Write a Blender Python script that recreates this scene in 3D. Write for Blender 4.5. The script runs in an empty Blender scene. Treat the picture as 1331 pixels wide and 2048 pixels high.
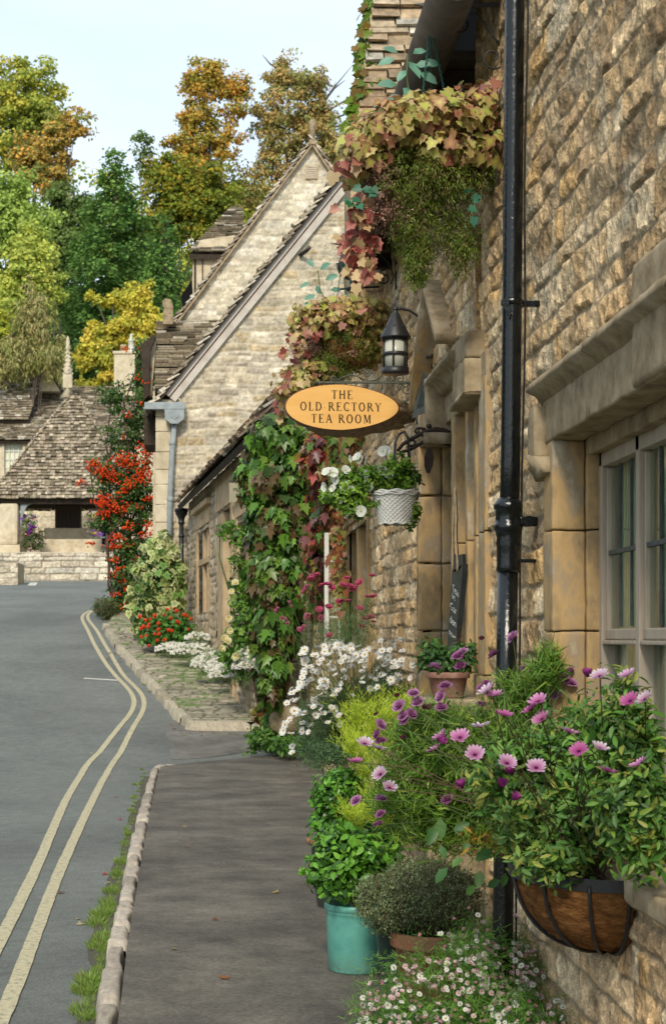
import bpy, bmesh, math, random
import numpy as np
from mathutils import Vector, Matrix
random.seed(7); RS = np.random.RandomState(11)
SC = bpy.context.scene
COL = SC.collection

# ------------------------------------------------------------------ camera, light, exposure
EYE = 1.6
F, VX, HY = 3200.0, 430.0, 1275.0           # lens in photo pixels, vanishing point of the street wall
def at(u, v, s):                            # photo point at scale s (pixels per metre) -> world point
    return Vector(((u-VX)/s, F/s, EYE+(HY-v)/s))
cd = bpy.data.cameras.new('camera'); cam = bpy.data.objects.new('camera', cd); COL.objects.link(cam)
cam.location = (0, 0, EYE); cam.rotation_euler = (math.radians(90), 0, 0)
cd.sensor_fit = 'VERTICAL'; cd.sensor_height = 36; cd.sensor_width = 36
cd.lens = F/2048*36
cd.shift_x = (665.5-VX)/2048; cd.shift_y = (HY-1024)/2048
cd.clip_end = 3000; cd.clip_start = 0.05
cd.dof.use_dof = True; cd.dof.focus_distance = 7.6; cd.dof.aperture_fstop = 9.5
SC.camera = cam
L = Vector((-0.17, -0.80, 0.62)).normalized()     # towards the sun: behind the camera, a little to the left, raking along the wall
sd = bpy.data.lights.new('sun', 'SUN'); sun = bpy.data.objects.new('sun', sd); COL.objects.link(sun)
sd.energy = 1.75; sd.angle = math.radians(11.0); sd.color = (1.0, 0.91, 0.75)
sun.rotation_euler = L.to_track_quat('Z', 'Y').to_euler(); sun.location = (0, -10, 30)
W = bpy.data.worlds.new('World'); SC.world = W; W.use_nodes = True
nt = W.node_tree; nt.nodes.clear()
def N(nt, t, **k):
    n = nt.nodes.new(t)
    for a, b in k.items():
        if a == 'i':
            for c, d in b.items(): n.inputs[c].default_value = d
        else: setattr(n, a, b)
    return n
sky = N(nt, 'ShaderNodeTexSky', sky_type='NISHITA', sun_disc=False)
sky.sun_elevation = math.asin(L.z); sky.sun_rotation = math.atan2(L.x, L.y); sky.dust_density = 1.5
bg1 = N(nt, 'ShaderNodeBackground'); bg1.inputs[1].default_value = 0.12
bg2 = N(nt, 'ShaderNodeBackground', i={0: (0.68, 0.77, 0.84, 1), 1: 0.80})      # thin high cloud
tc = N(nt, 'ShaderNodeTexCoord'); mp = N(nt, 'ShaderNodeMapping'); mp.inputs['Scale'].default_value = (1, 1, 3.5)
nz = N(nt, 'ShaderNodeTexNoise', i={'Scale': 3.0, 'Detail': 6.0, 'Roughness': .55})
rp = N(nt, 'ShaderNodeMapRange', i={1: .30, 2: .70, 3: .66, 4: .97})
mx = N(nt, 'ShaderNodeMixShader'); wo = N(nt, 'ShaderNodeOutputWorld')
l = nt.links.new
l(tc.outputs['Generated'], mp.inputs[0]); l(mp.outputs[0], nz.inputs[0]); l(nz.outputs[0], rp.inputs[0])
l(sky.outputs[0], bg1.inputs[0]); l(rp.outputs[0], mx.inputs[0]); l(bg1.outputs[0], mx.inputs[1]); l(bg2.outputs[0], mx.inputs[2])
l(mx.outputs[0], wo.inputs[0])
SC.view_settings.view_transform = 'Standard'; SC.view_settings.look = 'None'
SC.view_settings.exposure = 0.90; SC.view_settings.gamma = 1
SC.render.engine = 'CYCLES'
try: SC.cycles.use_denoising = True
except Exception: pass

# ------------------------------------------------------------------ numpy noise
def _h(x, y, s):
    n = (x.astype(np.int64)*374761393 + y.astype(np.int64)*668265263 + s*1442695041) & 0xffffffff
    n = ((n ^ (n >> 13))*1274126177) & 0xffffffff
    return ((n ^ (n >> 16)) & 0xffffff)/float(0xffffff)
def vn(x, y, s=0):
    xi = np.floor(x); yi = np.floor(y); fx = x-xi; fy = y-yi
    fx = fx*fx*(3-2*fx); fy = fy*fy*(3-2*fy)
    a = _h(xi, yi, s); b = _h(xi+1, yi, s); c = _h(xi, yi+1, s); d = _h(xi+1, yi+1, s)
    return (a*(1-fx)+b*fx)*(1-fy)+(c*(1-fx)+d*fx)*fy
def fbm(x, y, s=0, o=4):
    t = 0; a = .5; n = 0
    for k in range(o):
        t = t+a*vn(x*2**k, y*2**k, s+k*17); n += a; a *= .5
    return t/n

# ------------------------------------------------------------------ materials
def newmat(name):
    m = bpy.data.materials.new(name); m.use_nodes = True
    t = m.node_tree; t.nodes.clear()
    o = N(t, 'ShaderNodeOutputMaterial'); p = N(t, 'ShaderNodeBsdfPrincipled')
    t.links.new(p.outputs[0], o.inputs[0]); return m, t, p, o
def ramp(t, stops, fac):
    r = N(t, 'ShaderNodeValToRGB'); e = r.color_ramp.elements
    while len(e) < len(stops): e.new(.5)
    for k, (q, c) in enumerate(stops): e[k].position = q; e[k].color = (*c, 1)
    t.links.new(fac, r.inputs[0]); return r.outputs[0]
def noise(t, sc, det=5, rough=.6, stretch=None, coord='Object'):
    tc = N(t, 'ShaderNodeTexCoord'); n = N(t, 'ShaderNodeTexNoise', i={'Scale': sc, 'Detail': det, 'Roughness': rough})
    src = tc.outputs[coord]
    if stretch:
        mp = N(t, 'ShaderNodeMapping'); mp.inputs['Scale'].default_value = stretch; t.links.new(src, mp.inputs[0]); src = mp.outputs[0]
    t.links.new(src, n.inputs[0]); return n.outputs[0]
def mixc(t, a, b, fac, bt='MIX'):
    m = N(t, 'ShaderNodeMix', data_type='RGBA', blend_type=bt)
    for s, v in ((6, a), (7, b), (0, fac)):
        if isinstance(v, (tuple, float, int)): m.inputs[s].default_value = (*v, 1) if isinstance(v, tuple) else v
        else: t.links.new(v, m.inputs[s])
    return m.outputs[2]
def bump(t, p, h, st=.4, dist=.01):
    b = N(t, 'ShaderNodeBump', i={'Strength': st, 'Distance': dist}); t.links.new(h, b.inputs['Height']); t.links.new(b.outputs[0], p.inputs['Normal'])
def mat_attr(name, rough=.9, sc=18, amt=.5, bst=.5, bd=.01, spec=.3, stretch=None):
    m, t, p, o = newmat(name)
    a = N(t, 'ShaderNodeAttribute', attribute_name='Col')
    n = noise(t, sc, 6, .65, stretch)
    g = ramp(t, [(.25, (1-amt,)*3), (.72, (1+amt*.95,)*3)], n)
    t.links.new(mixc(t, a.outputs[0], g, 1.0, 'MULTIPLY'), p.inputs['Base Color'])
    p.inputs['Roughness'].default_value = rough; p.inputs['Specular IOR Level'].default_value = spec
    if name == 'rubble_stone':
        g2 = ramp(t, [(.36, (.55,)*3), (.48, (.98,)*3), (.60, (1.22,)*3)], noise(t, 130, 4, .8)); src = p.inputs['Base Color'].links[0].from_socket; t.links.new(mixc(t, src, g2, 1.0, 'MULTIPLY'), p.inputs['Base Color'])
    bump(t, p, noise(t, sc*2.2, 6, .7, stretch), bst, bd); return m
def mat_noise(name, stops, sc=8, rough=.8, bst=.3, bd=.01, spec=.3, stretch=None, metal=0, bsc=None, coord='Object'):
    m, t, p, o = newmat(name)
    t.links.new(ramp(t, stops, noise(t, sc, 7, .65, stretch, coord)), p.inputs['Base Color'])
    p.inputs['Roughness'].default_value = rough; p.inputs['Specular IOR Level'].default_value = spec; p.inputs['Metallic'].default_value = metal
    bump(t, p, noise(t, bsc or sc*3, 5, .6, stretch, coord), bst, bd); return m
def mat_leaf(name, rough=.45, trans=.3, spec=.35):
    m, t, p, o = newmat(name)
    a = N(t, 'ShaderNodeAttribute', attribute_name='Col')
    t.links.new(a.outputs[0], p.inputs['Base Color']); p.inputs['Roughness'].default_value = rough
    p.inputs['Specular IOR Level'].default_value = spec
    tr = N(t, 'ShaderNodeBsdfTranslucent'); mxs = N(t, 'ShaderNodeMixShader', i={0: trans})
    t.links.new(a.outputs[0], tr.inputs[0]); t.links.new(p.outputs[0], mxs.inputs[1]); t.links.new(tr.outputs[0], mxs.inputs[2])
    t.links.new(mxs.outputs[0], o.inputs[0]); return m
M = {}
M['stone'] = mat_attr('rubble_stone', sc=34, amt=.5, bst=.9, bd=.012)
M['farstone'] = mat_attr('far_rubble_stone', sc=6, amt=.22, bst=.5, bd=.02)
M['slate'] = mat_attr('stone_slate', sc=14, amt=.55, bst=.6, bd=.01)
M['farslate'] = mat_attr('far_stone_slate', sc=4.5, amt=.75, bst=.6, bd=.02)
M['kerb'] = mat_attr('kerb_stone', sc=25, amt=.3, bst=.5, bd=.006)
M['sett'] = mat_attr('stone_setts', sc=18, amt=.3, bst=.5, bd=.006)
M['dress'] = mat_noise('dressed_ochre_stone', [(.30, (.12, .085, .05)), (.42, (.28, .20, .11)), (.50, (.42, .28, .13)), (.57, (.30, .23, .15)), (.68, (.50, .43, .31))], 4.5, .9, .6, .006, .2, (1, 1, .5))
M['dress2'] = mat_noise('dressed_grey_stone', [(.25, (.12, .09, .055)), (.5, (.29, .225, .14)), (.75, (.42, .35, .24))], 9, .92, .6, .006, .2)
M['cream'] = mat_noise('cream_dressed_stone', [(.3, (.40, .33, .22)), (.6, (.60, .52, .38)), (.8, (.66, .60, .48))], 3, .9, .3, .01)
M['blackpaint'] = mat_noise('black_gloss_paint', [(.3, (.002, .003, .003)), (.7, (.005, .007, .008))], 30, .14, .55, .004, .5, None, 0, 55)
M['iron'] = mat_noise('black_iron', [(.3, (.008, .008, .009)), (.7, (.02, .02, .022))], 40, .45, .3, .002, .5)
M['rust'] = mat_noise('rusty_iron', [(.3, (.02, .014, .011)), (.7, (.055, .035, .025))], 60, .7, .4, .002, .3)
M['verdigris'] = mat_noise('weathered_green_iron', [(.3, (.035, .04, .03)), (.7, (.10, .11, .08))], 50, .6, .3, .002)
M['gutter'] = mat_noise('grey_brown_gutter', [(.3, (.05, .043, .036)), (.7, (.095, .082, .07))], 6, .55, .2, .004)
M['lead'] = mat_noise('grey_lead', [(.3, (.20, .23, .24)), (.7, (.33, .37, .38))], 6, .55, .2, .004)
M['darklead'] = mat_noise('dark_lead', [(.3, (.035, .045, .045)), (.7, (.09, .11, .11))], 20, .5, .2, .002)
M['soffit'] = mat_noise('dark_timber', [(.3, (.02, .015, .01)), (.7, (.06, .042, .028))], 9, .8, .3, .006)
M['door'] = mat_noise('dark_oak', [(.3, (.025, .016, .01)), (.7, (.07, .045, .028))], 5, .6, .3, .004, .4, (12, 12, 1))
M['frame'] = mat_noise('weathered_taupe_paint', [(.3, (.30, .245, .19)), (.7, (.44, .37, .29))], 14, .65, .3, .003, .3, (1, 1, .2))
M['white'] = mat_noise('white_paint', [(.3, (.50, .49, .43)), (.7, (.68, .67, .61))], 12, .5, .15, .002)
M['fascia'] = mat_noise('white_bargeboard_paint', [(.3, (.38, .34, .29)), (.7, (.55, .50, .44))], 3, .6, .1, .004)
M['redline'] = mat_noise('red_brown_paint', [(.3, (.16, .04, .025)), (.7, (.25, .07, .05))], 8, .7, .1)
M['teal'] = mat_noise('teal_glaze', [(.2, (.05, .15, .13)), (.42, (.09, .30, .25)), (.62, (.12, .37, .30)), (.78, (.24, .42, .32))], 5, .34, .12, .003, .5)
M['darkgreen'] = mat_noise('dark_green_glaze', [(.3, (.012, .028, .024)), (.7, (.03, .06, .05))], 7, .3, .15, .003, .5)
M['terra'] = mat_noise('terracotta', [(.25, (.15, .07, .04)), (.5, (.30, .135, .075)), (.75, (.36, .20, .13))], 8, .85, .3, .003, .2)
M['oldterra'] = mat_noise('aged_pink_terracotta', [(.25, (.13, .07, .06)), (.5, (.25, .13, .10)), (.75, (.34, .26, .22))], 14, .9, .3, .003, .2)
M['soil'] = mat_noise('potting_soil', [(.3, (.008, .006, .004)), (.7, (.03, .02, .013))], 30, 1, .8, .01)
M['coir'] = mat_noise('coir_lining', [(.25, (.045, .022, .009)), (.5, (.17, .075, .024)), (.75, (.32, .155, .055))], 20, .95, 1.0, .012, .1, (1, 1, 2.2), 0, 60)
M['wicker'] = mat_noise('white_wicker', [(.3, (.62, .60, .55)), (.7, (.82, .81, .77))], 30, .6, .3, .002)
M['wood'] = mat_noise('varnished_pale_wood', [(.3, (.72, .385, .11)), (.7, (.82, .49, .165))], 2.0, .32, .05, .001, .5, (1.0, 1, 7))
M['bark'] = mat_noise('rough_log_bark', [(.3, (.10, .07, .045)), (.7, (.38, .29, .20))], 22, .95, .9, .01, .1, (1, 3, 1))
M['barkedge'] = mat_noise('dark_bark_edge', [(.3, (.045, .014, .006)), (.7, (.10, .035, .015))], 22, .7, .4, .003)
M['trunk'] = mat_noise('tree_bark', [(.3, (.045, .035, .028)), (.7, (.12, .10, .08))], 3, .9, .5, .02)
M['stem'] = mat_noise('green_stem', [(.3, (.05, .08, .02)), (.7, (.10, .14, .04))], 20, .6, .1)
M['vinestem'] = mat_noise('brown_vine_stem', [(.3, (.05, .02, .015)), (.7, (.12, .07, .05))], 20, .8, .2)
M['ink'] = mat_noise('black_lettering', [(.3, (.006, .006, .006)), (.7, (.012, .011, .01))], 20, .4, 0)
M['signboard'] = mat_noise('stone_grey_signboard', [(.3, (.27, .25, .17)), (.7, (.34, .31, .22))], 3, .7, .1)
M['greytext'] = mat_noise('grey_lettering', [(.3, (.14, .13, .10)), (.7, (.17, .16, .12))], 5, .8, 0)
M['slateboard'] = mat_noise('chalkboard', [(.3, (.016, .02, .02)), (.7, (.035, .042, .042))], 14, .6, .05)
M['chalk'] = mat_noise('white_chalk', [(.38, (.05, .06, .06)), (.55, (.50, .54, .54))], 150, .9, 0)
M['yellow'] = None
M['frost'] = mat_noise('frosted_glass', [(.3, (.42, .42, .36)), (.7, (.58, .58, .50))], 3, .35, .05, .002, .5)
M['curtain'] = mat_noise('pale_curtain', [(.3, (.55, .56, .42)), (.7, (.80, .80, .64))], 6, .9, .3, .01, .1, (8, 8, .4))
M['inner'] = mat_noise('dim_interior_plaster', [(.3, (.30, .32, .22)), (.7, (.62, .62, .46))], 2, .9, .1)
M['dark'] = mat_noise('unlit_interior', [(.3, (.010, .009, .008)), (.7, (.02, .018, .015))], 4, .9, 0)
M['pink_obj'] = mat_noise('pink_lampshade', [(.3, (.28, .14, .10)), (.7, (.38, .22, .17))], 6, .8, .1)
M['chain'] = mat_noise('green_coated_chain', [(.3, (.008, .06, .05)), (.7, (.02, .12, .10))], 60, .5, .1, .001)
M['leaf'] = mat_leaf('leaf'); M['gloss'] = mat_leaf('glossy_leaf', .36, .25, .35); M['petal'] = mat_leaf('petal', .6, .35, .2)
M['far'] = mat_leaf('tree_leaf', .65, .35, .15)
M['grass'] = mat_noise('grass_ground', [(.3, (.03, .05, .012)), (.7, (.08, .12, .03))], 2, .95, .4, .03)
M['hill'] = mat_noise('woodland_floor', [(.3, (.02, .03, .008)), (.7, (.05, .065, .02))], .3, .95, .4, .1)
def dirty(m):
    t = m.node_tree; p = [n for n in t.nodes if n.type == 'BSDF_PRINCIPLED'][0]; src = p.inputs['Base Color'].links[0].from_socket
    tcn = N(t, 'ShaderNodeTexCoord'); sx = N(t, 'ShaderNodeSeparateXYZ'); t.links.new(tcn.outputs['Object'], sx.inputs[0])
    a = N(t, 'ShaderNodeMapRange', i={1: .0, 2: .11, 3: .75, 4: .0}); t.links.new(sx.outputs[2], a.inputs[0])
    n = N(t, 'ShaderNodeMapRange', i={1: .35, 2: .65, 3: .0, 4: 1.0}); t.links.new(noise(t, 38, 6, .75), n.inputs[0])
    k = N(t, 'ShaderNodeMath', operation='MULTIPLY', use_clamp=True); t.links.new(a.outputs[0], k.inputs[0]); t.links.new(n.outputs[0], k.inputs[1])
    t.links.new(mixc(t, src, (.10, .085, .06), k.outputs[0]), p.inputs['Base Color'])
for _k in ('teal', 'terra', 'darkgreen'): dirty(M[_k])
# glass
def mk_glass():
    m, t, p, o = newmat('window_glass')
    g = N(t, 'ShaderNodeBsdfGlossy', i={'Roughness': .03}); tr = N(t, 'ShaderNodeBsdfTransparent', i={0: (.86, .93, .88, 1)})
    lw = N(t, 'ShaderNodeLayerWeight', i={0: .5}); pw = N(t, 'ShaderNodeMath', operation='POWER', i={1: 4.0}); fr = N(t, 'ShaderNodeMath', operation='MULTIPLY_ADD', i={1: .8, 2: .03}); mxs = N(t, 'ShaderNodeMixShader')
    t.links.new(lw.outputs['Facing'], pw.inputs[0]); t.links.new(pw.outputs[0], fr.inputs[0]); t.links.new(fr.outputs[0], mxs.inputs[0]); t.links.new(tr.outputs[0], mxs.inputs[1]); t.links.new(g.outputs[0], mxs.inputs[2]); t.links.new(mxs.outputs[0], o.inputs[0])
    return m
M['glass'] = mk_glass()
# tarmac (road) and paving tarmac with worn patches
def tarmac(name, c1, c2, c3, patch_sc, bst):
    m, t, p, o = newmat(name)
    big = noise(t, patch_sc, 4, .6, (1, 1, 1)); fine = noise(t, 55, 4, .9)
    base = ramp(t, [(.36, c1), (.52, c2), (.68, c3)], big)
    sp = ramp(t, [(.28, (.30,)*3), (.48, (.9,)*3), (.62, (1.25,)*3), (.72, (2.6,)*3)], fine)
    mid = ramp(t, [(.30, (.66,)*3), (.45, (.95,)*3), (.55, (1.05,)*3), (.72, (1.28,)*3)], noise(t, 7, 6, .75))
    t.links.new(mixc(t, mixc(t, base, sp, 1.0, 'MULTIPLY'), mid, 1.0, 'MULTIPLY'), p.inputs['Base Color'])
    p.inputs['Roughness'].default_value = .8; p.inputs['Specular IOR Level'].default_value = .35
    bump(t, p, fine, bst, .006); return m
M['road'] = tarmac('road_tarmac', (.115, .122, .112), (.148, .158, .144), (.17, .18, .165), .35, .6)
M['pave'] = tarmac('pavement_tarmac', (.080, .072, .060), (.125, .112, .092), (.170, .152, .124), 1.7, 1.0)
M['patch'] = tarmac('pale_tarmac', (.11, .102, .09), (.16, .152, .137), (.19, .182, .165), 1.2, .5)
def yl():
    m, t, p, o = newmat('yellow_road_paint')
    c = ramp(t, [(.36, (.15, .15, .13)), (.47, (.44, .39, .24)), (.7, (.56, .50, .33))], noise(t, 26, 6, .75))
    t.links.new(c, p.inputs['Base Color']); p.inputs['Roughness'].default_value = .7; bump(t, p, noise(t, 90, 3), .5, .004); return m
M['yellow'] = yl()

# ------------------------------------------------------------------ objects
def tag(o, label=None, cat=None, group=None, kind=None):
    if label: o['label'] = label
    if cat: o['category'] = cat
    if group: o['group'] = group
    if kind: o['kind'] = kind
    return o
def thing(name, label, cat, loc, group=None):
    o = bpy.data.objects.new(name, None); COL.objects.link(o); o.location = loc; o.empty_display_size = .1
    return tag(o, label, cat, group)
def wloc(o):
    v = Vector((0, 0, 0))
    while o is not None: v = v+o.location; o = o.parent
    return v
def link_mesh(name, me, mat, parent=None, base=None):
    """vertices are world coordinates; the origin goes to the parent's (or the mesh's) base"""
    n = len(me.vertices); co = np.empty(n*3, np.float32); me.vertices.foreach_get('co', co); co = co.reshape(-1, 3)
    if parent is not None: org = np.array(wloc(parent))
    else: org = np.array(base) if base is not None else np.array([(co[:, 0].min()+co[:, 0].max())/2, (co[:, 1].min()+co[:, 1].max())/2, co[:, 2].min()])
    co = co-org; me.vertices.foreach_set('co', co.astype(np.float32).ravel()); me.update()
    o = bpy.data.objects.new(name, me); COL.objects.link(o)
    if parent is not None: o.parent = parent
    else: o.location = Vector(org)
    if mat is not None: me.materials.append(mat)
    return o
def np_mesh(name, V, Fc, mat, parent=None, cols=None, smooth=False, base=None):
    me = bpy.data.meshes.new(name); V = np.asarray(V, np.float32); Fc = np.asarray(Fc, np.int32); k = Fc.shape[1]
    me.vertices.add(len(V)); me.vertices.foreach_set('co', V.ravel())
    me.loops.add(Fc.size); me.loops.foreach_set('vertex_index', Fc.ravel())
    me.polygons.add(len(Fc)); me.polygons.foreach_set('loop_start', np.arange(0, Fc.size, k, dtype=np.int32))
    try: me.polygons.foreach_set('loop_total', np.full(len(Fc), k, np.int32))
    except Exception: pass
    me.polygons.foreach_set('use_smooth', np.full(len(Fc), smooth, bool))
    if cols is not None:
        ca = me.color_attributes.new('Col', 'FLOAT_COLOR', 'POINT')
        c4 = np.ones((len(V), 4), np.float32); c4[:, :3] = np.clip(cols, 0, 1); ca.data.foreach_set('color', c4.ravel())
    me.update(calc_edges=True); me.validate()
    return link_mesh(name, me, mat, parent, base)
from mathutils import noise as mnz
class MB:
    def rough(s, target=.045, amp=.009):
        for _ in range(5):
            ed = [e for e in s.b.edges if e.calc_length() > target]
            if not ed or len(s.b.verts) > 30000: break
            bmesh.ops.subdivide_edges(s.b, edges=ed, cuts=1, use_grid_fill=True)
        for v in s.b.verts: v.co += mnz.noise_vector(v.co*9)*amp*.55+mnz.noise_vector(v.co*28)*amp*.40
        for f in s.b.faces: f.smooth = True
    def __init__(s): s.b = bmesh.new()
    def box(s, x0, x1, y0, y1, z0, z1, bev=0, rot=None):
        t = bmesh.new(); bmesh.ops.create_cube(t, size=1)
        for v in t.verts:
            v.co = Vector(((x0+x1)/2+v.co.x*(x1-x0), (y0+y1)/2+v.co.y*(y1-y0), (z0+z1)/2+v.co.z*(z1-z0)))
        if bev: bmesh.ops.bevel(t, geom=t.edges[:], offset=bev, segments=2, affect='EDGES', profile=.6)
        if rot is not None:
            c = Vector(((x0+x1)/2, (y0+y1)/2, (z0+z1)/2))
            for v in t.verts: v.co = c+rot@(v.co-c)
        s.merge(t); return s
    def merge(s, t):
        m = {}
        for v in t.verts: m[v] = s.b.verts.new(v.co)
        for f in t.faces:
            try: nf = s.b.faces.new([m[v] for v in f.verts]); nf.smooth = f.smooth
            except ValueError: pass
        t.free()
    def tube(s, pts, r, n=8, caps=True):
        pts = [Vector(p) for p in pts]; rs = r if isinstance(r, (list, tuple)) else [r]*len(pts)
        rings = []; up = None
        for i, p in enumerate(pts):
            d = (pts[min(i+1, len(pts)-1)]-pts[max(i-1, 0)])
            if d.length < 1e-9: d = Vector((0, 0, 1))
            d.normalize()
            if up is None: up = d.orthogonal().normalized()
            up = (up-d*up.dot(d))
            up = up.normalized() if up.length > 1e-6 else d.orthogonal().normalized()
            w = d.cross(up)
            rings.append([s.b.verts.new(p+(up*math.cos(a)+w*math.sin(a))*rs[i]) for a in [2*math.pi*k/n for k in range(n)]])
        for i in range(len(rings)-1):
            for k in range(n):
                f = s.b.faces.new((rings[i][k], rings[i][(k+1) % n], rings[i+1][(k+1) % n], rings[i+1][k])); f.smooth = True
        if caps: s.b.faces.new(rings[0][::-1]); s.b.faces.new(rings[-1])
        return s
    def lathe(s, c, prof, n=28, sx=1, sy=1, wob=0):
        c = Vector(c); rings = []
        for (r, z) in prof:
            rings.append([s.b.verts.new(c+Vector((r*sx*math.cos(a)*(1+wob*math.sin(3*a+z*20)), r*sy*math.sin(a), z))) for a in [2*math.pi*k/n for k in range(n)]])
        for i in range(len(rings)-1):
            for k in range(n):
                f = s.b.faces.new((rings[i][k], rings[i][(k+1) % n], rings[i+1][(k+1) % n], rings[i+1][k])); f.smooth = True
        if prof[0][0] > 1e-4: s.b.faces.new(rings[0][::-1])
        if prof[-1][0] > 1e-4: s.b.faces.new(rings[-1])
        return s
    def poly(s, pts, ext=None):
        """flat polygon, extruded by the vector ext"""
        a = [s.b.verts.new(Vector(p)) for p in pts]
        if ext is None: s.b.faces.new(a); return s
        e = Vector(ext); b = [s.b.verts.new(Vector(p)+e) for p in pts]
        s.b.faces.new(a[::-1]); s.b.faces.new(b); n = len(a)
        for k in range(n): s.b.faces.new((a[k], a[(k+1) % n], b[(k+1) % n], b[k]))
        return s
    def build(s, name, mat, parent=None, base=None):
        if mat.name in ('dressed_ochre_stone', 'dressed_grey_stone') and s.b.verts and min(v.co.y for v in s.b.verts) > 2.9 and max(v.co.y for v in s.b.verts) < 10.6 and 'core' not in name: s.rough(.045, .003 if 'slab' in name else .009)
        bmesh.ops.recalc_face_normals(s.b, faces=s.b.faces[:])
        me = bpy.data.meshes.new(name); s.b.to_mesh(me); s.b.free()
        return link_mesh(name, me, mat, parent, base)
def arc(c, r, a0, a1, n, ax=Vector((1, 0, 0)), ay=Vector((0, 0, 1)), r1=None):
    c = Vector(c); r1 = r if r1 is None else r1
    return [c+(ax*math.cos(math.radians(a0+(a1-a0)*k/n))+ay*math.sin(math.radians(a0+(a1-a0)*k/n)))*(r+(r1-r)*k/n) for k in range(n+1)]

# ------------------------------------------------------------------ rubble walls as real relief
WARM = [(.60, .42, .23), (.55, .37, .19), (.64, .47, .28), (.50, .365, .215), (.56, .36, .16), (.40, .27, .145), (.68, .53, .34)]
PALE = [(.44, .38, .27), (.50, .43, .31), (.38, .32, .22), (.47, .41, .31), (.54, .48, .37), (.42, .33, .20), (.36, .31, .24)]
def rubble(U, V, seed, ch=(.08, .16), sl=(.14, .42), warp=.03, mort=.014, bulge=.022, fine=.012, pal=WARM, mcol=(.27, .21, .135)):
    r = random.Random(seed)
    Uw = U+warp*2*(fbm(U*2.2, V*2.2, seed)-.5); Vw = V+warp*2.4*(fbm(U*1.7, V*1.7, seed+5)-.5)+.010*(vn(U*9, V*9, seed+9)-.5)
    Uw = Uw+.012*(vn(U*11, V*11, seed+19)-.5)
    e = [V.min()-.4]
    while e[-1] < V.max()+.4: e.append(e[-1]+r.uniform(*ch))
    e = np.array(e); ci = np.clip(np.searchsorted(e, Vw)-1, 0, len(e)-2)
    dv = np.minimum(Vw-e[ci], e[ci+1]-Vw); dv_lo = Vw-e[ci]
    du = np.zeros_like(U); si = np.zeros_like(ci)
    u0, u1 = U.min()-.6, U.max()+.6
    for c in range(len(e)-1):
        m = ci == c
        x = [u0-r.random()*.3]
        while x[-1] < u1: x.append(x[-1]+r.uniform(*sl)*(.6+.8*r.random()))
        x = np.array(x); q = Uw[m]; k = np.clip(np.searchsorted(x, q)-1, 0, len(x)-2)
        du[m] = np.minimum(q-x[k], x[k+1]-q); si[m] = k
    r1 = _h(ci, si, seed+1); r2 = _h(ci, si, seed+2); r3 = _h(ci, si, seed+3); r4 = _h(ci, si, seed+4)
    d = 1/np.sqrt(1/np.maximum(du, 1e-4)**2+1/np.maximum(dv, 1e-4)**2)
    d = d-mort*.5*(.6+.8*vn(U*7, V*7, seed+31))
    prof = np.clip(d/.011, 0, 1)**.7
    rg = 1-abs(2*fbm(U*20, V*15, seed+43, 3)-1)
    H = (rg-.8)*fine*.9*prof+prof*bulge*(.25+.75*r1)+prof*(r4-.5)*.16*(dv_lo-.06)+prof*(_h(ci, si, seed+8)-.5)*bulge*.8+(fbm(U*14, V*11, seed+41, 5)-.5)*fine*2.6*(.3+.7*prof)+(fbm(U*1.1, V*1.1, seed+51)-.5)*bulge*1.0
    P_ = np.array(pal); c = P_[(r2*len(pal)*.9999).astype(int)]
    n1 = fbm(U*5, V*6, seed+61)[..., None]; n2 = fbm(U*26, V*26, seed+71, 3)[..., None]
    c = c*(.84+.32*r3)[..., None]*(.70+.60*n1)*(.42+1.16*n2)
    lich = np.clip((fbm(U*3, V*3, seed+81)-.60)*7, 0, 1)[..., None]
    c = c*(1-lich*.4)+np.array((.42, .39, .30))*lich*.4*np.mean(pal[0])/.30
    mm = (1-prof)[..., None]**1.3
    c = c*(1-mm*.8)+np.array(mcol)*(.8+.4*n1)*mm*.8
    return H, c
def grid_wall(name, org, ud, vd, nd, ur, vr, du, dv, seed, mat, parent=None, holes=(), clip=None, **k):
    nu = max(2, int((ur[1]-ur[0])/du)+1); nv = max(2, int((vr[1]-vr[0])/dv)+1)
    u = np.linspace(ur[0], ur[1], nu); v = np.linspace(vr[0], vr[1], nv); U, V = np.meshgrid(u, v)
    H, C = rubble(U, V, seed, **k)
    o = np.array(org, float); ud, vd, nd = (np.array(q, float) for q in (ud, vd, nd))
    P_ = o+U[..., None]*ud+V[..., None]*vd+H[..., None]*nd
    idx = np.arange(nu*nv).reshape(nv, nu)
    q = np.stack([idx[:-1, :-1], idx[:-1, 1:], idx[1:, 1:], idx[1:, :-1]], -1).reshape(-1, 4)
    cu = ((U[:-1, :-1]+U[1:, 1:])/2).ravel(); cv = ((V[:-1, :-1]+V[1:, 1:])/2).ravel()
    keep = np.ones(len(q), bool)
    for (a, b, c, d) in holes: keep &= ~((cu > a) & (cu < b) & (cv > c) & (cv < d))
    if clip is not None: keep &= clip(cu, cv)
    q = q[keep]; used = np.zeros(nu*nv, bool); used[q.ravel()] = True
    remap = np.cumsum(used)-1
    return np_mesh(name, P_.reshape(-1, 3)[used], remap[q], mat, parent, C.reshape(-1, 3)[used], smooth=(mat != M['stone']))

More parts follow.
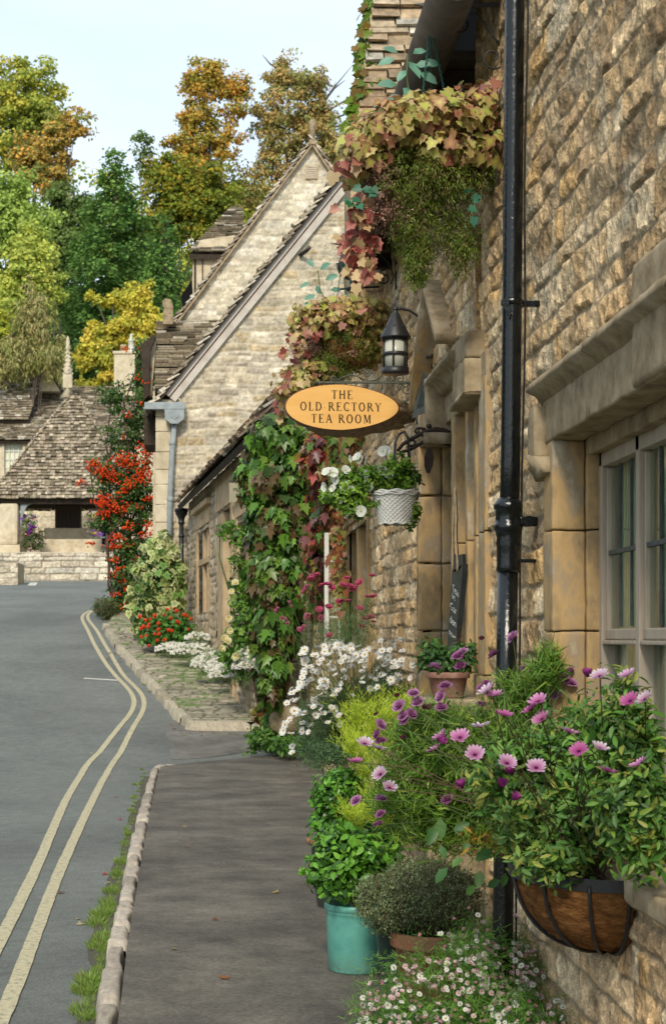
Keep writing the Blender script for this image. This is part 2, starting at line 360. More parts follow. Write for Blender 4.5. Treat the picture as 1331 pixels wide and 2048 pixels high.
# stone-slate roofs: rows of thin irregular slabs
SL_DARK = [(.21, .17, .115), (.16, .13, .085), (.26, .215, .15), (.13, .105, .07), (.29, .25, .18)]
SL_LITE = [(.36, .27, .17), (.30, .21, .13), (.40, .32, .22), (.27, .20, .13)]
def slates(name, org, ud, vd, rows, mat, parent, pal, wr=(.18, .36), th=.028, lite=.08, jit=.25, seed=1, lich=(.50, .46, .38)):
    """rows: (v0, v1, u0, u1) up the slope; every row is a run of separate slabs overlapping the one below"""
    r = random.Random(seed); V = []; Fc = []; C = []
    o = Vector(org); ud = Vector(ud); vd = Vector(vd); n = ud.cross(vd).normalized()
    if n.z < 0: n = -n
    for (v0, v1, a, b) in rows:
        u = a
        while u < b-.02:
            w = min(r.uniform(*wr), b-u); g = .006
            dz = r.uniform(-jit, jit)*.03; t = th*r.uniform(.7, 1.4); ov = (v1-v0)*.45
            lo = v0-r.uniform(0, .03); k = len(V)
            p = [(u+g, lo, t+th*.9+dz), (u+w-g, lo+r.uniform(-.012, .012), t+th*.9+dz), (u+w-g, v1+ov, t*.3), (u+g, v1+ov, t*.3),
                 (u+g, lo, th*.9+dz), (u+w-g, lo, th*.9+dz), (u+w-g, v1+ov, -.01), (u+g, v1+ov, -.01)]
            for (x, y, z) in p: V.append(o+ud*x+vd*y+n*z)
            for f in ((0, 1, 2, 3), (0, 4, 5, 1), (1, 5, 6, 2), (3, 2, 6, 7), (0, 3, 7, 4)): Fc.append([k+i for i in f])
            c = np.array(r.choice(pal))*r.uniform(.75, 1.25)
            if r.random() < lite: c = np.array(lich)*r.uniform(.6, 1.1)
            C += [c]*8; u += w
    return np_mesh(name, V, Fc, mat, parent, np.array(C), False)

# ------------------------------------------------------------------ leaves
def T_(v, f): return np.array(v, float), np.array(f, int)
OV = T_([(0, 0, 0), (.27, .35, .07), (.2, .75, .03), (0, 1, -.1), (-.2, .75, .03), (-.27, .35, .07), (0, .5, 0)],
        [(0, 1, 6), (1, 2, 6), (2, 3, 6), (3, 4, 6), (4, 5, 6), (5, 0, 6)])
OBL = T_(OV[0]*np.array([.62, 1, 1]), OV[1])
NAR = T_([(0, 0, 0), (.11, .4, .03), (0, 1, -.06), (-.11, .4, .03)], [(0, 1, 2), (0, 2, 3)])
DIA = T_([(0, 0, 0), (.38, .5, .06), (0, 1, 0), (-.38, .5, .06)], [(0, 1, 2), (0, 2, 3)])
NEE = T_([(-.045, 0, 0), (.045, 0, 0), (.03, .55, .05), (-.03, .55, .05), (0, 1, 0)], [(0, 1, 2), (0, 2, 3), (3, 2, 4)])
_h2 = [(.0, .0), (.20, -.13), (.46, .0), (.38, .26), (.47, .50), (.24, .60), (0, .98)]
IVY = T_([(0, .28, -.05)]+[(x, y, .16*abs(x)-.18*y*y) for x, y in _h2]+[(-x, y, .02*abs(x)-.18*y*y) for x, y in _h2[-2:0:-1]],
         [(0, k, k % 12+1) for k in range(1, 13)])
_v2 = [(.0, .0), (.18, .02), (.42, .20), (.30, .38), (.50, .78), (.24, .66), (0, 1.25)]
VINE = T_([(0, .3, -.08)]+[(x, y, .13*abs(x)-.12*y*y) for x, y in _v2]+[(-x, y, .13*abs(x)-.12*y*y) for x, y in _v2[-2:0:-1]],
          [(0, k, k % 12+1) for k in range(1, 13)])
def rot_from(nrm, tip):
    nrm = nrm/np.maximum(np.linalg.norm(nrm, axis=1, keepdims=True), 1e-6)
    t = tip-nrm*np.sum(tip*nrm, 1, keepdims=True); t = t/np.maximum(np.linalg.norm(t, axis=1, keepdims=True), 1e-6)
    s = np.cross(t, nrm); return np.stack([s, t, nrm], -1)       # columns: x, y(tip), z(normal)
def leaves(name, P_, nrm, tip, size, cols, tmpl, mat, parent=None, vary=None):
    """vary: two-colour leaves, colour of the leaf margin"""
    tv, tf = tmpl; R = rot_from(nrm, tip); k = len(tv)
    V = P_[:, None, :]+np.einsum('mij,kj->mki', R, tv)*size[:, None, None]
    Fc = tf[None]+(np.arange(len(P_))*k)[:, None, None]
    C = np.repeat(cols[:, None, :], k, 1)
    if vary is not None: C[:, 1:, :] = np.asarray(vary)[:, None, :]
    return np_mesh(name, V.reshape(-1, 3), Fc.reshape(-1, 3), mat, parent, C.reshape(-1, 3), True)
def pick(n, pal, spread=.25, key=None, rs=RS):
    pal = np.array(pal, float); m = len(pal)
    i = rs.randint(0, m, n) if key is None else np.clip((key*m+rs.normal(0, .45, n)).astype(int), 0, m-1)
    return pal[i]*(1+rs.uniform(-spread, spread, (n, 1)))
def blob_pts(blobs, n, nclump, cr, shell=.55, flat=.7, rs=RS, lump=.25):
    """points on leaf clumps spread through ellipsoids (centre, radii, weight)"""
    w = np.array([b[2] for b in blobs], float); w /= w.sum(); bi = rs.choice(len(blobs), nclump, p=w)
    d = rs.normal(size=(nclump, 3)); d /= np.linalg.norm(d, axis=1, keepdims=True)
    rr = (1-shell*rs.random_sample(nclump)**1.5)*(1+lump*rs.uniform(-1, 1, nclump))
    C = np.array([b[0] for b in blobs], float)[bi]; Rr = np.array([b[1] for b in blobs], float)[bi]
    cc = C+d*Rr*rr[:, None]; ci = rs.randint(0, nclump, n)
    e = rs.normal(size=(n, 3)); e /= np.linalg.norm(e, axis=1, keepdims=True); e *= (rs.random_sample(n)**.45)[:, None]
    cs = cr*(.6+.8*rs.random_sample(nclump))[ci][:, None]
    P_ = cc[ci]+e*cs*np.array([1, 1, flat]); out = d[ci]*.6+e
    return P_, out, ci/nclump, cc, d[ci]
def bl(u, v, s, ru, rv, rd, w=1):
    p = at(u, v, s); return (tuple(p), (ru/s, rd, rv/s), w)
def foliage(name, blobs, n, nclump, cr, size, pal, tmpl, parent, mat='leaf', shell=.55, flat=.7, droop=.4, up=.4, rnd=.6, spread=.25, lump=.25, seed=1, vary=None, wallx=None, clipf=None):
    rs = np.random.RandomState(seed); P_, out, key, cc, dd = blob_pts(blobs, n, nclump, cr, shell, flat, rs, lump)
    if wallx is not None: P_[:, 0] = np.minimum(P_[:, 0], wallx-rs.uniform(0, .05, n))
    if clipf is not None:
        k = clipf(P_); P_ = P_[k]; out = out[k]; key = key[k]; n = len(P_)
    nrm = out+np.array([0, 0, up])+np.array([0, -.25, 0])+rs.normal(0, rnd, (n, 3)); tip = out*.6+np.array([0, 0, -droop])+rs.normal(0, .5, (n, 3))
    ck = rs.permutation(1000)[(key*999).astype(int)]/1000.
    sz = size*rs.uniform(.6, 1.25, n)
    cols = pick(n, pal, spread, ck, rs)*(1.55 if mat == 'far' else 1.15)
    vv = None if vary is None else pick(n, vary, spread, None, rs)
    return leaves(name, P_, nrm, tip, sz, cols, tmpl, M[mat], parent, vv)
def twigs(name, starts, ends, r, parent, mat='stem', sag=0, n=5, seg=4):
    m = MB()
    for a, b in zip(starts, ends):
        a = Vector(a); b = Vector(b); pts = [a.lerp(b, k/seg)+Vector((0, 0, sag*math.sin(math.pi*k/seg)))+Vector([random.uniform(-1, 1)*.06*(b-a).length*(0 < k < seg) for _ in range(3)]) for k in range(seg+1)]
        m.tube(pts, [r*(1-.5*k/seg) for k in range(seg+1)], n, False)
    return m.build(name, M[mat], parent)

# ------------------------------------------------------------------ flowers
def flower_mesh(name, n, ln, wd, cup, cin, cout, ccen, rc, lay=1, hcen=.25, stag=0):
    V = []; Fc = []; C = []
    r = random.Random(hash(name) % 1000+n)
    for q in range(lay):
        cu = cup+q*25; sc = 1-.22*q
        for k in range(n):
            a = 2*math.pi*(k+q*.5)/n+r.uniform(-.08, .08); ce = math.radians(cu+r.uniform(-8, 8)); L_ = ln*sc*r.uniform(.9, 1.05)
            d = Vector((math.cos(a)*math.cos(ce), math.sin(a)*math.cos(ce), math.sin(ce))); t = Vector((-math.sin(a), math.cos(a), 0)); up = d.cross(t)*-1
            b = len(V)
            for (x, y, z) in ((0, -.35, 0), (0, .35, 0), (.5, .5, .06), (.5, -.5, .06), (.88, .34, 0), (.88, -.34, 0), (1.0, 0, -.03)):
                p = d*(rc*.5+x*L_)+t*(y*wd)+up*(z*L_); V.append(tuple(p)); f = x; C.append(np.array(cin)*(1-f)+np.array(cout)*f)
            Fc += [(b, b+1, b+2), (b, b+2, b+3), (b+3, b+2, b+4), (b+3, b+4, b+5), (b+5, b+4, b+6)]
    if rc > 0:
        for j in range(3):
            ph = j*math.pi/6
            for k in range(8):
                a = 2*math.pi*k/8; V.append((rc*math.cos(ph)*math.cos(a), rc*math.cos(ph)*math.sin(a), rc*hcen*3*math.sin(ph)+.001)); C.append(np.array(ccen)*(1-.12*j*(k % 2)))
        b = len(V)-24; V.append((0, 0, rc*hcen*3)); C.append(ccen)
        for j in range(2):
            for k in range(8):
                Fc += [(b+j*8+k, b+j*8+(k+1) % 8, b+j*8+8+(k+1) % 8), (b+j*8+k, b+j*8+8+(k+1) % 8, b+j*8+8+k)]
        for k in range(8): Fc.append((b+16+k, b+16+(k+1) % 8, b+24))
    o = np_mesh(name, V, Fc, M['petal'], None, np.array(C), True, base=(0, 0, 0))
    me = o.data; bpy.data.objects.remove(o); return me
WH = (.80, .80, .77)
FM = {
 'osteo': [flower_mesh('osteospermum', 15, .036, .0135, 22, (.30, .02, .16), c, (.05, .01, .06), .007) for c in ((.74, .38, .64), (.62, .20, .46), (.74, .52, .72), (.76, .68, .78))],
 'osteob': [flower_mesh('osteospermum_half_open', 13, .034, .013, 58, (.20, .02, .12), c, (.05, .01, .06), .006) for c in ((.42, .07, .28), (.34, .05, .26))],
 'scab': [flower_mesh('scabious', 12, .017, .012, 5, (.30, .08, .24), c, (.28, .10, .22), .009, 4, .3) for c in ((.42, .17, .36), (.34, .11, .28), (.54, .28, .48))],
 'seed': [flower_mesh('scabious_seed_head', 8, .008, .005, 30, (.06, .01, .02), (.10, .015, .03), (.07, .012, .025), .008, 2, .3)],
 'daisy': [flower_mesh('daisy', 14, .026, .0095, 8, WH, WH, (.65, .38, .02), .008), flower_mesh('daisy_b', 12, .024, .0095, 25, WH, WH, (.60, .36, .03), .0075)],
 'erig': [flower_mesh('fleabane', 12, .0095, .004, 10, WH, WH, (.55, .42, .05), .0032), flower_mesh('fleabane_b', 12, .009, .004, 35, (.70, .45, .52), (.72, .55, .60), (.45, .35, .06), .003), flower_mesh('fleabane_c', 10, .0085, .004, 55, (.45, .16, .25), (.62, .35, .42), (.4, .3, .05), .0028)],
 'petun': [flower_mesh('petunia', 5, .040, .052, 22, (.66, .68, .55), (.80, .81, .80), (.40, .45, .16), .007)],
 'rose': [flower_mesh('yellow_rose', 6, .055, .062, 25, (.75, .68, .30), (.78, .74, .50), (.65, .45, .06), .014, 2)],
 'begonia': [flower_mesh('orange_bell_flower', 5, .05, .035, -55, (.65, .05, .02), (.80, .10, .04), (.55, .05, .01), .012, 2)],
 'achil': [flower_mesh('pink_flower_cluster', 16, .024, .014, 3, (.38, .05, .12), (.50, .09, .17), (.40, .06, .13), .016, 2, .12)],
 'buddl': [flower_mesh('pink_spike', 10, .014, .012, 25, (.42, .10, .20), (.55, .17, .27), (.45, .12, .2), .010, 3, .8)],
}
def put(me_list, name, pts, parent, face=Vector((-.2, -1, .5)), spread=.5, sc=1.0, scv=.15, limit=100, seed=3):
    """up to 100 flowers as parts of their own (sharing mesh data), the rest as one part"""
    r = random.Random(seed); par = wloc(parent); out = []
    first = pts[:limit]
    for p in first:
        me = r.choice(me_list); o = bpy.data.objects.new(name, me); COL.objects.link(o); o.parent = parent
        d = (face+Vector([r.gauss(0, spread) for _ in range(3)])).normalized()
        o.rotation_euler = (d.to_track_quat('Z', 'Y') @ Matrix.Rotation(r.uniform(0, 6.28), 3, 'Z').to_quaternion()).to_euler()
        s = sc*r.uniform(1-scv, 1+scv); o.scale = (s, s, s); o.location = Vector(p)-par; out.append(o)
    rest = pts[limit:]
    if rest:
        V = []; Fc = []; C = []; b = 0
        data = []
        for me in me_list:
            n = len(me.vertices); co = np.empty(n*3, np.float32); me.vertices.foreach_get('co', co)
            f = np.empty(len(me.loops), np.int32); me.loops.foreach_get('vertex_index', f)
            c = np.empty(n*4, np.float32); me.color_attributes[0].data.foreach_get('color', c)
            data.append((co.reshape(-1, 3), f.reshape(-1, 3), c.reshape(-1, 4)[:, :3]))
        for p in rest:
            co, f, c = r.choice(data); d = (face+Vector([r.gauss(0, spread) for _ in range(3)])).normalized()
            R = np.array(d.to_track_quat('Z', 'Y').to_matrix()); s = sc*r.uniform(1-scv, 1+scv)
            V.append(co@R.T*s+np.array(p)); Fc.append(f+b); C.append(c); b += len(co)
        o = np_mesh(name+'_mass', np.concatenate(V), np.concatenate(Fc), M['petal'], parent, np.concatenate(C), True); o['kind'] = 'stuff'
    return out

# ------------------------------------------------------------------ ground profile
ZP = [(-60, 0), (19.7, 0), (22.2, .1), (25.9, .45), (29.6, .9), (33.2, 1.4), (37, 1.85), (42, 2.35), (49, 3.0), (56.7, 3.55), (64, 4.0), (72, 4.2), (90, 6), (115, 13), (150, 27), (200, 44), (300, 52), (800, 60)]
def zg(y):
    return float(np.interp(y, [a for a, b in ZP], [b for a, b in ZP]))
def gp(u, v, off=0.0):
    """where the sight line through a photo point meets the ground profile raised by off"""
    lo, hi = 3.0, 140.0; k = (HY-v)/F
    y = lo
    while y < hi:
        if EYE+k*y < zg(y)+off: break
        y += .05
    return Vector(((u-VX)/F*y, y, zg(y)+off))
ys = np.concatenate([np.linspace(-60, 18, 14), np.linspace(19.7, 75, 75), np.linspace(80, 800, 60)])
def strip_sheet(name, xl, xr, y0, y1, off, mat, nx=2, step=.4, **tagk):
    Y = np.arange(y0, y1+step*.5, step); V = []; Fc = []
    for j, y in enumerate(Y):
        a, b = xl(y), xr(y)
        for i in range(nx): V.append((a+(b-a)*i/(nx-1), y, zg(y)+off))
    for j in range(len(Y)-1):
        for i in range(nx-1): k = j*nx+i; Fc.append((k, k+1, k+nx+1, k+nx))
    o = np_mesh(name, V, Fc, mat, None, None, True); tag(o, kind='structure', **tagk); return o
g = [(x, y, zg(y)-.13+(.0 if y < 80 else 3*math.sin(x*.03+y*.02))) for y in ys for x in np.linspace(-400, 400, 41)]
gf = [(j*41+i, j*41+i+1, j*41+i+42, j*41+i+41) for j in range(len(ys)-1) for i in range(40)]
np_mesh('ground', g, gf, M['hill'], None, None, True)['kind'] = 'structure'
strip_sheet('road', lambda y: -5.6 if y < 30 else -5.6-(y-30)*.5, lambda y: 3.5 if y < 46 else 3.5, -40, 72, -.10, M['road'], 8, .4)
# pavement: outline traced on the ground, then one sheet
KL = [(-40, -.30), (6.6, -.40), (8.3, -.455), (12, -.54), (16, -.62), (18.5, -.66), (19.6, -.68)]   # inner edge of the kerb
def kx(y): return float(np.interp(y, [a for a, b in KL], [b for a, b in KL]))
def pav_end(x): return 20.0+(x+.68)*1.0
V = []; Fc = []
Y0 = np.linspace(-40, 0, 10).tolist()+np.linspace(.5, 19.0, 38).tolist()
for y in Y0:
    for i in range(9): a = kx(y); V.append((a+(1.35-a)*i/8, y, zg(y)))
for i in range(9): x = -.66+(1.35+.66)*i/8; V.append((x, min(pav_end(x), 21.6), zg(pav_end(x))*.3))
n_ = len(Y0)+1
for j in range(n_-1):
    for i in range(8): k = j*9+i; Fc.append((k, k+1, k+10, k+9))
k0 = (n_-1)*9
for i in range(9): V.append((V[k0+i][0], V[k0+i][1]+.02, -.1))
for i in range(8): Fc.append((k0+i, k0+i+1, k0+10+i, k0+9+i))
np_mesh('pavement', V, Fc, M['pave'], None, None, False)['kind'] = 'structure'
# pale tarmac crossing between the two pavements
pp = [gp(u, v, -.096) for u, v in [(335, 1452), (345, 1441), (385, 1438), (450, 1440), (530, 1441), (660, 1441), (660, 1500), (500, 1503), (420, 1515), (345, 1520), (338, 1500), (350, 1490), (333, 1475)]]
mb = MB(); mb.poly(pp); mb.build('crossover', M['patch'])['kind'] = 'structure'
# kerb stones: one run of worn irregular stones
def kerb(name, pts, z_top, wid, depth, mat, seed, lr=(.35, .75), pal=((.36, .31, .26), (.31, .27, .22), (.40, .35, .29), (.27, .24, .20)), flat=False):
    r = random.Random(seed); V = []; Fc = []; C = []
    P_ = [Vector(p) for p in pts]; seg = [(P_[i+1]-P_[i]).length for i in range(len(P_)-1)]; tot = sum(seg)
    def pos(d):
        i = 0
        while i < len(seg)-1 and d > seg[i]: d -= seg[i]; i += 1
        t = P_[i+1]-P_[i]; return P_[i]+t*min(1, d/seg[i]), t.normalized()
    d = 0
    while d < tot-.05:
        ln = min(r.uniform(*lr), tot-d); nl = 14; w0 = wid*r.uniform(.8, 1.15); hz_ = r.uniform(-.01, .008); col = np.array(r.choice(pal))*r.uniform(.85, 1.15)
        k = len(V); ph = r.random()*50
        for i in range(nl+1):
            q = i/nl; p, t = pos(d+.008+q*(ln-.016)); sd_ = Vector((t.y, -t.x, 0)); endr = min(1, min(q, 1-q)*9)**.5
            for j in range(9):
                a = j/8; across = (a-.5)*w0*(.88+.12*endr)*(1+.30*(float(vn(np.array([q*4+ph]), np.array([a*2.]), seed)[0])-.5)*2*(a < .3 or a > .7))
                edge = min(1, min(a, 1-a)*5)**.6
                h = hz_+.010*(float(fbm(np.array([q*5+ph]), np.array([a*5.]), seed)[0])-.5)*2
                z = z_top(p)+h-(1-edge*endr)*.05
                if j in (0, 8): z = z_top(p)-depth
                V.append(tuple(Vector((p.x, p.y, 0))+sd_*across+Vector((0, 0, z)))); C.append(col*(.8+.4*r.random()*.6+.1))
        for i in range(nl):
            for j in range(8): b = k+i*9+j; Fc.append((b, b+1, b+10, b+9))
        for b in (k, k+nl*9): pass
        d += ln
    o = np_mesh(name, V, Fc, mat, None, np.array(C), True); o['kind'] = 'structure'; return o
kp = [Vector((kx(y)-.055, y, 0)) for y in np.arange(-6, 19.4, .4)]+[Vector((-.72, 19.6, 0)), Vector((-.66, 19.95, 0)), Vector((-.5, 20.1, 0))]
kerb('kerb', kp, lambda p: .012, .115, .13, M['kerb'], 5)
# raised forecourt of setts in front of the far shop
FC = [gp(u, v, .10) for u, v in [(690, 1436), (515, 1436), (385, 1434), (345, 1398), (303, 1352), (266, 1312), (243, 1285), (222, 1256), (212, 1240)]]
kerb('forecourt_kerb', FC, lambda p: zg(p.y)+.04, .20, .25, M['kerb'], 9, (.5, 1.0), ((.31, .28, .21), (.26, .23, .17), (.34, .30, .23)))
fx = [(p.x, p.y) for p in FC]
def fcl(y):   # left limit of the forecourt at y
    a = sorted([(q[1], q[0]) for q in fx[2:]]); return float(np.interp(y, [i for i, j in a], [j for i, j in a]))
nu, nv = 260, 420
U, Vv = np.meshgrid(np.linspace(-4.2, 2.6, nu), np.linspace(min(q[1] for q in fx), 45, nv))
H, C = rubble(U, Vv, 71, (.15, .22), (.24, .42), .02, .035, .022, .004, [(.30, .265, .195), (.24, .21, .155), (.35, .31, .235), (.27, .24, .18)], (.06, .065, .03))
mo = np.clip((fbm(U*1.4, Vv*1.1, 5)-.52)*9, 0, 1)[..., None]*(H < .012)[..., None]; C = C*(1-mo*.75)+np.array((.09, .16, .03))*mo*.75
zz = np.interp(Vv, [a for a, b in ZP], [b for a, b in ZP])+.02+H*.8
idx = np.arange(nu*nv).reshape(nv, nu); q = np.stack([idx[:-1, :-1], idx[:-1, 1:], idx[1:, 1:], idx[1:, :-1]], -1).reshape(-1, 4)
cx = U[:-1, :-1].ravel(); cy = Vv[:-1, :-1].ravel(); lim = np.array([fcl(y) for y in Vv[:, 0]])
keep = cx > np.repeat(lim[:-1], nu-1)+.02
np_mesh('forecourt', np.stack([U, Vv, zz], -1).reshape(-1, 3), q[keep], M['sett'], None, C.reshape(-1, 3), True)['kind'] = 'structure'
# double yellow lines
def painted(name, pts, w, mat, off=-.092, lab=None):
    P_ = [gp(u, v, off) for u, v in pts]; Q = []
    for i in range(len(P_)-1):
        n = max(1, int((P_[i+1]-P_[i]).length/.12))
        for k in range(n): Q.append(P_[i].lerp(P_[i+1], k/n))
    Q.append(P_[-1])
    for _ in range(90): Q = [Q[0]]+[(Q[i-1]+Q[i]*2+Q[i+1])/4 for i in range(1, len(Q)-1)]+[Q[-1]]
    V = []; Fc = []
    for i, p in enumerate(Q):
        t = (Q[min(i+1, len(Q)-1)]-Q[max(i-1, 0)]); s_ = Vector((t.y, -t.x, 0)).normalized(); j1, j2 = random.uniform(-.0025, .0025), random.uniform(-.0025, .0025)
        for q_, j in ((-1, j1), (1, j2)): r_ = p+s_*(q_*w/2+j); V.append((r_.x, r_.y, zg(r_.y)+off))
        if i: k = 2*i; Fc.append((k-2, k-1, k+1, k))
    o = np_mesh(name, V, Fc, mat, None, None, False); o['kind'] = 'structure'; return o
painted('outer_yellow_line', [(-180, 2230), (-8, 1900), (67, 1750), (131, 1600), (170, 1530), (241, 1450), (272, 1415), (275, 1402), (269, 1390), (253, 1372), (228, 1350), (206, 1320), (190, 1292), (178, 1265), (163, 1237), (163, 1230), (168, 1226), (186, 1219)], .082, M['yellow'])
painted('inner_yellow_line', [(-120, 2300), (15, 2020), (115, 1750), (168, 1635), (212, 1545), (268, 1450), (292, 1415), (295, 1402), (288, 1390), (272, 1372), (250, 1358), (228, 1320), (210, 1290), (195, 1262), (177, 1240), (172, 1232), (176, 1226), (196, 1217)], .082, M['yellow'])
painted('white_tick', [(168, 1357), (236, 1361)], .09, M['white'])
painted('far_white_dash', [(60, 1171), (64, 1165)], .14, M['white']); painted('far_white_dash', [(68, 1171), (72, 1165)], .14, M['white'])
strip_sheet('verge', lambda y: -60, lambda y: -5.6 if y < 30 else -5.6-(y-30)*.5, -40, 72, -.06, M['grass'], 4, 1.0)

# ================================================================== NEAR COTTAGE (right foreground)
WX = 1.30
zE = lambda v, s: EYE+(HY-v)/s
cot = thing('stone_cottage', 'tall rubble stone cottage at the right edge with a mullioned window above the flower basket', 'house', (WX+.3, 4, 0))
YS = 7.80                                                     # seam with the tea room
win = (3.3, 6.0, .86, 2.34)
grid_wall('wall', (WX, 0, 0), (0, 1, 0), (0, 0, 1), (-1, 0, 0), (3.5, YS), (-.05, 5.0), .0095, .0095, 21, M['stone'], cot, holes=[(3.3, 6.09, .80, 2.36)], ch=(.075, .16), sl=(.11, .34), bulge=.013, fine=.015, mort=.011)
m = MB(); m.box(WX+.03, 5, -14, YS-.01, 5.0, 7.2); m.box(WX+.03, 5, -14, 3.2, -.1, 5.0); m.box(WX+.03, WX+.45, 6.04, YS-.01, -.1, 5.0); m.box(WX+.03, WX+.35, 3.2, 6.04, 2.42, 5.0); m.box(WX+.03, WX+.22, 3.2, 6.04, -.1, .80); m.box(WX+.1, 5, 7.5, YS-.02, -.1, 5)
m.build('wall_core', M['dress2'], cot)
# quoin corner of the seam, standing a little proud of the tea room wall
# window surround
w = thing('dummy', 'x', 'x', (0, 0, 0)); bpy.data.objects.remove(w)
def part(mb, name, mat, parent): return mb.build(name, M[mat], parent)
m = MB()
zt = 2.34; zl = 1.6+.74
for (z0, z1) in ((.82, 1.22), (1.225, 1.62), (1.625, 2.0), (2.005, 2.34)):
    m.box(WX-.036, WX+.085, 6.0, 6.17 if z0 > 1.1 else 6.12, z0, z1, .008)
    m.box(WX+.088, WX+.24, 5.985, 6.15, z0+.001, z1, .006)
m.build('window_jamb', M['dress'], cot)
m = MB(); m.box(WX-.042, WX+.088, 4.75, 6.16, zl, zl+.165, .01); m.box(WX-.040, WX+.088, 3.2, 4.745, zl, zl+.17, .01)
m.box(WX+.09, WX+.26, 3.2, 6.02, zl-.055, zl+.12, .008); m.build('window_lintel', M['dress2'], cot)
# hood mould: a projecting sloped moulding with a dropped label at the far end
prof = [(0, 0), (-.105, -.005), (-.115, -.035), (-.075, -.055), (-.055, -.085), (0, -.11)]
m = MB(); zz_ = 1.6+.985
for (a, b) in ((3.2, 4.3), (4.305, 5.3), (5.305, 6.22)):
    m.poly([(WX+.02+x, a, zz_+z) for x, z in prof], (0, b-a, 0))
m.box(WX-.085, WX+.02, 6.10, 6.235, zz_-.30, zz_-.10, .012)
m.poly([(WX-.095, 6.06, zz_-.30), (WX-.095, 6.25, zz_-.27), (WX-.06, 6.30, zz_-.33), (WX-.06, 6.2, zz_-.38), (WX-.06, 6.04, zz_-.36)], (.1, 0, 0))
m.build('hood_mould', M['dress2'], cot)
m = MB(); m.box(WX-.055, WX+.05, 4.25, 4.80, zz_-.24, zz_+.13, .02); m.build('stone_block', M['dress2'], cot)
m = MB(); m.box(WX-.045, WX+.26, 3.2, 6.12, .785, .858, .012); m.build('window_sill', M['dress2'], cot)
# wooden window with casements
GX = WX+.165
m = MB()
yc = [5.985, 5.46, 4.93, 4.40, 3.87, 3.3]
for y in yc: m.box(GX-.03, GX+.03, y-.035, y+.012, .86, 2.30, .005)
m.box(GX-.03, GX+.03, 3.3, 5.99, 2.235, 2.292, .005); m.box(GX-.028, GX+.03, 3.3, 5.99, .865, .93, .005)
wf = m.build('window_frame', M['frame'], cot)
for k in range(5):
    a, b = yc[k+1]+.02, yc[k]-.04; c = thing('c', 'c', 'c', (0, 0, 0)); bpy.data.objects.remove(c)
    m = MB(); x0, x1 = GX-.018, GX+.022
    m.box(x0, x1, a, b, 1.592, 1.632, .006); m.box(x0-.012, x1, a+.004, b-.004, 1.575, 1.590, .004); m.box(x0+.005, x1-.005, a, a+.03, 1.6, 2.23, .004); m.box(x0+.005, x1-.005, b-.012, b, 1.6, 2.23, .004)
    m.build('casement', M['frame'], wf)
    m = MB(); n_ = 3
    for q in (1, 2): y = a+(b-a)*q/3; m.box(GX-.005, GX+.004, y-.003, y+.003, 1.64, 2.23)
    m.box(GX-.009, GX+.004, a, b, 1.905, 1.922, .002); m.build('glazing_bar', M['darklead'], wf)
    m = MB(); m.box(GX+.002, GX+.005, a, b, 1.62, 2.23); m.build('pane', M['glass'], wf)
    m = MB(); m.box(GX+.018, GX+.021, a, b, .92, 1.575); m.build('pane', M['glass'], wf)
m = MB(); m.box(GX+.045, GX+.19, 5.96, 5.985, .88, 2.26); m.box(GX+.045, GX+.10, 5.90, 5.925, .88, 2.26)
for (y, wd) in ((5.93, .05), (5.40, .06), (4.87, .06), (4.35, .05)):
    for j in range(6): m.box(GX+.05+.012*(j % 2), GX+.058+.012*(j % 2), y-wd*(j+1)/3, y-wd*j/3, .9, 2.25)
m.build('curtain', M['curtain'], cot)
m = MB(); m.box(GX+.06, GX+.5, 3.3, 3.31, .8, 2.4); m.box(GX+.20, GX+.21, 3.2, 6.9, .8, 2.4); m.box(GX+.06, GX+.5, 6.3, 6.31, .8, 2.4); m.box(GX+.06, GX+1.5, 3.3, 6.9, 2.42, 2.43); m.box(GX+.05, GX+1.5, 3.3, 6.9, .80, .81)
m.build('room_wall', M['inner'], cot)
m = MB(); m.lathe((GX+.12, 5.72, 1.64), [(.055, 0), (.05, .03), (.03, .10), (.045, .13)], 16); m.build('lampshade', M['pink_obj'], cot)
m = MB(); m.lathe((GX+.12, 5.80, 1.64), [(.03, 0), (.06, .03), (.055, .09), (.02, .12)], 14); m.build('vase', M['door'], cot)
# drainpipe
dp = thing('drainpipe', 'shiny black cast iron drainpipe running down the joint between the cottage and the tea room', 'drainpipe', (1.15, 6.4, 0))
py = 6.42; pr = .039
def px_(z): return float(np.interp(z, [0, 1.9, 2.1, 4.6, 7], [1.148, 1.172, 1.182, 1.205, 1.22]))
m = MB(); m.tube([(px_(z), py, z) for z in (1.96, 2.3, 2.8, 3.4, 4.2, 5, 6)], pr, 28); m.tube([(px_(z), py, z) for z in (0, .4, .9, 1.4, 1.95)], pr+.002, 28); m.build('pipe', M['blackpaint'], dp)
m = MB(); c = (px_(1.98), py, 0)
m.lathe((px_(1.95), py, 1.86), [(pr+.003, 0), (pr+.010, .01), (pr+.007, .03), (pr+.007, .10), (pr+.011, .12), (pr+.007, .14), (pr+.013, .165), (pr+.019, .175), (pr+.019, .19), (pr+.012, .20), (pr+.012, .25), (pr+.019, .258), (pr+.019, .275), (pr+.010, .285), (pr+.002, .30)], 28)
m.build('socket', M['blackpaint'], dp)
m = MB(); m.box(px_(2)+.035, px_(2)+.115, py-.02, py+.02, 2.045, 2.085, .01); m.tube([(px_(2)+.075, py-.035, 2.065), (px_(2)+.075, py+.03, 2.065)], .022, 12); m.build('wall_lug', M['blackpaint'], dp)
m = MB(); m.box(px_(2)+.03, px_(2)+.11, py-.012, py+.012, 1.90, 1.915, .003); m.build('wall_spike', M['blackpaint'], dp)
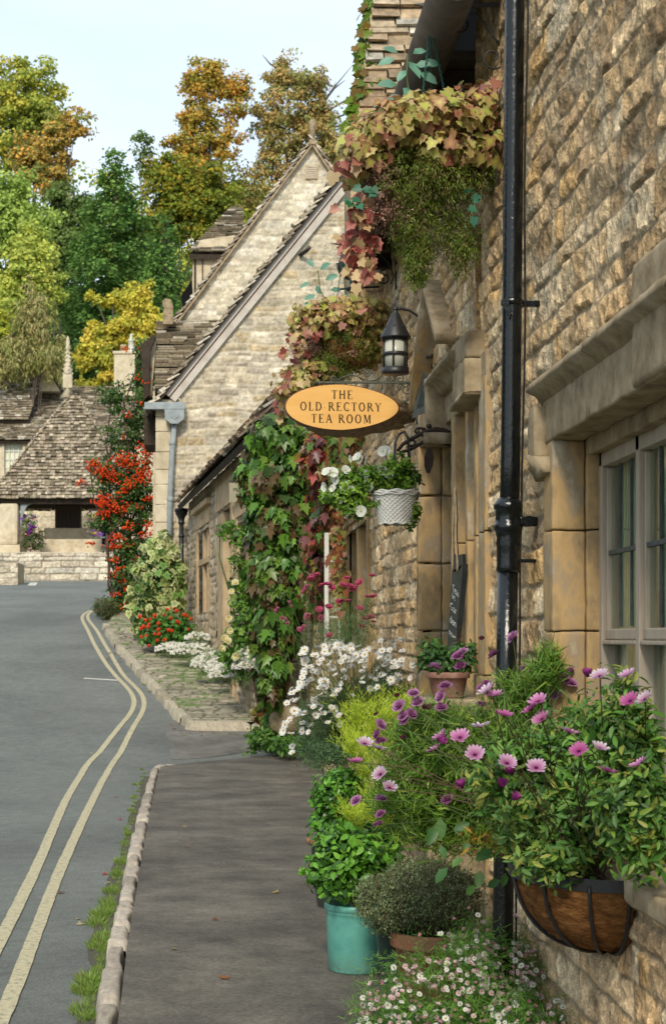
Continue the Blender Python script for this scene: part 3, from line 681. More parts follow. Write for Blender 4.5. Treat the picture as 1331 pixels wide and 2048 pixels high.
m = MB(); m.lathe((px_(2.93), py, 2.93), [(pr+.001, 0), (pr+.006, .006), (pr+.006, .022), (pr+.001, .028)], 28); m.box(px_(2.93)+.02, px_(2.93)+.13, py+.01, py+.03, 2.93, 2.955, .003); m.build('clip', M['blackpaint'], dp)
m = MB(); m.poly([(px_(2.9)-.052, py-.05, 2.94), (px_(2.9)-.030, py-.062, 2.955), (px_(2.9)-.012, py-.062, 2.89), (px_(2.9)-.022, py-.055, 2.868)], (.004, .02, .002)); m.build('loose_strap', M['blackpaint'], dp)
cb = [(px_(z)+.047+.004*math.sin(z*5), py-.012, z) for z in np.arange(0, 6, .15)]
m = MB(); m.tube(cb, .0042, 6); o = m.build('cable', M['ink']); tag(o, 'thin black cable running down beside the drainpipe', 'cable')

# ================================================================== TEA ROOM
tr = thing('tea_room', 'long low rubble stone tea room with a stone door surround, gutter and slate wing roof', 'building', (WX+.3, 12, 0))
YE = 22.7; ZT = 4.46
D0, D1 = 8.63, 9.97; DZ = 2.84
WA = (13.65, 16.0, .95, 2.62)
WX2 = WX+.012
hol = [(YS+.0, D1, -1, DZ-.02) if False else (7.50, D1+.05, -.1, DZ-.0), (WA[0]-.2, WA[1], WA[2], WA[3])]
grid_wall('wall', (WX2, 0, 0), (0, 1, 0), (0, 0, 1), (-1, 0, 0), (YS-.3, YE), (-.05, ZT+.05), .02, .016, 33, M['stone'], tr, holes=hol, ch=(.07, .15), sl=(.12, .38), bulge=.014, fine=.015, mort=.010)
grid_wall('end_wall', (WX2, YE, 0), (1, 0, 0), (0, 0, 1), (0, 1, 0), (0, 3), (-.2, ZT), .05, .04, 34, M['stone'], tr)
m = MB(); m.box(WX+.03+.02, 5, D1+.02, WA[0]-.01, -.1, ZT); m.box(WX+.05, 5, YS-.3, D1+.02, DZ, ZT); m.box(WX+.05, 5, WA[1]+.01, YE-.02, -.1, ZT); m.box(WX+.05, 5, WA[0]-.01, WA[1]+.01, -.1, .94); m.box(WX+.05, 5, WA[0]-.01, WA[1]+.01, 2.64, ZT); m.box(WX+.5, 5, YS-.3, D0, -.1, DZ)
m.build('wall_core', M['dress2'], tr)
# near building's exposed quoin face
grid_wall('seam_wall', (WX+.4, YS, 0), (-1, 0, 0), (0, 0, 1), (0, 1, 0), (0, .43), (2.8, 5.2), .02, .015, 35, M['stone'], cot)
# door recess: far reveal of ochre blocks, dark oak door set back
m = MB(); z = 0
for k, h in enumerate((.34, .36, .40, .30, .24, .42, .42, .34)):
    m.box(WX-.035, WX+.11, D1-.01, D1+.10, z+.006, z+h-.006, .014); m.box(WX+.112, WX+.42, D1-.012+.006*(k % 2), D1+.08, z+.004, z+h-.004, .010); z += h
m.build('door_jamb', M['dress'], tr)
m = MB(); m.box(WX+.30, WX+.36, D0, D1-.02, .05, DZ); dd_ = m.build('door', M['door'], tr)
m = MB()
for k in range(5): m.box(WX+.288, WX+.299, D0+.08+k*.25, D0+.10+k*.25, .05, DZ-.05)
m.build('door_plank_cover', M['door'], dd_)
m = MB(); m.box(WX-.03, WX+.4, D0-.02, D1+.1, -.02, .06, .01); m.build('door_step', M['dress2'], tr)
# near jamb: moulded band of dressed stone seen almost edge on
m = MB()
def band(y0, y1, x, z0=0.0, z1=DZ):
    zs = [z0, .78, 1.42, 2.10, z1]
    for a, b in zip(zs[:-1], zs[1:]): m.box(x, WX+.45, y0+.001, y1-.001, a+.003, b-.003, .006)
band(8.50, 8.63, WX-.030); band(8.30, 8.50, WX+.045); band(8.22, 8.30, WX-.005); band(7.98, 8.22, WX+.06); band(7.90, 7.98, WX-.012); band(7.72, 7.90, WX+.03); band(7.52, 7.72, WX-.032)
m.build('door_jamb', M['dress'], tr)
m = MB()
for (x0, y0, y1) in ((WX-.03, 7.52, 8.1), (WX-.03, 8.105, 8.9), (WX-.03, 8.905, 9.99)): m.box(x0, WX+.45, y0, y1, DZ-.06, DZ+.12, .008)
m.build('door_lintel', M['dress2'], tr)
# hood mould over the door: far return, top and big near label block
m = MB()
hz0 = zE(705, 372)
pr2 = [(.02, 0), (-.13, -.02), (-.14, -.05), (-.09, -.075), (-.06, -.12), (.02, -.13)]
m.poly([(WX+x, 8.02, zE(700, 395)+.0+z) for x, z in pr2], (0, .92, 0)) 
m.box(WX-.13, WX+.02, 8.86, 8.97, zE(862, 365), zE(748, 365), .01)
m.poly([(WX-.15, 8.84, zE(862, 365)), (WX-.15, 9.02, zE(850, 365)), (WX-.16, 9.02, zE(868, 365)), (WX-.15, 8.84, zE(884, 365))], (.15, 0, 0))
m.build('hood_mould', M['dress2'], tr)
m = MB(); m.box(WX-.10, WX+.02, 7.66, 8.04, zE(722, 412), zE(668, 412), .012); m.box(WX-.11, WX+.02, 7.64, 8.03, zE(796, 412), zE(724, 412), .012)
m.poly([(WX-.12, 7.63, zE(790, 412)), (WX-.12, 8.04, zE(790, 412)), (WX-.12, 8.04, zE(808, 412)), (WX-.12, 7.9, zE(800, 412)), (WX-.12, 7.74, zE(803, 412))], (.13, 0, 0))
m.build('hood_label', M['dress2'], tr)
# gabled drip slabs above the door
def slab(a, b, x0, x1, t):
    a = Vector(a); b = Vector(b); mm_ = MB(); d = (b-a); n = Vector((0, -d.z, d.y)).normalized()*t
    if n.z > 0: n = -n
    mm_.poly([(x0, a.y, a.z), (x0, b.y, b.z), (x0, b.y+n.y, b.z+n.z), (x0, a.y+n.y, a.z+n.z)], (x1-x0, 0, 0)); return mm_
ridge = (0, 9.30, zE(558, 345)); near_ = (0, 8.72, zE(668, 368)); far_ = (0, 9.95, zE(800, 330))
slab(ridge, near_, WX-.10, WX+.03, .055).build('drip_slab', M['dress2'], tr); slab(ridge, far_, WX-.10, WX+.03, .055).build('drip_slab', M['dress'], tr)
# slate-hung piece between
m = MB(); m.poly([(WX-.10, 9.25, zE(745, 345)), (WX-.11, 9.55, zE(800, 335)), (WX-.12, 9.6, zE(838, 333)), (WX-.02, 9.3, zE(815, 344))], (.012, 0, .01)); m.build('lead_flashing', M['darklead'], tr)
# window behind the ivy: mouldings and mullions
m = MB()
for (a, b, x) in ((WA[0]-.28, WA[0]-.20, -.032), (WA[0]-.20, WA[0]-.12, .03), (WA[0]-.12, WA[0]-.05, -.018), (WA[0]-.05, WA[0]+.03, .04), (WA[0]+.03, WA[0]+.08, .10)): m.box(WX+x, WX+.3, a+.001, b-.001, WA[2]-.02, WA[3]+.05, .004)
m.box(WX-.02, WX+.3, WA[1]-.04, WA[1]+.10, WA[2]-.02, WA[3]+.05, .01); m.box(WX+.02, WX+.2, 14.82, 14.98, WA[2], WA[3], .01)
m.box(WX-.05, WX+.3, WA[0]-.28, WA[1]+.1, WA[2]-.12, WA[2]-.021, .01); m.box(WX-.03, WX+.3, WA[0]-.28, WA[1]+.1, WA[3]+.051, WA[3]+.22, .01)
w1 = m.build('window_surround', M['dress'], tr)
m = MB(); m.box(WX+.21, WX+.215, WA[0], WA[1], WA[2], WA[3]); m.build('pane', M['glass'], w1)
m = MB(); m.box(WX+.6, WX+.61, WA[0]-.1, WA[1]+.1, WA[2]-.1, WA[3]+.1); m.build('interior', M['dark'], w1)
# open white casement standing out from the far side of that window
m = MB(); cx0, cx1, cz0, cz1, cyy = at(648, 0, 200).x, at(703, 0, 200).x, zE(1290, 200), zE(1066, 200), 15.98
m.box(cx0, cx0+.045, cyy-.02, cyy+.02, cz0, cz1, .005); m.box(cx1-.03, cx1, cyy-.02, cyy+.02, cz0, cz1, .005); m.box(cx0+.046, cx1-.031, cyy-.02, cyy+.02, cz1-.04, cz1, .005); m.box(cx0+.046, cx1-.031, cyy-.02, cyy+.02, cz0, cz0+.06, .005)
cs = m.build('open_casement', M['white'], tr)
m = MB()
for q in (1, 2, 3): z = cz0+(cz1-cz0)*q/4; m.box(cx0+.046, cx1-.031, cyy-.01, cyy+.01, z-.009, z+.009)
x = (cx0+cx1)/2+.01; m.box(x-.008, x+.008, cyy-.01, cyy+.01, cz0+.06, cz1-.04); m.build('glazing_bar', M['white'], cs)
m = MB(); m.box(cx0+.04, cx1-.03, cyy-.002, cyy+.002, cz0+.05, cz1-.03); m.build('pane', M['glass'], cs)
m = MB(); m.tube([(cx0+.06, cyy-.03, cz1-.50), (cx0+.055, cyy-.035, cz1-.44), (cx0+.06, cyy-.03, cz1-.37)], .008, 8); m.build('casement_stay', M['white'], cs)
# gutter, soffit, roof
gx = WX-.265; gz = ZT-.03
G0, G1 = 6.85, 3200/262.
V = []; Fc = []
for j, y in enumerate((G0, G1)):
    for k in range(13):
        a = math.pi+math.pi*k/12
        for rr in (.105, .098): V.append((gx+rr*math.cos(a), y, gz+rr*math.sin(a)))
n_ = 26
for k in range(12):
    a = 2*k; Fc += [(a, a+2, a+2+n_, a+n_), (a+1, a+1+n_, a+3+n_, a+3)]
    Fc += [(a, a+1, a+3, a+2), (a+n_, a+2+n_, a+3+n_, a+1+n_)]
np_mesh('gutter', V, Fc, M['gutter'], tr, None, True)
m = MB()
for y in (9.0, 10.6, G1-.12): m.tube(arc((gx, y, gz), .112, 180, 360, 10), .008, 6)
m.tube([(gx-.10, G1+.01, gz-.17), (gx+.22, G1+.01, gz-.15)], .008, 6); m.tube([(gx, G1+.01, gz-.10), (gx, G1+.01, gz-.22)], .009, 6); m.tube([(gx-.03, G1+.01, gz-.168), (gx+.03, G1+.01, gz-.168)], .018, 6)
m.build('gutter_bracket', M['iron'], tr)
m = MB(); m.box(gx+.06, WX+.04, YS+.05, G1+.05, ZT-.02, ZT+.02)
y = YS+.2
while y < G1: m.box(gx+.03, WX+.03, y, y+.07, ZT-.12, ZT-.021, .004); y += .55
m.build('soffit', M['soffit'], tr)
m = MB(); m.poly([(gx-.04, G0, ZT+.05), (gx-.04, G1+.05, ZT+.05), (4.6, G1+.05, ZT+3.6), (4.6, G0, ZT+3.6)], (0, 0, .05)); m.build('roof', M['slate'], tr)
m = MB(); m.poly([(WX+.02, G1+.05, ZT-.05), (WX+.02, YE, ZT-.05), (4.6, YE, ZT+3.0), (4.6, G1+.05, ZT+3.0)], (0, 0, .05)); m.build('roof', M['slate'], tr)
# wing: rubble wall to the left of the gutter end, slate slope facing the street end
wy0 = 3200/258.
wl = at(692, 0, 250).x
grid_wall('wing_wall', (wl, wy0+.02, 0), (1, 0, 0), (0, 0, 1), (0, -1, 0), (0, 1.2), (3.95, 5.5), .02, .016, 44, M['stone'], tr)
m = MB(); m.box(wl+.01, 4, wy0+.05, 13.1, 4.0, 5.6); m.build('wing_core', M['dress2'], tr)
sy = 3200/249.; a = at(700, 335, 249); b = at(752, -40, 236); ud = Vector((1, 0, 0)); vd = (Vector((a.x, b.y, b.z))-a).normalized()
Ls = (b-a).length; nrow = 26; rows = []; v = 0
rr_ = random.Random(3); lean = (b.x-a.x)/Ls
while v < Ls: h = rr_.uniform(.07, .11); rows.append((v, v+h, lean*v, 1.8)); v += h
slates('wing_roof', a, ud, vd, rows, M['slate'], tr, SL_LITE, (.14, .36), .03, .1, .8, 5)
m = MB(); o_ = a+Vector((0.03, .05, -.05)); m.poly([o_, o_+Vector((1.8, 0, 0)), o_+vd*Ls+Vector((1.8, 0, 0)), o_+vd*Ls+Vector((lean*Ls, 0, 0))], (0, .1, -.05)); m.build('wing_roof_deck', M['soffit'], tr)
# end pier of dressed stone with a rounded boulder at its foot
m = MB(); s_ = 139.
pa = at(572, 0, s_).x; zz0 = 0
for k, h in enumerate((.42, .38, .45, .42)):
    m.box(pa+.01*(k % 2)+(.0 if k else -.03), WX+.1, 22.95, 23.6, zz0+.004, zz0+h-.004, .03); zz0 += h
o = m.build('stone_pier', M['dress2']); tag(o, 'lichen grey dressed stone pier at the corner of the tea room beside the ivy', 'stone pier')
m = MB(); b_ = bmesh.new(); bmesh.ops.create_icosphere(b_, subdivisions=3, radius=.22)
for v_ in b_.verts: v_.co = Vector((v_.co.x*1.1, v_.co.y, v_.co.z*1.1)); v_.co *= 1+.12*math.sin(v_.co.x*9+v_.co.z*7); v_.co += at(570, 1440, 150)
for f in b_.faces: f.smooth = True
m.merge(b_); o = m.build('boulder', M['dress2']); tag(o, 'rounded tan boulder at the foot of the stone pier', 'boulder')

# ================================================================== SIGN, LANTERN, BRACKETS
# tea room sign: slice of a log, wide varnished face, bark all round, hung from a scrolled green bracket
SG = 312.; sg = thing('tea_room_sign', 'oval log slice sign lettered The Old Rectory Tea Room, varnished face and bark edge', 'sign', at(684, 866, SG))
cxs, czs = at(684, 815, SG).x, at(684, 815, SG).z
yaw = math.radians(6)
def sp(u, w, d=0):      # sign plane: u right, w up, d towards the camera
    return Vector((cxs+u*math.cos(yaw)+d*math.sin(yaw)*-1, F/SG+u*math.sin(yaw)-d*math.cos(yaw), czs+w))
def oval(k_, n=64, sx=1, sz=1, ox=0, oz=0):
    out = []
    for i in range(n):
        a = 2*math.pi*i/n; x = math.cos(a); z = math.sin(a)
        x = math.copysign(abs(x)**.93, x); 
        if x > 0: z *= 1-.20*x; 
        out.append(((.3755*x*k_)*sx+ox, (.149*z*k_)*sz+oz-.018*x*(x > -.2)*0))
    return out
f0 = oval(1); fi = oval(.972); bk = [(x*(1.0)+.115*(1 if x > 0 else .55)*(abs(x)/.3755), z*1.04-.012) for x, z in oval(1.02)]
m = MB(); m.poly([sp(x, z, .012) for x, z in fi]); face = m.build('face', M['wood'], sg)
def ring(a, da, b, db, mat, name):
    V = [tuple(sp(x, z, da)) for x, z in a]+[tuple(sp(x, z, db)) for x, z in b]; n = len(a)
    return np_mesh(name, V, [(i, (i+1) % n, n+(i+1) % n, n+i) for i in range(n)], mat, sg, None, True)
ring(fi, .012, f0, .008, M['barkedge'], 'bark_rim')
V = []; n = 64; lay = 7
for q in range(lay+1):
    t = q/lay
    for i in range(n):
        x = f0[i][0]*(1-t)+bk[i][0]*t; z = f0[i][1]*(1-t)+bk[i][1]*t; w = 1+.035*math.sin(i*1.9+q)+.02*math.sin(i*5.3)*(0 < q)
        V.append(tuple(sp(x*(w if 0 < q else 1), z*(w if 0 < q else 1), .008-t*.20)))
Fb = [(q*n+i, q*n+(i+1) % n, (q+1)*n+(i+1) % n, (q+1)*n+i) for q in range(lay) for i in range(n)]
np_mesh('bark', V, Fb, M['bark'], sg, None, True)
m = MB(); m.poly([V[lay*n+i] for i in range(n)]); m.build('back', M['bark'], sg)
# serif capitals drawn as strokes
TH, TN = .175, .085
def seg_(x0, y0, x1, y1, w0, w1=None):
    w1 = w0 if w1 is None else w1; dx, dy = x1-x0, y1-y0; 
    if abs(dy) > abs(dx)*.3: return [(x0-w0/2, y0), (x0+w0/2, y0), (x1+w1/2, y1), (x1-w1/2, y1)]
    return [(x0, y0-w0/2), (x1, y1-w1/2), (x1, y1+w1/2), (x0, y0+w0/2)]
def ser(x, y, w=.26): s = 1 if y < .5 else -1; return [(x-w/2, y), (x+w/2, y), (x+w/2, y+s*.022), (x+TH*.5, y+s*.06), (x-TH*.5, y+s*.06), (x-w/2, y+s*.022)]
def vser(x, y, h, left):                                      # vertical serif at the end of a horizontal
    s = -1 if left else 1; return [(x, y-h/2), (x+.022*s, y-h/2), (x+.022*s, y+h/2), (x, y+h/2)]
def bow(cx, cy, rx, ry, a0, a1, n=18, fat=TH, thin=TN):
    out = []
    for k in range(n):
        q = []
        for a in (a0+(a1-a0)*k/n, a0+(a1-a0)*(k+1)/n):
            r = math.radians(a); w = thin+(fat-thin)*abs(math.cos(r)); q.append((cx+(rx)*math.cos(r), cy+ry*math.sin(r), cx+(rx-w)*math.cos(r), cy+(ry-min(w, thin*1.3))*math.sin(r)))
        out.append([(q[0][0], q[0][1]), (q[1][0], q[1][1]), (q[1][2], q[1][3]), (q[0][2], q[0][3])])
    return out
def glyph(c):
    if c == 'T': return .78, [seg_(.39, 0, .39, 1, TH), ser(.39, 0, .3), seg_(.04, .975, .74, .975, .05), [(.04, .96), (.04, .76), (.065, .76), (.10, .96)], [(.74, .96), (.74, .76), (.715, .76), (.68, .96)]]
    if c == 'H': return .92, [seg_(.18, 0, .18, 1, TH), seg_(.74, 0, .74, 1, TH), seg_(.18, .52, .74, .52, TN), ser(.18, 0), ser(.18, 1), ser(.74, 0), ser(.74, 1)]
    if c == 'E': return .76, [seg_(.18, 0, .18, 1, TH), seg_(.06, .977, .64, .977, .046), seg_(.06, .023, .68, .023, .046), seg_(.18, .52, .5, .52, TN), [(.64, .97), (.64, .78), (.62, .78), (.58, .96)], [(.70, .0), (.70, .24), (.68, .24), (.62, .04)], vser(.5, .52, .18, False)]
    if c == 'L': return .70, [seg_(.18, 0, .18, 1, TH), ser(.18, 1), seg_(.06, .023, .62, .023, .046), [(.65, .0), (.65, .26), (.63, .26), (.56, .04)]]
    if c == 'O': return .94, bow(.45, .5, .42, .52, 0, 360, 36)
    if c == 'D': return .92, [seg_(.18, 0, .18, 1, TH), seg_(.06, .977, .42, .977, .046), seg_(.06, .023, .42, .023, .046)]+bow(.38, .5, .47, .5, -90, 90, 18)
    if c == 'C': return .86, bow(.47, .5, .43, .52, 48, 312, 28)+[[(.76, .72), (.78, .72), (.78, 1.0), (.76, 1.0)], [(.79, .25), (.77, .25), (.74, .1), (.78, .12)]]
    if c == 'R': return .88, [seg_(.18, 0, .18, 1, TH), ser(.18, 0), seg_(.06, .977, .40, .977, .046), seg_(.18, .50, .42, .50, TN), seg_(.80, 0, .42, .5, TH*1.1), ser(.82, 0, .16)]+bow(.38, .74, .29, .26, -90, 90, 14)
    if c == 'Y': return .84, [seg_(.42, 0, .42, .5, TH), seg_(.42, .46, .12, 1, TH), seg_(.42, .46, .72, 1, TN), ser(.42, 0, .28), ser(.12, 1, .24), ser(.74, 1, .22)]
    if c == 'A': return .88, [seg_(.12, 0, .43, 1, TN), seg_(.76, 0, .43, 1, TH), seg_(.22, .36, .66, .36, TN), ser(.12, 0, .22), ser(.76, 0, .26)]
    if c == 'M': return 1.06, [seg_(.16, 0, .18, 1, TN), seg_(.88, 0, .86, 1, TH), seg_(.52, .08, .22, 1, TH), seg_(.52, .08, .84, 1, TN), ser(.16, 0, .22), ser(.88, 0, .26), ser(.16, 1, .2), ser(.88, 1, .2)]
    return .42, []
def letters(text, cx, base, h, place, mat, parent, track=.10, wd=.86, name='lettering', left=False):
    w = sum(glyph(c)[0]*h*wd+track*h for c in text)-track*h; x = cx if left else cx-w/2
    V = []; Fc = []; z = 0
    for c in text:
        adv, ps = glyph(c)
        for p in ps:
            z += 1; k = len(V)
            for (a, b) in p: V.append(tuple(place(x+a*h*wd, base+b*h, .0008+.00006*(z % 9))))
            for i in range(1, len(p)-1): Fc.append((k, k+i, k+i+1))
        x += adv*h*wd+track*h
    return np_mesh(name, V, Fc, mat, parent, None, False)
pl = lambda a, b, d: sp(a, b, .012+d)
for t, c_, b_, h_ in (('THE', 0, 24.5, 17.2), ('OLD RECTORY', -3, .5, 17.2), ('TEA ROOM', -2, -23.5, 17.2)):
    letters(t, (c_)/SG, (b_-8+0)/SG, h_/SG, pl, M['ink'], face, .17, .88)
for (u, w) in ((-36, -1), (10, -2), (24, -6)):
    m = MB(); m.lathe(sp(u/SG, w/SG, .013), [(.004, 0), (.003, .001)], 8); m.build('knot', M['barkedge'], face)
# sign bracket
sb = thing('sign_bracket', 'weathered green scrolled iron bracket carrying the tea room sign', 'bracket', (WX-.02, 3200/SG, zE(765, SG)))
zb = zE(764, SG); yb = 3200/SG+.02; xr = at(831, 0, SG).x
m = MB(); m.box(at(632, 0, SG).x, WX, yb-.008, yb+.008, zb-.007, zb+.007, .002); m.tube([at(632, 764, SG)+Vector((-.006, .02, 0)), at(632, 764, SG)+Vector((.01, .02, 0))], .013, 10)
m.box(xr-.008, xr+.008, yb-.01, yb+.01, zE(832, SG), zb, .002); m.tube([(xr, yb, zE(832, SG)), (xr+.01, yb, zE(848, SG))], .006, 6); m.box(xr, WX+.02, yb-.006, yb+.006, zb-.08, zb-.07); m.build('bar', M['verdigris'], sb)
m = MB(); X = Vector((1, 0, 0)); Z = Vector((0, 0, 1))
def spiral(c, r0, turns, a0, sgn=1, n=28, r1=.15): return [Vector(c)+(X*math.cos(a0+sgn*2*math.pi*turns*k/n)+Z*math.sin(a0+sgn*2*math.pi*turns*k/n))*r0*(1-(1-r1)*k/n) for k in range(n+1)]
for (u, v, r, t, a, s_) in ((668, 756, 7, 1.3, -1.5, -1), (735, 747, 9, 1.5, 0, 1), (782, 754, 8, 1.4, 3.1, 1), (800, 757, 7, 1.2, 1, -1), (813, 778, 12, 1.5, 1.5, -1), (800, 774, 8, 1.3, 0, 1)):
    m.tube(spiral(at(u, v, SG)+Vector((0, .02, 0)), r/SG, t, a, s_), .0045, 6)
m.tube([at(u, v, SG)+Vector((0, .02, 0)) for u, v in ((668, 762), (690, 752), (702, 748), (716, 752), (728, 760))], .005, 6)
m.tube([at(u, v, SG)+Vector((0, .02, 0)) for u, v in ((732, 762), (752, 759), (765, 750))], .005, 6); m.tube([at(u, v, SG)+Vector((0, .02, 0)) for u, v in ((829, 768), (822, 795), (808, 806))], .005, 6)
m.build('scroll', M['verdigris'], sb)
for u in (692, 764):
    m = MB(); m.tube([at(u, 764, SG), at(u, 778, SG)+Vector((0, .02, 0))], .0025, 5); m.build('hanger', M['verdigris'], sb)
# lantern on a curved arm
LG = 333.; ln = thing('wall_lantern', 'black cylindrical lantern with conical roof hanging on a curved arm left of the door', 'lantern', at(790, 750, LG))
c = at(790, 750, LG)
m = MB(); m.lathe(c+Vector((0, 0, 2/LG)), [(.0, 0), (27/LG, 0), (27.5/LG, .005), (27.5/LG, 12/LG), (25/LG, 12.5/LG)], 28); m.build('base_ring', M['iron'], ln)
m = MB(); m.lathe(c+Vector((0, 0, 14/LG)), [(22.5/LG, 0), (22.5/LG, 58/LG)], 28); m.build('glass_cylinder', M['frost'], ln)
m = MB(); m.lathe(c+Vector((0, 0, 37/LG)), [(24/LG, 0), (26/LG, .002), (26/LG, 7/LG), (24/LG, 7.5/LG)], 28)
m.lathe(c+Vector((0, 0, 68/LG)), [(24/LG, 0), (25.5/LG, .002), (25.5/LG, 6/LG), (24/LG, 6.5/LG)], 28)
for k in range(6):
    a = k*math.pi/3+.25; q = c+Vector((math.cos(a)*24.5/LG, math.sin(a)*24.5/LG, 0)); m.tube([q+Vector((0, 0, 12/LG)), q+Vector((0, 0, 72/LG))], .0065, 6)
m.build('cage', M['iron'], ln)
m = MB(); m.lathe(c+Vector((0, 0, 72/LG)), [(31/LG, 0), (30.5/LG, 4/LG), (18/LG, 28/LG), (8/LG, 50/LG), (4/LG, 56/LG), (5/LG, 58/LG), (5.5/LG, 62/LG), (0, 67/LG)], 28)
for k in range(7):
    a = k*math.pi*2/7; q = c+Vector((math.cos(a)*17/LG, math.sin(a)*17/LG, 98/LG)); m.tube([q, q*1+Vector((math.cos(a)*.012, math.sin(a)*.012, -.014))], .007, 6)
m.build('roof', M['iron'], ln)
m = MB(); ap = [at(u, v, LG) for u, v in ((790, 618), (800, 617), (818, 621), (836, 633), (850, 652), (860, 680), (863, 706))]
ap = [p+Vector((.0, .0, 0)) for p in ap]; m.tube(ap, [.012, .009, .008, .008, .008, .008, .008], 8)
q = at(858, 712, LG); m.tube([at(868, 682, LG), at(867, 700, LG), at(862, 712, LG), at(852, 716, LG)], .009, 8); m.tube([at(868, 682, LG), (WX+.01, 3200/LG, zE(690, LG))], .009, 8); m.tube([at(873, 680, LG), at(872, 725, LG), at(866, 736, LG)], .010, 8); m.tube([at(866, 728, LG), at(866, 737, LG)], .016, 10)
m.build('arm', M['iron'], ln)
# three hanging-basket brackets, each a thing of its own
def bracket(label, s, u0, u1, v, vb, scrolls, diag, r=.006, mat='iron', name='hanging_basket_bracket', ytip=0):
    b = thing(name, label, 'bracket', (WX, F/s, zE(v, s)), 'brackets for the hanging baskets')
    y = F/s; x0, x1 = at(u0, 0, s).x, at(u1, 0, s).x; z = zE(v, s)
    m = MB(); m.box(x0+.03, x1+.02, y-.006, y+.006, z-.009, z+.009, .002); m.poly([(x0+.03, y-.006, z-.009), (x0+.03, y-.006, z+.009), (x0-.02, y-.002, z+.004)], (0, .012, 0)); m.build('arm', M[mat], b)
    m = MB(); m.box(x1-.004, x1+.016, y-.012, y+.012, zE(vb, s), z+.012, .003); m.box(x1+.004, WX+.02, y-.006, y+.006, z-.02, z-.01); m.build('back_plate', M[mat], b)
    m = MB()
    for (u, vv, rr, t, a, sg_) in scrolls: m.tube(spiral(at(u, vv, s), rr/s, t, a, sg_, 34), r*.8, 6)
    m.tube([at(a_, b_, s) for a_, b_ in diag], r*.8, 6); m.build('scroll', M[mat], b); return b
bracket('large black scroll bracket at the top behind the drainpipe', 441., 836, 1003, 10, 150, [(922, 48, 26, 1.35, 1.1, 1), (985, 115, 26, 1.2, -.2, -1)], [(930, 22), (950, 28), (968, 48), (985, 72), (1003, 98)])
bracket('thin black scroll bracket half way up the wall above the lantern', 277., 668, 790, 488, 580, [(768, 556, 16, 1.4, 1.4, 1)], [(745, 498), (760, 506), (778, 528), (787, 552), (780, 568)], .007)
# rusty vine-pattern bracket carrying the wicker basket
vb_ = thing('vine_bracket', 'rusty wrought vine pattern bracket beside the door with a hanging iron leaf', 'bracket', (WX, F/361, zE(880, 361)))
S3 = 361.; m = MB()
m.tube([at(u, v, S3) for u, v in ((905, 868), (890, 862), (872, 858), (855, 862), (840, 868), (822, 878), (806, 888), (794, 902))], [.012, .013, .014, .013, .012, .012, .011, .008], 8)
m.tube([at(u, v, S3) for u, v in ((903, 892), (888, 886), (872, 880), (858, 880), (842, 886), (826, 896), (812, 902), (798, 904))], [.011, .012, .013, .012, .011, .01, .009, .007], 8)
m.tube([at(u, v, S3) for u, v in ((885, 856), (875, 872), (888, 880), (898, 870), (890, 858))], .008, 6); m.tube([at(u, v, S3) for u, v in ((862, 856), (848, 874), (835, 868), (838, 856), (850, 858))], .008, 6)
for (u_, v_, r1_, r2_) in ((838, 862, 8, 6), (878, 870, 9, 7), (866, 868, 6, 5), (822, 886, 8, 6), (896, 878, 7, 6)): m.tube([at(u_+r1_*math.cos(a_), v_+r2_*math.sin(a_), S3) for a_ in np.linspace(0, 6.28, 13)], .007, 6, False)
m.build('vine_scroll', M['rust'], vb_)
m = MB(); m.lathe(at(857, 852, S3)-Vector((0, 0, .014)), [(0, 0), (.012, .004), (.016, .014), (.012, .024), (0, .028)], 12); m.tube([at(857, 852, S3), at(857, 880, S3)], .01, 8); m.lathe(at(857, 882, S3)-Vector((0, 0, .012)), [(0, 0), (.017, .004), (.018, .012), (0, .022)], 12); m.build('knob', M['rust'], vb_)
lf = [(0, 0), (7, 8), (10, 22), (8, 38), (2, 54), (-4, 52), (-9, 38), (-9, 20), (-4, 6)]
m = MB(); m.poly([at(857+a, 893+b, S3) for a, b in lf], (0, .012, 0)); m.build('iron_leaf', M['rust'], vb_)
# shop sign and chalkboard are built with their places below
# A-board leaning in the doorway
cbx = thing('chalkboard', 'narrow black chalkboard with white handwriting leaning in the tea room doorway', 'chalkboard', at(905, 1290, 392))
Sb = 392.
A_, B_, C_, D_ = at(903, 1140, Sb), at(924, 1135, Sb), at(906, 1300, Sb), at(893, 1300, Sb)
m = MB(); m.poly([at(903, 1143, Sb), at(925, 1128, Sb), at(921, 1180, Sb), at(908, 1300, Sb), at(893, 1300, Sb)], (.03, .02, 0)); bd = m.build('board', M['slateboard'], cbx)
m = MB(); m.poly([at(903, 1143, Sb), at(912, 1143, Sb), at(911, 1110, Sb), at(907, 1108, Sb)], (.02, .02, 0)); m.poly([at(915, 1143, Sb), at(925, 1128, Sb), at(924, 1108, Sb), at(917, 1110, Sb)], (.02, .02, 0)); m.build('frame_top', M['slateboard'], cbx)
m = MB(); m.poly([at(906, 975, Sb), at(910, 975, Sb), at(914, 1144, Sb), at(911, 1144, Sb)], (.01, .012, 0)); m.poly([at(904, 1010, Sb), at(906, 1010, Sb), at(904, 1143, Sb), at(902, 1143, Sb)], (.01, .012, 0)); m.build('prop', M['dress2'], cbx)
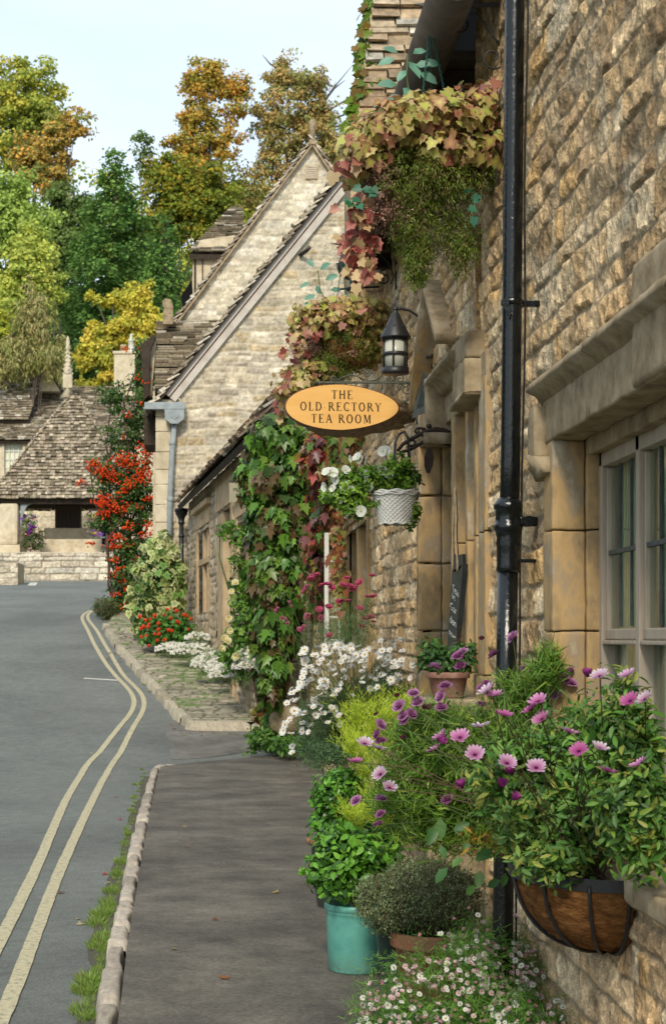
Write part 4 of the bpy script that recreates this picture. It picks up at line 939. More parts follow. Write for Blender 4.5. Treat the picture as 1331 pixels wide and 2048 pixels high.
for t, u, v, h in (('Teas', 903, 1182, 15), ('in', 903, 1196, 12), ('Gar', 899, 1217, 14), ('den', 898, 1243, 14), ('now', 897, 1268, 12)):
    cu = bpy.data.curves.new('writing', 'FONT'); cu.body = t; cu.size = h/Sb*1.2; cu.extrude = .0008
    tmp = bpy.data.objects.new('writing', cu); COL.objects.link(tmp); bpy.context.view_layer.update()
    me = bpy.data.meshes.new_from_object(tmp.evaluated_get(bpy.context.evaluated_depsgraph_get())); bpy.data.objects.remove(tmp)
    p = at(u, v, Sb); wdt = max(v_.co.x for v_ in me.vertices)
    for v_ in me.vertices: x, y = v_.co.x/wdt*(20 if len(t) > 2 else 9)/Sb*.72, v_.co.y*1.25; v_.co = p+Vector((x*.9, -.004-v_.co.z, y-x*.9))
    link_mesh('writing', me, M['chalk'], bd)

# ================================================================== FAR SHOP (low lean-to, side on)
def at2(p, q, u): return p.lerp(q, u)
A = Vector((-.578, 3200/90., 0)); B = Vector((.48, 3200/125., 0)); sdir = (B-A).normalized()       # along the shop front towards us
nrm_s = Vector((-sdir.y, sdir.x, 0)); 
if nrm_s.x > 0: nrm_s = -nrm_s
EZ = EYE+3.0; zA = zg(A.y)
shop = thing('shop', 'low stone shop with sagging slate eaves, mullioned window and narrow door behind the ivy', 'shop', (A.x+1, 30, zg(30)))
def su(u, s=None):      # distance along the front at which a photo column meets it
    # solve A+sdir*t -> column u
    k = (u-VX)/F; return (k*A.y-A.x)/(sdir.x-k*sdir.y)
def sz(t, v): y = (A+sdir*t).y; return EYE+(HY-v)/F*y
tw0, tw1 = su(396), su(421); td0, td1 = su(437), su(466); tv0, tv1 = su(477), su(520)
wz0, wz1 = sz(su(408), 1226), sz(su(408), 1062); dz1 = sz(su(450), 1022); vz1 = sz(su(490), 1040)
LS = 11.8
grid_wall('wall', (A.x, A.y, 0), sdir, (0, 0, 1), nrm_s, (0, LS), (zg(24)-.3, EZ), .035, .03, 55, M['farstone'], shop, holes=[(tw0, tw1, wz0, wz1), (td0, td1, 0, dz1), (tv0, tv1, sz(su(490), 1180), vz1)], ch=(.10, .2), sl=(.2, .5), bulge=.03, fine=.02, pal=[(.40, .32, .22), (.46, .38, .27), (.33, .27, .19), (.50, .43, .33)])
def fbox(m, t0, t1, d0, d1, z0, z1, bev=.01):      # box along the shop front, d = out from the wall
    p = [A+sdir*t+nrm_s*d for t, d in ((t0, d0), (t1, d0), (t1, d1), (t0, d1))]
    m.poly([(q.x, q.y, z0) for q in p], (0, 0, z1-z0))
M['pale_dress'] = mat_noise('pale_ochre_dressed_stone', [(.25, (.26, .175, .10)), (.5, (.47, .35, .215)), (.75, (.55, .44, .30))], 3, .9, .3, .01, .2)  # paler ochre ramp than the near dressed stone
m = MB(); fbox(m, tw0-.35, tw0, -.02, .03, wz0-.3, wz1+.1); fbox(m, tw1, tw1+.22, -.02, .03, wz0-.3, wz1+.1); fbox(m, tw0-.35, tw1+.22, -.02, .035, wz1+.101, wz1+.42); fbox(m, tw0-.45, tw1+.3, -.02, .12, wz1+.43, wz1+.53); fbox(m, tw0-.35, tw1+.22, -.02, .04, wz0-.55, wz0-.301)
for q in (.30, .64): tq = tw0+(tw1-tw0)*q; fbox(m, tq, tq+.16, -.22, -.02, wz0-.3, wz1+.1)
fbox(m, tw0, tw1, -.16, -.0, wz0+(wz1-wz0)*.60, wz0+(wz1-wz0)*.67); m.build('window_surround', M['pale_dress'], shop)
m = MB(); fbox(m, td0-.05, td0+.9, -.45, .02, zg(29), dz1); fbox(m, td1, td1+.28, -.05, .05, zg(26)-.2, dz1+.05); fbox(m, td0-.1, td1+.3, -.03, .055, dz1+.051, dz1+.65); m.build('door_surround', M['pale_dress'], shop)
m = MB(); fbox(m, td0+.9, td1, -.40, -.35, zg(27)-.2, dz1); m.build('door', M['door'], shop)
m = MB(); fbox(m, tv0-.2, tv0, -.02, .03, .5, vz1+.1); fbox(m, tv0-.2, tv1+.3, -.02, .04, vz1+.101, vz1+.4); fbox(m, tv0-.3, tv1+.4, -.02, .12, vz1+.41, vz1+.5)
for q in (.3, .6): tq = tv0+(tv1-tv0)*q; fbox(m, tq, tq+.15, -.2, -.02, .8, vz1+.1)
m.build('window_surround', M['pale_dress'], shop)
m = MB(); fbox(m, tw0, tw1, -.30, -.28, wz0-.3, wz1+.1); m.build('pane', M['glass'], shop)
m = MB(); fbox(m, -.0, LS-.1, -3, -.6, zg(24)-.5, EZ-.1); m.build('interior', M['dress2'], shop)
rd = (Vector((-nrm_s.x, -nrm_s.y, 0))*math.cos(math.radians(48))+Vector((0, 0, math.sin(math.radians(48))))).normalized()
rows = []; v = 0; rr_ = random.Random(8)
while v < 3.6: h = max(.13, .30-.05*v)*rr_.uniform(.85, 1.1); rows.append((v, v+h, -.12, LS)); v += h
o0 = A+nrm_s*.26+Vector((0, 0, EZ-.05)); slates('roof', o0, sdir, rd, rows, M['slate'], shop, [(.26, .19, .13), (.20, .15, .105), (.32, .25, .18), (.15, .11, .08)], (.22, .5), .05, .08, 1.0, 6)
m = MB(); q0 = o0-Vector((0, 0, .03)); m.poly([q0, q0+sdir*LS, q0+sdir*LS+rd*3.7, q0+rd*3.7], (.05, 0, -.10)); m.build('roof_deck', M['soffit'], shop)
# its black downpipe with hopper
pd = A+nrm_s*.16-sdir*.10
m = MB(); zt_ = sz(0, 1010); m.tube([(pd.x, pd.y, zg(pd.y)-.1), (pd.x, pd.y, zt_-.3)], .055, 14); hp = thing('black_downpipe', 'black downpipe with a round hopper head at the far corner of the low shop', 'downpipe', (pd.x, pd.y, zg(pd.y)-.1)); m.build('pipe', M['iron'], hp)
m = MB(); m.lathe((pd.x, pd.y, zt_-.42), [(.06, 0), (.075, .02), (.075, .05), (.065, .06), (.08, .14), (.13, .22), (.135, .26), (.155, .28), (.155, .34), (.13, .35)], 20); m.build('hopper', M['iron'], hp); m = MB(); m.lathe((pd.x, pd.y, zt_-.72), [(.055, 0), (.068, .01), (.068, .06), (.055, .07)], 16); m.build('pipe_collar', M['iron'], hp)
# hanging shop sign
sgn = thing('shop_sign', 'small stone grey shop sign half covered by ivy under the slate eaves', 'sign', at(483, 1006, 131))
Sg = 131.
m = MB(); m.box(at(458, 0, Sg).x, at(512, 0, Sg).x, 3200/Sg-.02, 3200/Sg+.02, zE(1005, Sg), zE(966, Sg)); bdd = m.build('board', M['signboard'], sgn)
for t, u, v, h in (('MICH', 466, 983, 7.5), ('Fine', 471, 996, 8)):
    if t == 'MICH':
        glyph_ok = [c for c in t]
    cu = bpy.data.curves.new('lettering', 'FONT'); cu.body = t; cu.size = h/Sg*1.35; cu.extrude = .001
    tmp = bpy.data.objects.new('lettering', cu); COL.objects.link(tmp); bpy.context.view_layer.update()
    me = bpy.data.meshes.new_from_object(tmp.evaluated_get(bpy.context.evaluated_depsgraph_get())); bpy.data.objects.remove(tmp); p = at(u, v, Sg)
    for v_ in me.vertices: x, y = v_.co.x*.85, v_.co.y; v_.co = Vector((p.x+x, 3200/Sg-.0225-abs(v_.co.z), p.z+y))
    link_mesh('lettering', me, M['greytext'], bdd)
m = MB(); m.box(at(458, 0, Sg).x, at(560, 0, Sg).x, 3200/Sg-.01, 3200/Sg+.01, zE(964, Sg), zE(961, Sg)); m.build('arm', M['iron'], sgn)

# ================================================================== GABLED HOUSE (sunlit gable facing us)
S1 = 88.; YG = F/S1
gh = thing('gabled_house', 'pale rubble stone house with white bargeboard on its steep sunlit gable', 'house', (1, YG, zg(YG)))
xl = at(314, 0, S1).x
def clipg(pts):
    pts = np.array(pts, float)
    def f(u, v): return (v < np.interp(u, pts[:, 0], pts[:, 1]))
    return f
def pz(u, v, S): p = at(u, v, S); return (p.x, p.z)
xa, za = pz(760, 300, S1)        # apex hidden behind the hanging baskets
x0, z0 = pz(330, 812, S1)
cl = clipg([(xl, z0-.0), (x0, z0), (xa, za), (xa+ (xa-x0), z0), (20, z0)])
grid_wall('gable_wall', (0, YG, 0), (1, 0, 0), (0, 0, 1), (0, -1, 0), (xl, xa+3.4), (zg(YG)-.5, za), .03, .026, 61, M['farstone'], gh, clip=cl, ch=(.09, .2), sl=(.2, .62), bulge=.022, fine=.014, mort=.02, pal=PALE, mcol=(.50, .44, .34), warp=.05)
grid_wall('side_wall', (xl, YG, 0), (0, 1, 0), (0, 0, 1), (-1, 0, 0), (0, 8), (zg(YG)-.5, z0+.2), .06, .05, 62, M['farstone'], gh, ch=(.1, .2), sl=(.2, .6), pal=PALE, mcol=(.5, .44, .34))
m = MB(); z = zg(YG)-.3; k = 0
while z < z0-.05:
    h = .34+.12*((k*7) % 3)/2; wq = .42 if k % 2 else .30; m.box(xl-.03, xl+wq, YG-.035, YG+.4, z+.008, z+h-.008, .015); z += h; k += 1
m.build('quoin', M['cream'], gh)
# verge: two-step white bargeboard with a red-brown line, slates above
def verge(pa, pb, offs, w, th, name, mat, parent, y):
    pa, pb = Vector((pa[0], 0, pa[1])), Vector((pb[0], 0, pb[1])); d = (pb-pa).normalized(); n = Vector((-d.z, 0, d.x))
    q = [pa+n*offs, pb+n*offs, pb+n*(offs+w), pa+n*(offs+w)]; m = MB(); m.poly([(a.x, y, a.z) for a in q], (0, -th, 0)); return m.build(name, mat, parent)
pa, pb = pz(352, 806, S1), pz(762, 302, S1)
verge(pa, pb, .02, .15, .09, 'bargeboard', M['fascia'], gh, YG-.02); verge(pa, pb, .17, .03, .075, 'bargeboard_stripe', M['redline'], gh, YG-.02); verge(pa, pb, .20, .11, .13, 'bargeboard', M['fascia'], gh, YG-.02)
d = (Vector((pb[0], 0, pb[1]))-Vector((pa[0], 0, pa[1]))); Lr = d.length; d.normalize(); nn = Vector((-d.z, 0, d.x))
o0 = Vector((pa[0], YG-.24, pa[1]))+nn*.33-d*.55
rows = []; v = 0; rr_ = random.Random(4)
while v < Lr+.6: h = rr_.uniform(.14, .26); rows.append((v, v+h, 0, 8)); v += h
slates('roof', o0, Vector((0, 1, 0)), d, rows, M['slate'], gh, [(.42, .36, .27), (.30, .25, .18), (.50, .44, .34), (.22, .18, .13)], (.3, .6), .07, .12, 1.2, 14)
m = MB(); m.poly([o0-nn*.01, o0+d*(Lr+.6)-nn*.01, o0+d*(Lr+.6)-nn*.04, o0-nn*.04], (0, 8, 0)); m.build('roof_deck', M['soffit'], gh)
# right-hand slope
m = MB(); ap = Vector((xa, YG-.2, za+.3)); m.poly([ap, ap+Vector((4.2, 0, -5.2)), ap+Vector((4.1, 0, -5.35)), ap+Vector((-.1, 0, -.15))], (0, 8, 0)); m.build('roof', M['slate'], gh)
# small iron lamp bracket and marks on the gable
m = MB(); m.tube([at(600, 512, S1)+Vector((0, -.05, 0)), at(612, 506, S1)+Vector((0, -.25, 0)), at(618, 500, S1)+Vector((0, -.3, 0))], .05, 6); o = m.build('wall_light', M['iron'], gh)
# lead gutter box and hopper, grey pipe
gp_ = thing('grey_downpipe', 'pale grey lead downpipe with square hopper on the corner of the gabled house', 'downpipe', at(340, 1180, S1)+Vector((0, -.15, 0)))
m = MB(); q = at(290, 822, S1); q2 = at(371, 808, S1); m.box(q.x, q2.x, YG-.30, YG-.10, q.z, q2.z, .01); m.build('gutter_box', M['lead'], gp_)
m = MB(); m.poly([at(u, v, S1)+Vector((0, -.12, 0)) for u, v in ((330, 823), (369, 823), (368, 842), (356, 851), (343, 851), (331, 842))], (0, -.22, 0)); m.build('hopper', M['lead'], gp_); m = MB(); m.poly([at(u, v, S1)+Vector((0, -.345, 0)) for u, v in ((340, 830), (359, 830), (358, 837), (350, 843), (341, 837))], (0, -.01, 0)); m.build('hopper_crest', M['lead'], gp_)
m = MB(); m.tube([at(349, 850, S1)+Vector((0, -.16, 0)), at(345, 900, S1)+Vector((0, -.16, 0)), at(340, 1010, S1)+Vector((0, -.16, 0)), at(337, 1250, S1)+Vector((0, -.16, 0))], .062, 14)
for u, v in ((345, 888), (341, 1000)): m.lathe(at(u, v, S1)+Vector((0, -.16, -.05)), [(.065, 0), (.075, .01), (.075, .09), (.065, .1)], 14)
m.build('pipe', M['lead'], gp_)
m = MB(); m.tube([at(u, v, S1)+Vector((0, -.06, 0)) for u, v in ((349, 996), (362, 1002), (366, 1020))], .02, 6); m.tube([at(u, v, S1)+Vector((0, -.08, 0)) for u, v in ((352, 796), (360, 800), (360, 812))], .02, 6); o = m.build('pipe_branch', M['cream'], gp_)

# ================================================================== REAR HOUSE (taller gable with finial and dormer)
S2 = 73.; Y2 = F/S2
rh = thing('tall_gabled_house', 'taller stone house behind, with a finial on its gable and a dormer', 'house', (1, Y2, zg(Y2)))
ax_, az_ = pz(624, 288, S2); lx, lz = pz(350, 655, S2); rx_, rz_ = pz(725, 440, S2)
cl = clipg([(lx-.01, lz), (ax_, az_), (rx_, rz_), (rx_+4, rz_-5.5)])
grid_wall('gable_wall', (0, Y2, 0), (1, 0, 0), (0, 0, 1), (0, -1, 0), (lx-.4, rx_+3), (lz-6, az_), .035, .03, 63, M['farstone'], rh, clip=lambda u, v: cl(u, v) | (v < lz-.0), ch=(.11, .22), sl=(.22, .6), bulge=.022, fine=.014, mort=.02, pal=[(.50, .45, .34), (.56, .50, .38), (.46, .40, .30), (.60, .55, .45)], mcol=(.48, .43, .33), warp=.03)
for (p, q_, nm, sd_) in ((pz(348, 652, S2), (ax_, az_), 'left', 9), ((ax_, az_), pz(735, 455, S2), 'right', 10)):
    d = (Vector((q_[0], 0, q_[1]))-Vector((p[0], 0, p[1]))); Lr = d.length; d.normalize(); nn = Vector((-d.z, 0, d.x))
    if nn.z < 0: nn = -nn
    if nm == 'left': oo = Vector((p[0], Y2-.16, p[1])); dd = d
    else: oo = Vector((q_[0], Y2-.16, q_[1])); dd = -d
    rows = []; v = -.3
    while v < Lr: h = .2; rows.append((v, v+h, 0, 6)); v += h
    slates('roof', oo+nn*.02, Vector((0, 1, 0)), dd, rows, M['farslate'], rh, [(.34, .28, .21), (.24, .19, .14), (.42, .35, .27)], (.3, .6), .06, .12, 1.0, sd_)
    m = MB(); m.poly([oo+nn*.0-dd*.3, oo+dd*Lr+nn*.0, oo+dd*Lr-nn*.06, oo-nn*.06-dd*.3], (0, 6, 0)); m.build('roof_deck', M['dress2'], rh)
m = MB(); c = at(624, 292, S2)+Vector((0, -.05, 0)); k = 1/S2
m.poly([c+Vector((-9*k, -.12, 0)), c+Vector((9*k, -.12, 0)), c+Vector((6*k, -.12, 9*k)), c+Vector((-6*k, -.12, 9*k))], (0, .25, 0)); m.lathe(c+Vector((0, 0, 8*k)), [(6*k, 0), (5.5*k, 22*k), (6.5*k, 28*k), (7.5*k, 33*k), (7*k, 39*k), (4*k, 43*k), (0, 44*k)], 14); m.build('finial', M['dress2'], rh)
# small louvred vent
m = MB(); c = at(622, 346, S2); m.box(c.x-.17, c.x+.17, Y2-.06, Y2, c.z-.18, c.z+.18); v1 = m.build('vent', M['pale_dress'], rh)
m = MB()
for i in range(5): m.box(c.x-.14+.06*i, c.x-.125+.06*i, Y2-.075, Y2-.061, c.z-.16, c.z+.16)
for i in range(6): m.box(c.x-.15, c.x+.15, Y2-.078, Y2-.0605, c.z-.15+.058*i, c.z-.138+.058*i)
m.build('vent_grille', M['fascia'], v1)
# dormer on the far side of the left slope
S2d = 66.; yd = F/S2d
m = MB(); m.poly([at(u, v, S2d) for u, v in ((386, 512), (400, 480), (470, 470), (470, 600), (384, 600))], (0, 2.5, 0)); m.build('dormer_wall', M['cream'], rh)
m = MB(); m.box(at(388, 0, S2d).x, at(392, 0, S2d).x, yd-.05, yd-.005, zE(600, S2d), zE(512, S2d)); m.box(at(404, 0, S2d).x, at(406, 0, S2d).x, yd-.04, yd-.005, zE(600, S2d), zE(515, S2d)); m.build('dormer_frame', M['soffit'], rh)
m = MB(); m.poly([at(u, v, S2d)+Vector((0, -.03, 0)) for u, v in ((362, 592), (384, 560), (386, 600), (366, 612))], (0, 1, 0)); m.build('dormer_cheek', M['slate'], rh)
o0 = at(378, 508, S2d)+Vector((0, -.25, 0)); up_ = (at(470, 418, 62.)-at(378, 508, S2d)); 
e1 = at(378, 508, S2d)+Vector((0, -.25, 0)); e2 = at(452, 508, S2d)+Vector((0, -.25, 0))
vdr = (at(462, 416, 61.)-e1); 
rows = []; v = 0; Lr = vdr.length; vdr.normalize(); sl_ = vdr.x; vplane = (vdr-Vector((sl_, 0, 0))).normalized(); Lp = Lr*math.sqrt(1-sl_**2)
while v < Lp: h = .22; rows.append((v, v+h, sl_/math.sqrt(1-sl_**2)*v, 1.7)); v += h
slates('dormer_roof', e1, Vector((1, 0, 0)), vplane, rows, M['farslate'], rh, SL_DARK, (.25, .5), .05, .15, 1.0, 21)
m = MB(); m.poly([e1+Vector((0, .05, -.06)), e1+Vector((1.7, .05, -.06)), e1+vplane*Lp+Vector((1.7, .05, -.06)), e1+vplane*Lp+Vector((sl_/math.sqrt(1-sl_**2)*Lp, .05, -.06))], (0, .02, -.14)); m.build('dormer_deck', M['soffit'], rh)
# gap building between: low slate roof facing us with carved stone at its left end
S3r = 80.; yr = F/S3r
lr_ = thing('slate_lean_to', 'lichened slate roof with a carved kneeler stone joining the two gabled houses', 'roof', (at(310, 0, S3r).x, yr, zE(790, S3r)))
e1 = at(308, 778, 84.); vv = (at(312, 648, 74.)-e1); sl_ = vv.x; Lp = math.hypot(vv.y, vv.z); vplane = Vector((0, vv.y, vv.z)).normalized(); rows = []; v = 0
while v < Lp: h = .20+.06*random.random(); rows.append((v, v+h, sl_/Lp*v+.02*random.random(), 2.2)); v += h
slates('slates', e1, Vector((1, 0, 0)), vplane, rows, M['slate'], lr_, SL_DARK+[(.24, .19, .14)], (.28, .6), .06, .2, 1.2, 31)
m = MB(); m.poly([e1+Vector((.02, .05, -.05)), e1+Vector((2.2, .05, -.05)), e1+vplane*Lp+Vector((2.2, .05, -.05)), e1+vplane*Lp+Vector((sl_, .05, -.05))], (0, .3, -.2)); m.build('deck', M['soffit'], lr_)
m = MB(); m.box(at(306, 0, 80).x, at(330, 0, 80).x, yr, yr+3, zg(38)-.5, zE(770, 82)); m.build('wall', M['cream'], lr_)
m = MB(); m.poly([at(u, v, 76.) for u, v in ((326, 648), (346, 648), (346, 612), (341, 598), (330, 597), (325, 602), (325, 610), (329, 616), (326, 626))], (0, .3, 0)); m.build('kneeler_stone', M['dress2'], lr_)
m = MB(); m.poly([at(u, v, 79.) for u, v in ((281, 690), (308, 668), (311, 674), (300, 700), (298, 790), (288, 800))], (0, 2, 0)); m.build('shaded_eaves_end', M['soffit'], lr_)  # end of the eaves, its shading put into the dark colour
m = MB(); m.poly([at(u, v, 78.5) for u, v in ((299, 690), (311, 676), (311, 700), (303, 792), (299, 792))], (0, .4, 0)); m.build('rendered_edge', M['cream'], lr_)
m = MB(); m.box(at(288, 0, 86).x, at(312, 0, 86).x, F/86, F/86+1.5, zE(890, 86), zE(828, 86)); m.build('painted_eaves_shade', M['soffit'], lr_)  # dark box stands in for the shade below the eaves

# ================================================================== MARKET CROSS
SX = 50.; YX = F/SX
mc = thing('market_cross', 'open market cross with a pyramid slate roof and a crocketed stone finial', 'market cross', (at(120, 0, SX).x, YX+2.5, zg(YX)))
cxm = at(128, 0, SX).x; h2 = 2.95
gz0 = zE(1105, SX)
ez = zE(992, SX); 
C4 = [(cxm-h2, YX), (cxm+h2, YX), (cxm+h2, YX+2*h2), (cxm-h2, YX+2*h2)]; apx = Vector((cxm+.15, YX+h2, zE(802, 46.)))
for i in range(4):
    a = Vector((*C4[i], ez)); b = Vector((*C4[(i+1) % 4], ez)); mid = (a+b)/2; ud = (b-a).normalized(); vd = (apx-mid); Lr = vd.length; vd.normalize(); W_ = (b-a).length; rows = []; v = -.15; r_ = random.Random(i)
    while v < Lr-.3:
        h = .17*r_.uniform(.8, 1.1); t = max(0, v)/Lr; rows.append((v, v+h, -W_/2*(1-t)-.05, W_/2*(1-t)+.05)); v += h
    slates('roof', mid, ud, vd, rows, M['farslate'], mc, SL_DARK+[(.30, .24, .18)], (.11, .24), .05, .16, 1.2, 40+i, (.42, .35, .26))
    m = MB(); m.poly([a+Vector((0, 0, -.03)), b+Vector((0, 0, -.03)), apx+Vector((0, 0, -.1))]); m.build('roof_deck', M['soffit'], mc)
m = MB()
for (x0_, x1_, y0_, y1_) in ((cxm-h2+.1, cxm+h2-.1, YX+.1, YX+.35), (cxm-h2+.1, cxm-h2+.35, YX+.351, YX+2*h2-.1), (cxm+h2-.35, cxm+h2-.1, YX+.351, YX+2*h2-.1)): m.box(x0_, x1_, y0_, y1_, ez-.30, ez-.03)
m.build('eaves_beam', M['soffit'], mc)
for (x, y) in ((at(18, 0, SX).x-.0, YX+.25), (cxm+h2-.45, YX+.25), (cxm-h2+.45, YX+5.2), (cxm+h2-.45, YX+5.2)):
    m = MB(); w_ = .38
    m.box(x-w_, x+w_, y-w_, y+w_, gz0+.3, ez-.3, .12); m.box(x-w_-.10, x+w_+.10, y-w_-.10, y+w_+.10, gz0-.1, gz0+.3, .03); m.build('pillar', M['cream'], mc)
m = MB(); px0 = at(40, 0, SX).x
for x_, s_ in ((px0, 1), (cxm+h2-.85, -1)):
    pts = [(x_, ez-.3), (x_+s_*.45, ez-.3)]+[(x_+s_*(.45-.38*math.sin(a)), ez-.3-.75*(1-math.cos(a))) for a in np.linspace(.1, 1.5, 8)]+[(x_, ez-1.2)]
    m.poly([(a, YX+.2, b) for a, b in pts], (0, .12, 0))
m.build('brace', M['lead'], mc)
m = MB(); m.box(at(84, 0, 49).x, at(204, 0, 49).x, YX+.7, YX+1.2, gz0-.2, zE(1080, 49), .03); m.box(at(98, 0, 47).x, at(190, 0, 47).x, YX+2.2, YX+2.7, gz0, zE(1062, 47), .03); m.build('stone_bench', M['cream'], mc)
m = MB(); m.box(at(116, 0, 47).x, at(166, 0, 47).x, YX+2.8, YX+3.6, gz0, ez-.1, .05)
for i in range(6): x = at(116, 0, 47).x+.1+i*.17; m.box(x, x+.03, YX+2.77, YX+2.799, gz0+1, ez-.4)
m.build('central_pier', M['door'], mc)
m = MB(); c = at(147, 800, 46.)-Vector((0, 0, 0)); c.y = YX+h2; k = 1/46.
m.lathe(c, [(16*k, -14*k), (7*k, 0), (9*k, 2*k), (9*k, 4*k)], 4); m.box(c.x-9*k, c.x+9*k, c.y-9*k, c.y+9*k, c.z+4*k, c.z+30*k, .03); m.lathe(c+Vector((0, 0, 30*k)), [(9*k, 0), (8*k, 10*k), (5*k, 25*k), (3.5*k, 50*k), (5*k, 54*k), (3*k, 58*k), (4*k, 64*k), (2.5*k, 72*k), (0, 76*k)], 8)
for j in range(7):
    for q in range(4): a = q*math.pi/2+.3*j; rr = (9-j)*k; z = (32+j*8)*k; b_ = c+Vector((math.cos(a)*rr, math.sin(a)*rr, z)); m.tube([c+Vector((0, 0, z)), b_, b_+Vector((math.cos(a)*.02, math.sin(a)*.02, .05))], [.03, .05, .02], 5)
m.build('finial', M['cream'], mc)
for (u, v, lab, pal) in ((60, 1048, 'hanging basket of purple and red flowers in the left opening of the market cross', [(.22, .04, .42), (.45, .04, .10), (.10, .20, .05), (.10, .20, .05), (.5, .48, .35)]), (188, 1046, 'hanging basket of purple and yellow flowers in the right opening of the market cross', [(.22, .06, .48), (.50, .38, .06), (.55, .40, .30), (.12, .20, .05)])):
    fbk = thing('flower_basket', lab, 'hanging basket', at(u, v+18, 50.5), 'flower baskets in the market cross'); foliage('flowers', [bl(u, v-10, 50.5, 15, 16, .3, 1), bl(u, v+12, 50.5, 14, 18, .25, 1)], 1300, 60, .10, .075, pal, DIA, fbk, 'petal', .6, seed=int(u))
crb = thing('shrub', 'dark leafy shrub in the left opening of the market cross', 'shrub', at(65, 1104, 50.3)); foliage('leaves', [bl(66, 1080, 50.3, 24, 24, .35, 1)], 1500, 70, .15, .09, [(.07, .12, .03), (.05, .09, .02), (.20, .08, .08)], OV, crb, seed=9)
# steps and low retaining wall at its foot
rw = thing('retaining_wall', 'low cream drystone retaining wall along the road below the market cross', 'wall', (at(120, 0, SX).x, YX-.3, zg(YX)))
YW = 3200/51.; grid_wall('front', (0, YW, 0), (1, 0, 0), (0, 0, 1), (0, -1, 0), (at(-200, 0, 51).x, at(330, 0, 51).x), (zg(YW)-.2, zE(1106, 51)), .035, .03, 71, M['farstone'], rw, ch=(.13, .26), sl=(.35, .95), bulge=.05, fine=.02, mort=.03, pal=[(.52, .45, .34), (.58, .52, .41), (.44, .38, .29), (.50, .46, .38)], mcol=(.16, .13, .10))
m = MB(); m.box(at(-200, 0, 51).x, at(330, 0, 51).x, YW+.05, YX+8, zg(YW)-.2, zE(1104, 51), .02); m.build('coping', M['cream'], rw)
lw = thing('low_wall', 'stubby stone wall end at the left edge of the road', 'wall', at(10, 1172, 56)); lm = zg(F/56)
grid_wall('front', (0, F/56, 0), (1, 0, 0), (0, 0, 1), (0, -1, 0), (at(-120, 0, 56).x, at(36, 0, 56).x), (lm-.4, zE(1126, 56)), .04, .03, 72, M['farstone'], lw, ch=(.14, .24), sl=(.35, .8), bulge=.04, pal=[(.42, .37, .28), (.50, .44, .34)], mcol=(.15, .13, .10))
m = MB(); m.box(at(-120, 0, 56).x, at(36, 0, 56).x, F/56+.03, F/56+2, lm-.4, zE(1124, 56), .05); m.build('core', M['dress2'], lw)

# ================================================================== HOUSES BEHIND THE CROSS
def slope(name, e1, e2, r1, r2, mat, parent, pal, seed, hrow=.2, lite=.12, wr=(.2, .45)):
    """slated quad from the eaves e1-e2 up to the ridge r1-r2 (eaves and ridge parallel)"""
    e1, e2, r1, r2 = map(Vector, (e1, e2, r1, r2)); ud = (e2-e1).normalized(); v = r1-e1; off = v.dot(ud); vp = v-ud*off; Lp = vp.length; vp.normalize(); W_ = (e2-e1).length; off2 = (r2-e2).dot(ud); rows = []; t = 0
    while t < Lp: rows.append((t, t+hrow, off*t/Lp, W_+off2*t/Lp)); t += hrow
    o = slates(name, e1, ud, vp, rows, mat, parent, pal, wr, .05, lite, 1.0, seed)
    n = ud.cross(vp).normalized(); n = n if n.z > 0 else -n
    m = MB(); m.poly([e1-n*.06, e2-n*.06, r2-n*.06, r1-n*.06], tuple(-n*.1)); m.build(name+'_deck', M['soffit'], parent); return o
SH = 41.; YH = F/SH
hb = thing('cottage', 'cream rendered cottage behind the market cross with a lichened slate roof and lace curtained window', 'cottage', (at(100, 0, SH).x, YH, zg(YH)))
m = MB(); xw0, xw1 = at(9, 0, SH).x, at(46, 0, SH).x; wz0_, wz1_ = zE(952, SH), zE(884, SH); X0, X1 = at(-160, 0, SH).x, at(330, 0, SH).x; zb_, ze_ = zg(YH)-.5, zE(880, SH)
m.box(X0, xw0, YH, YH+.4, zb_, ze_); m.box(xw1, X1, YH, YH+.4, zb_, ze_); m.box(xw0, xw1, YH, YH+.4, zb_, wz0_); m.box(X0, X1, YH+.401, YH+6, zb_, ze_-.05); m.box(xw0-.12, xw0-.0, YH-.03, YH-.001, wz0_, wz1_); m.box(xw1, xw1+.12, YH-.03, YH-.001, wz0_, wz1_)
m.build('wall', M['cream'], hb)
m = MB(); m.box(xw0, xw1, YH+.2, YH+.22, wz0_, wz1_); wn = m.build('window', M['curtain'], hb)
m = MB()
for i in range(5): x = xw0+(xw1-xw0)*i/4; m.box(x-.025, x+.025, YH+.12, YH+.16, wz0_, wz1_)
for i in range(5): z = wz0_+(wz1_-wz0_)*i/4; m.box(xw0, xw1, YH+.11, YH+.115, z-.02, z+.02)
m.build('glazing_bar', M['white'], wn)
slope('roof', at(-170, 882, SH)+Vector((0, -.3, 0)), at(330, 882, SH)+Vector((0, -.3, 0)), at(-170, 775, 38.5), at(330, 775, 38.5), M['farslate'], hb, SL_DARK+[(.26, .21, .155)], 51, .2, .12)
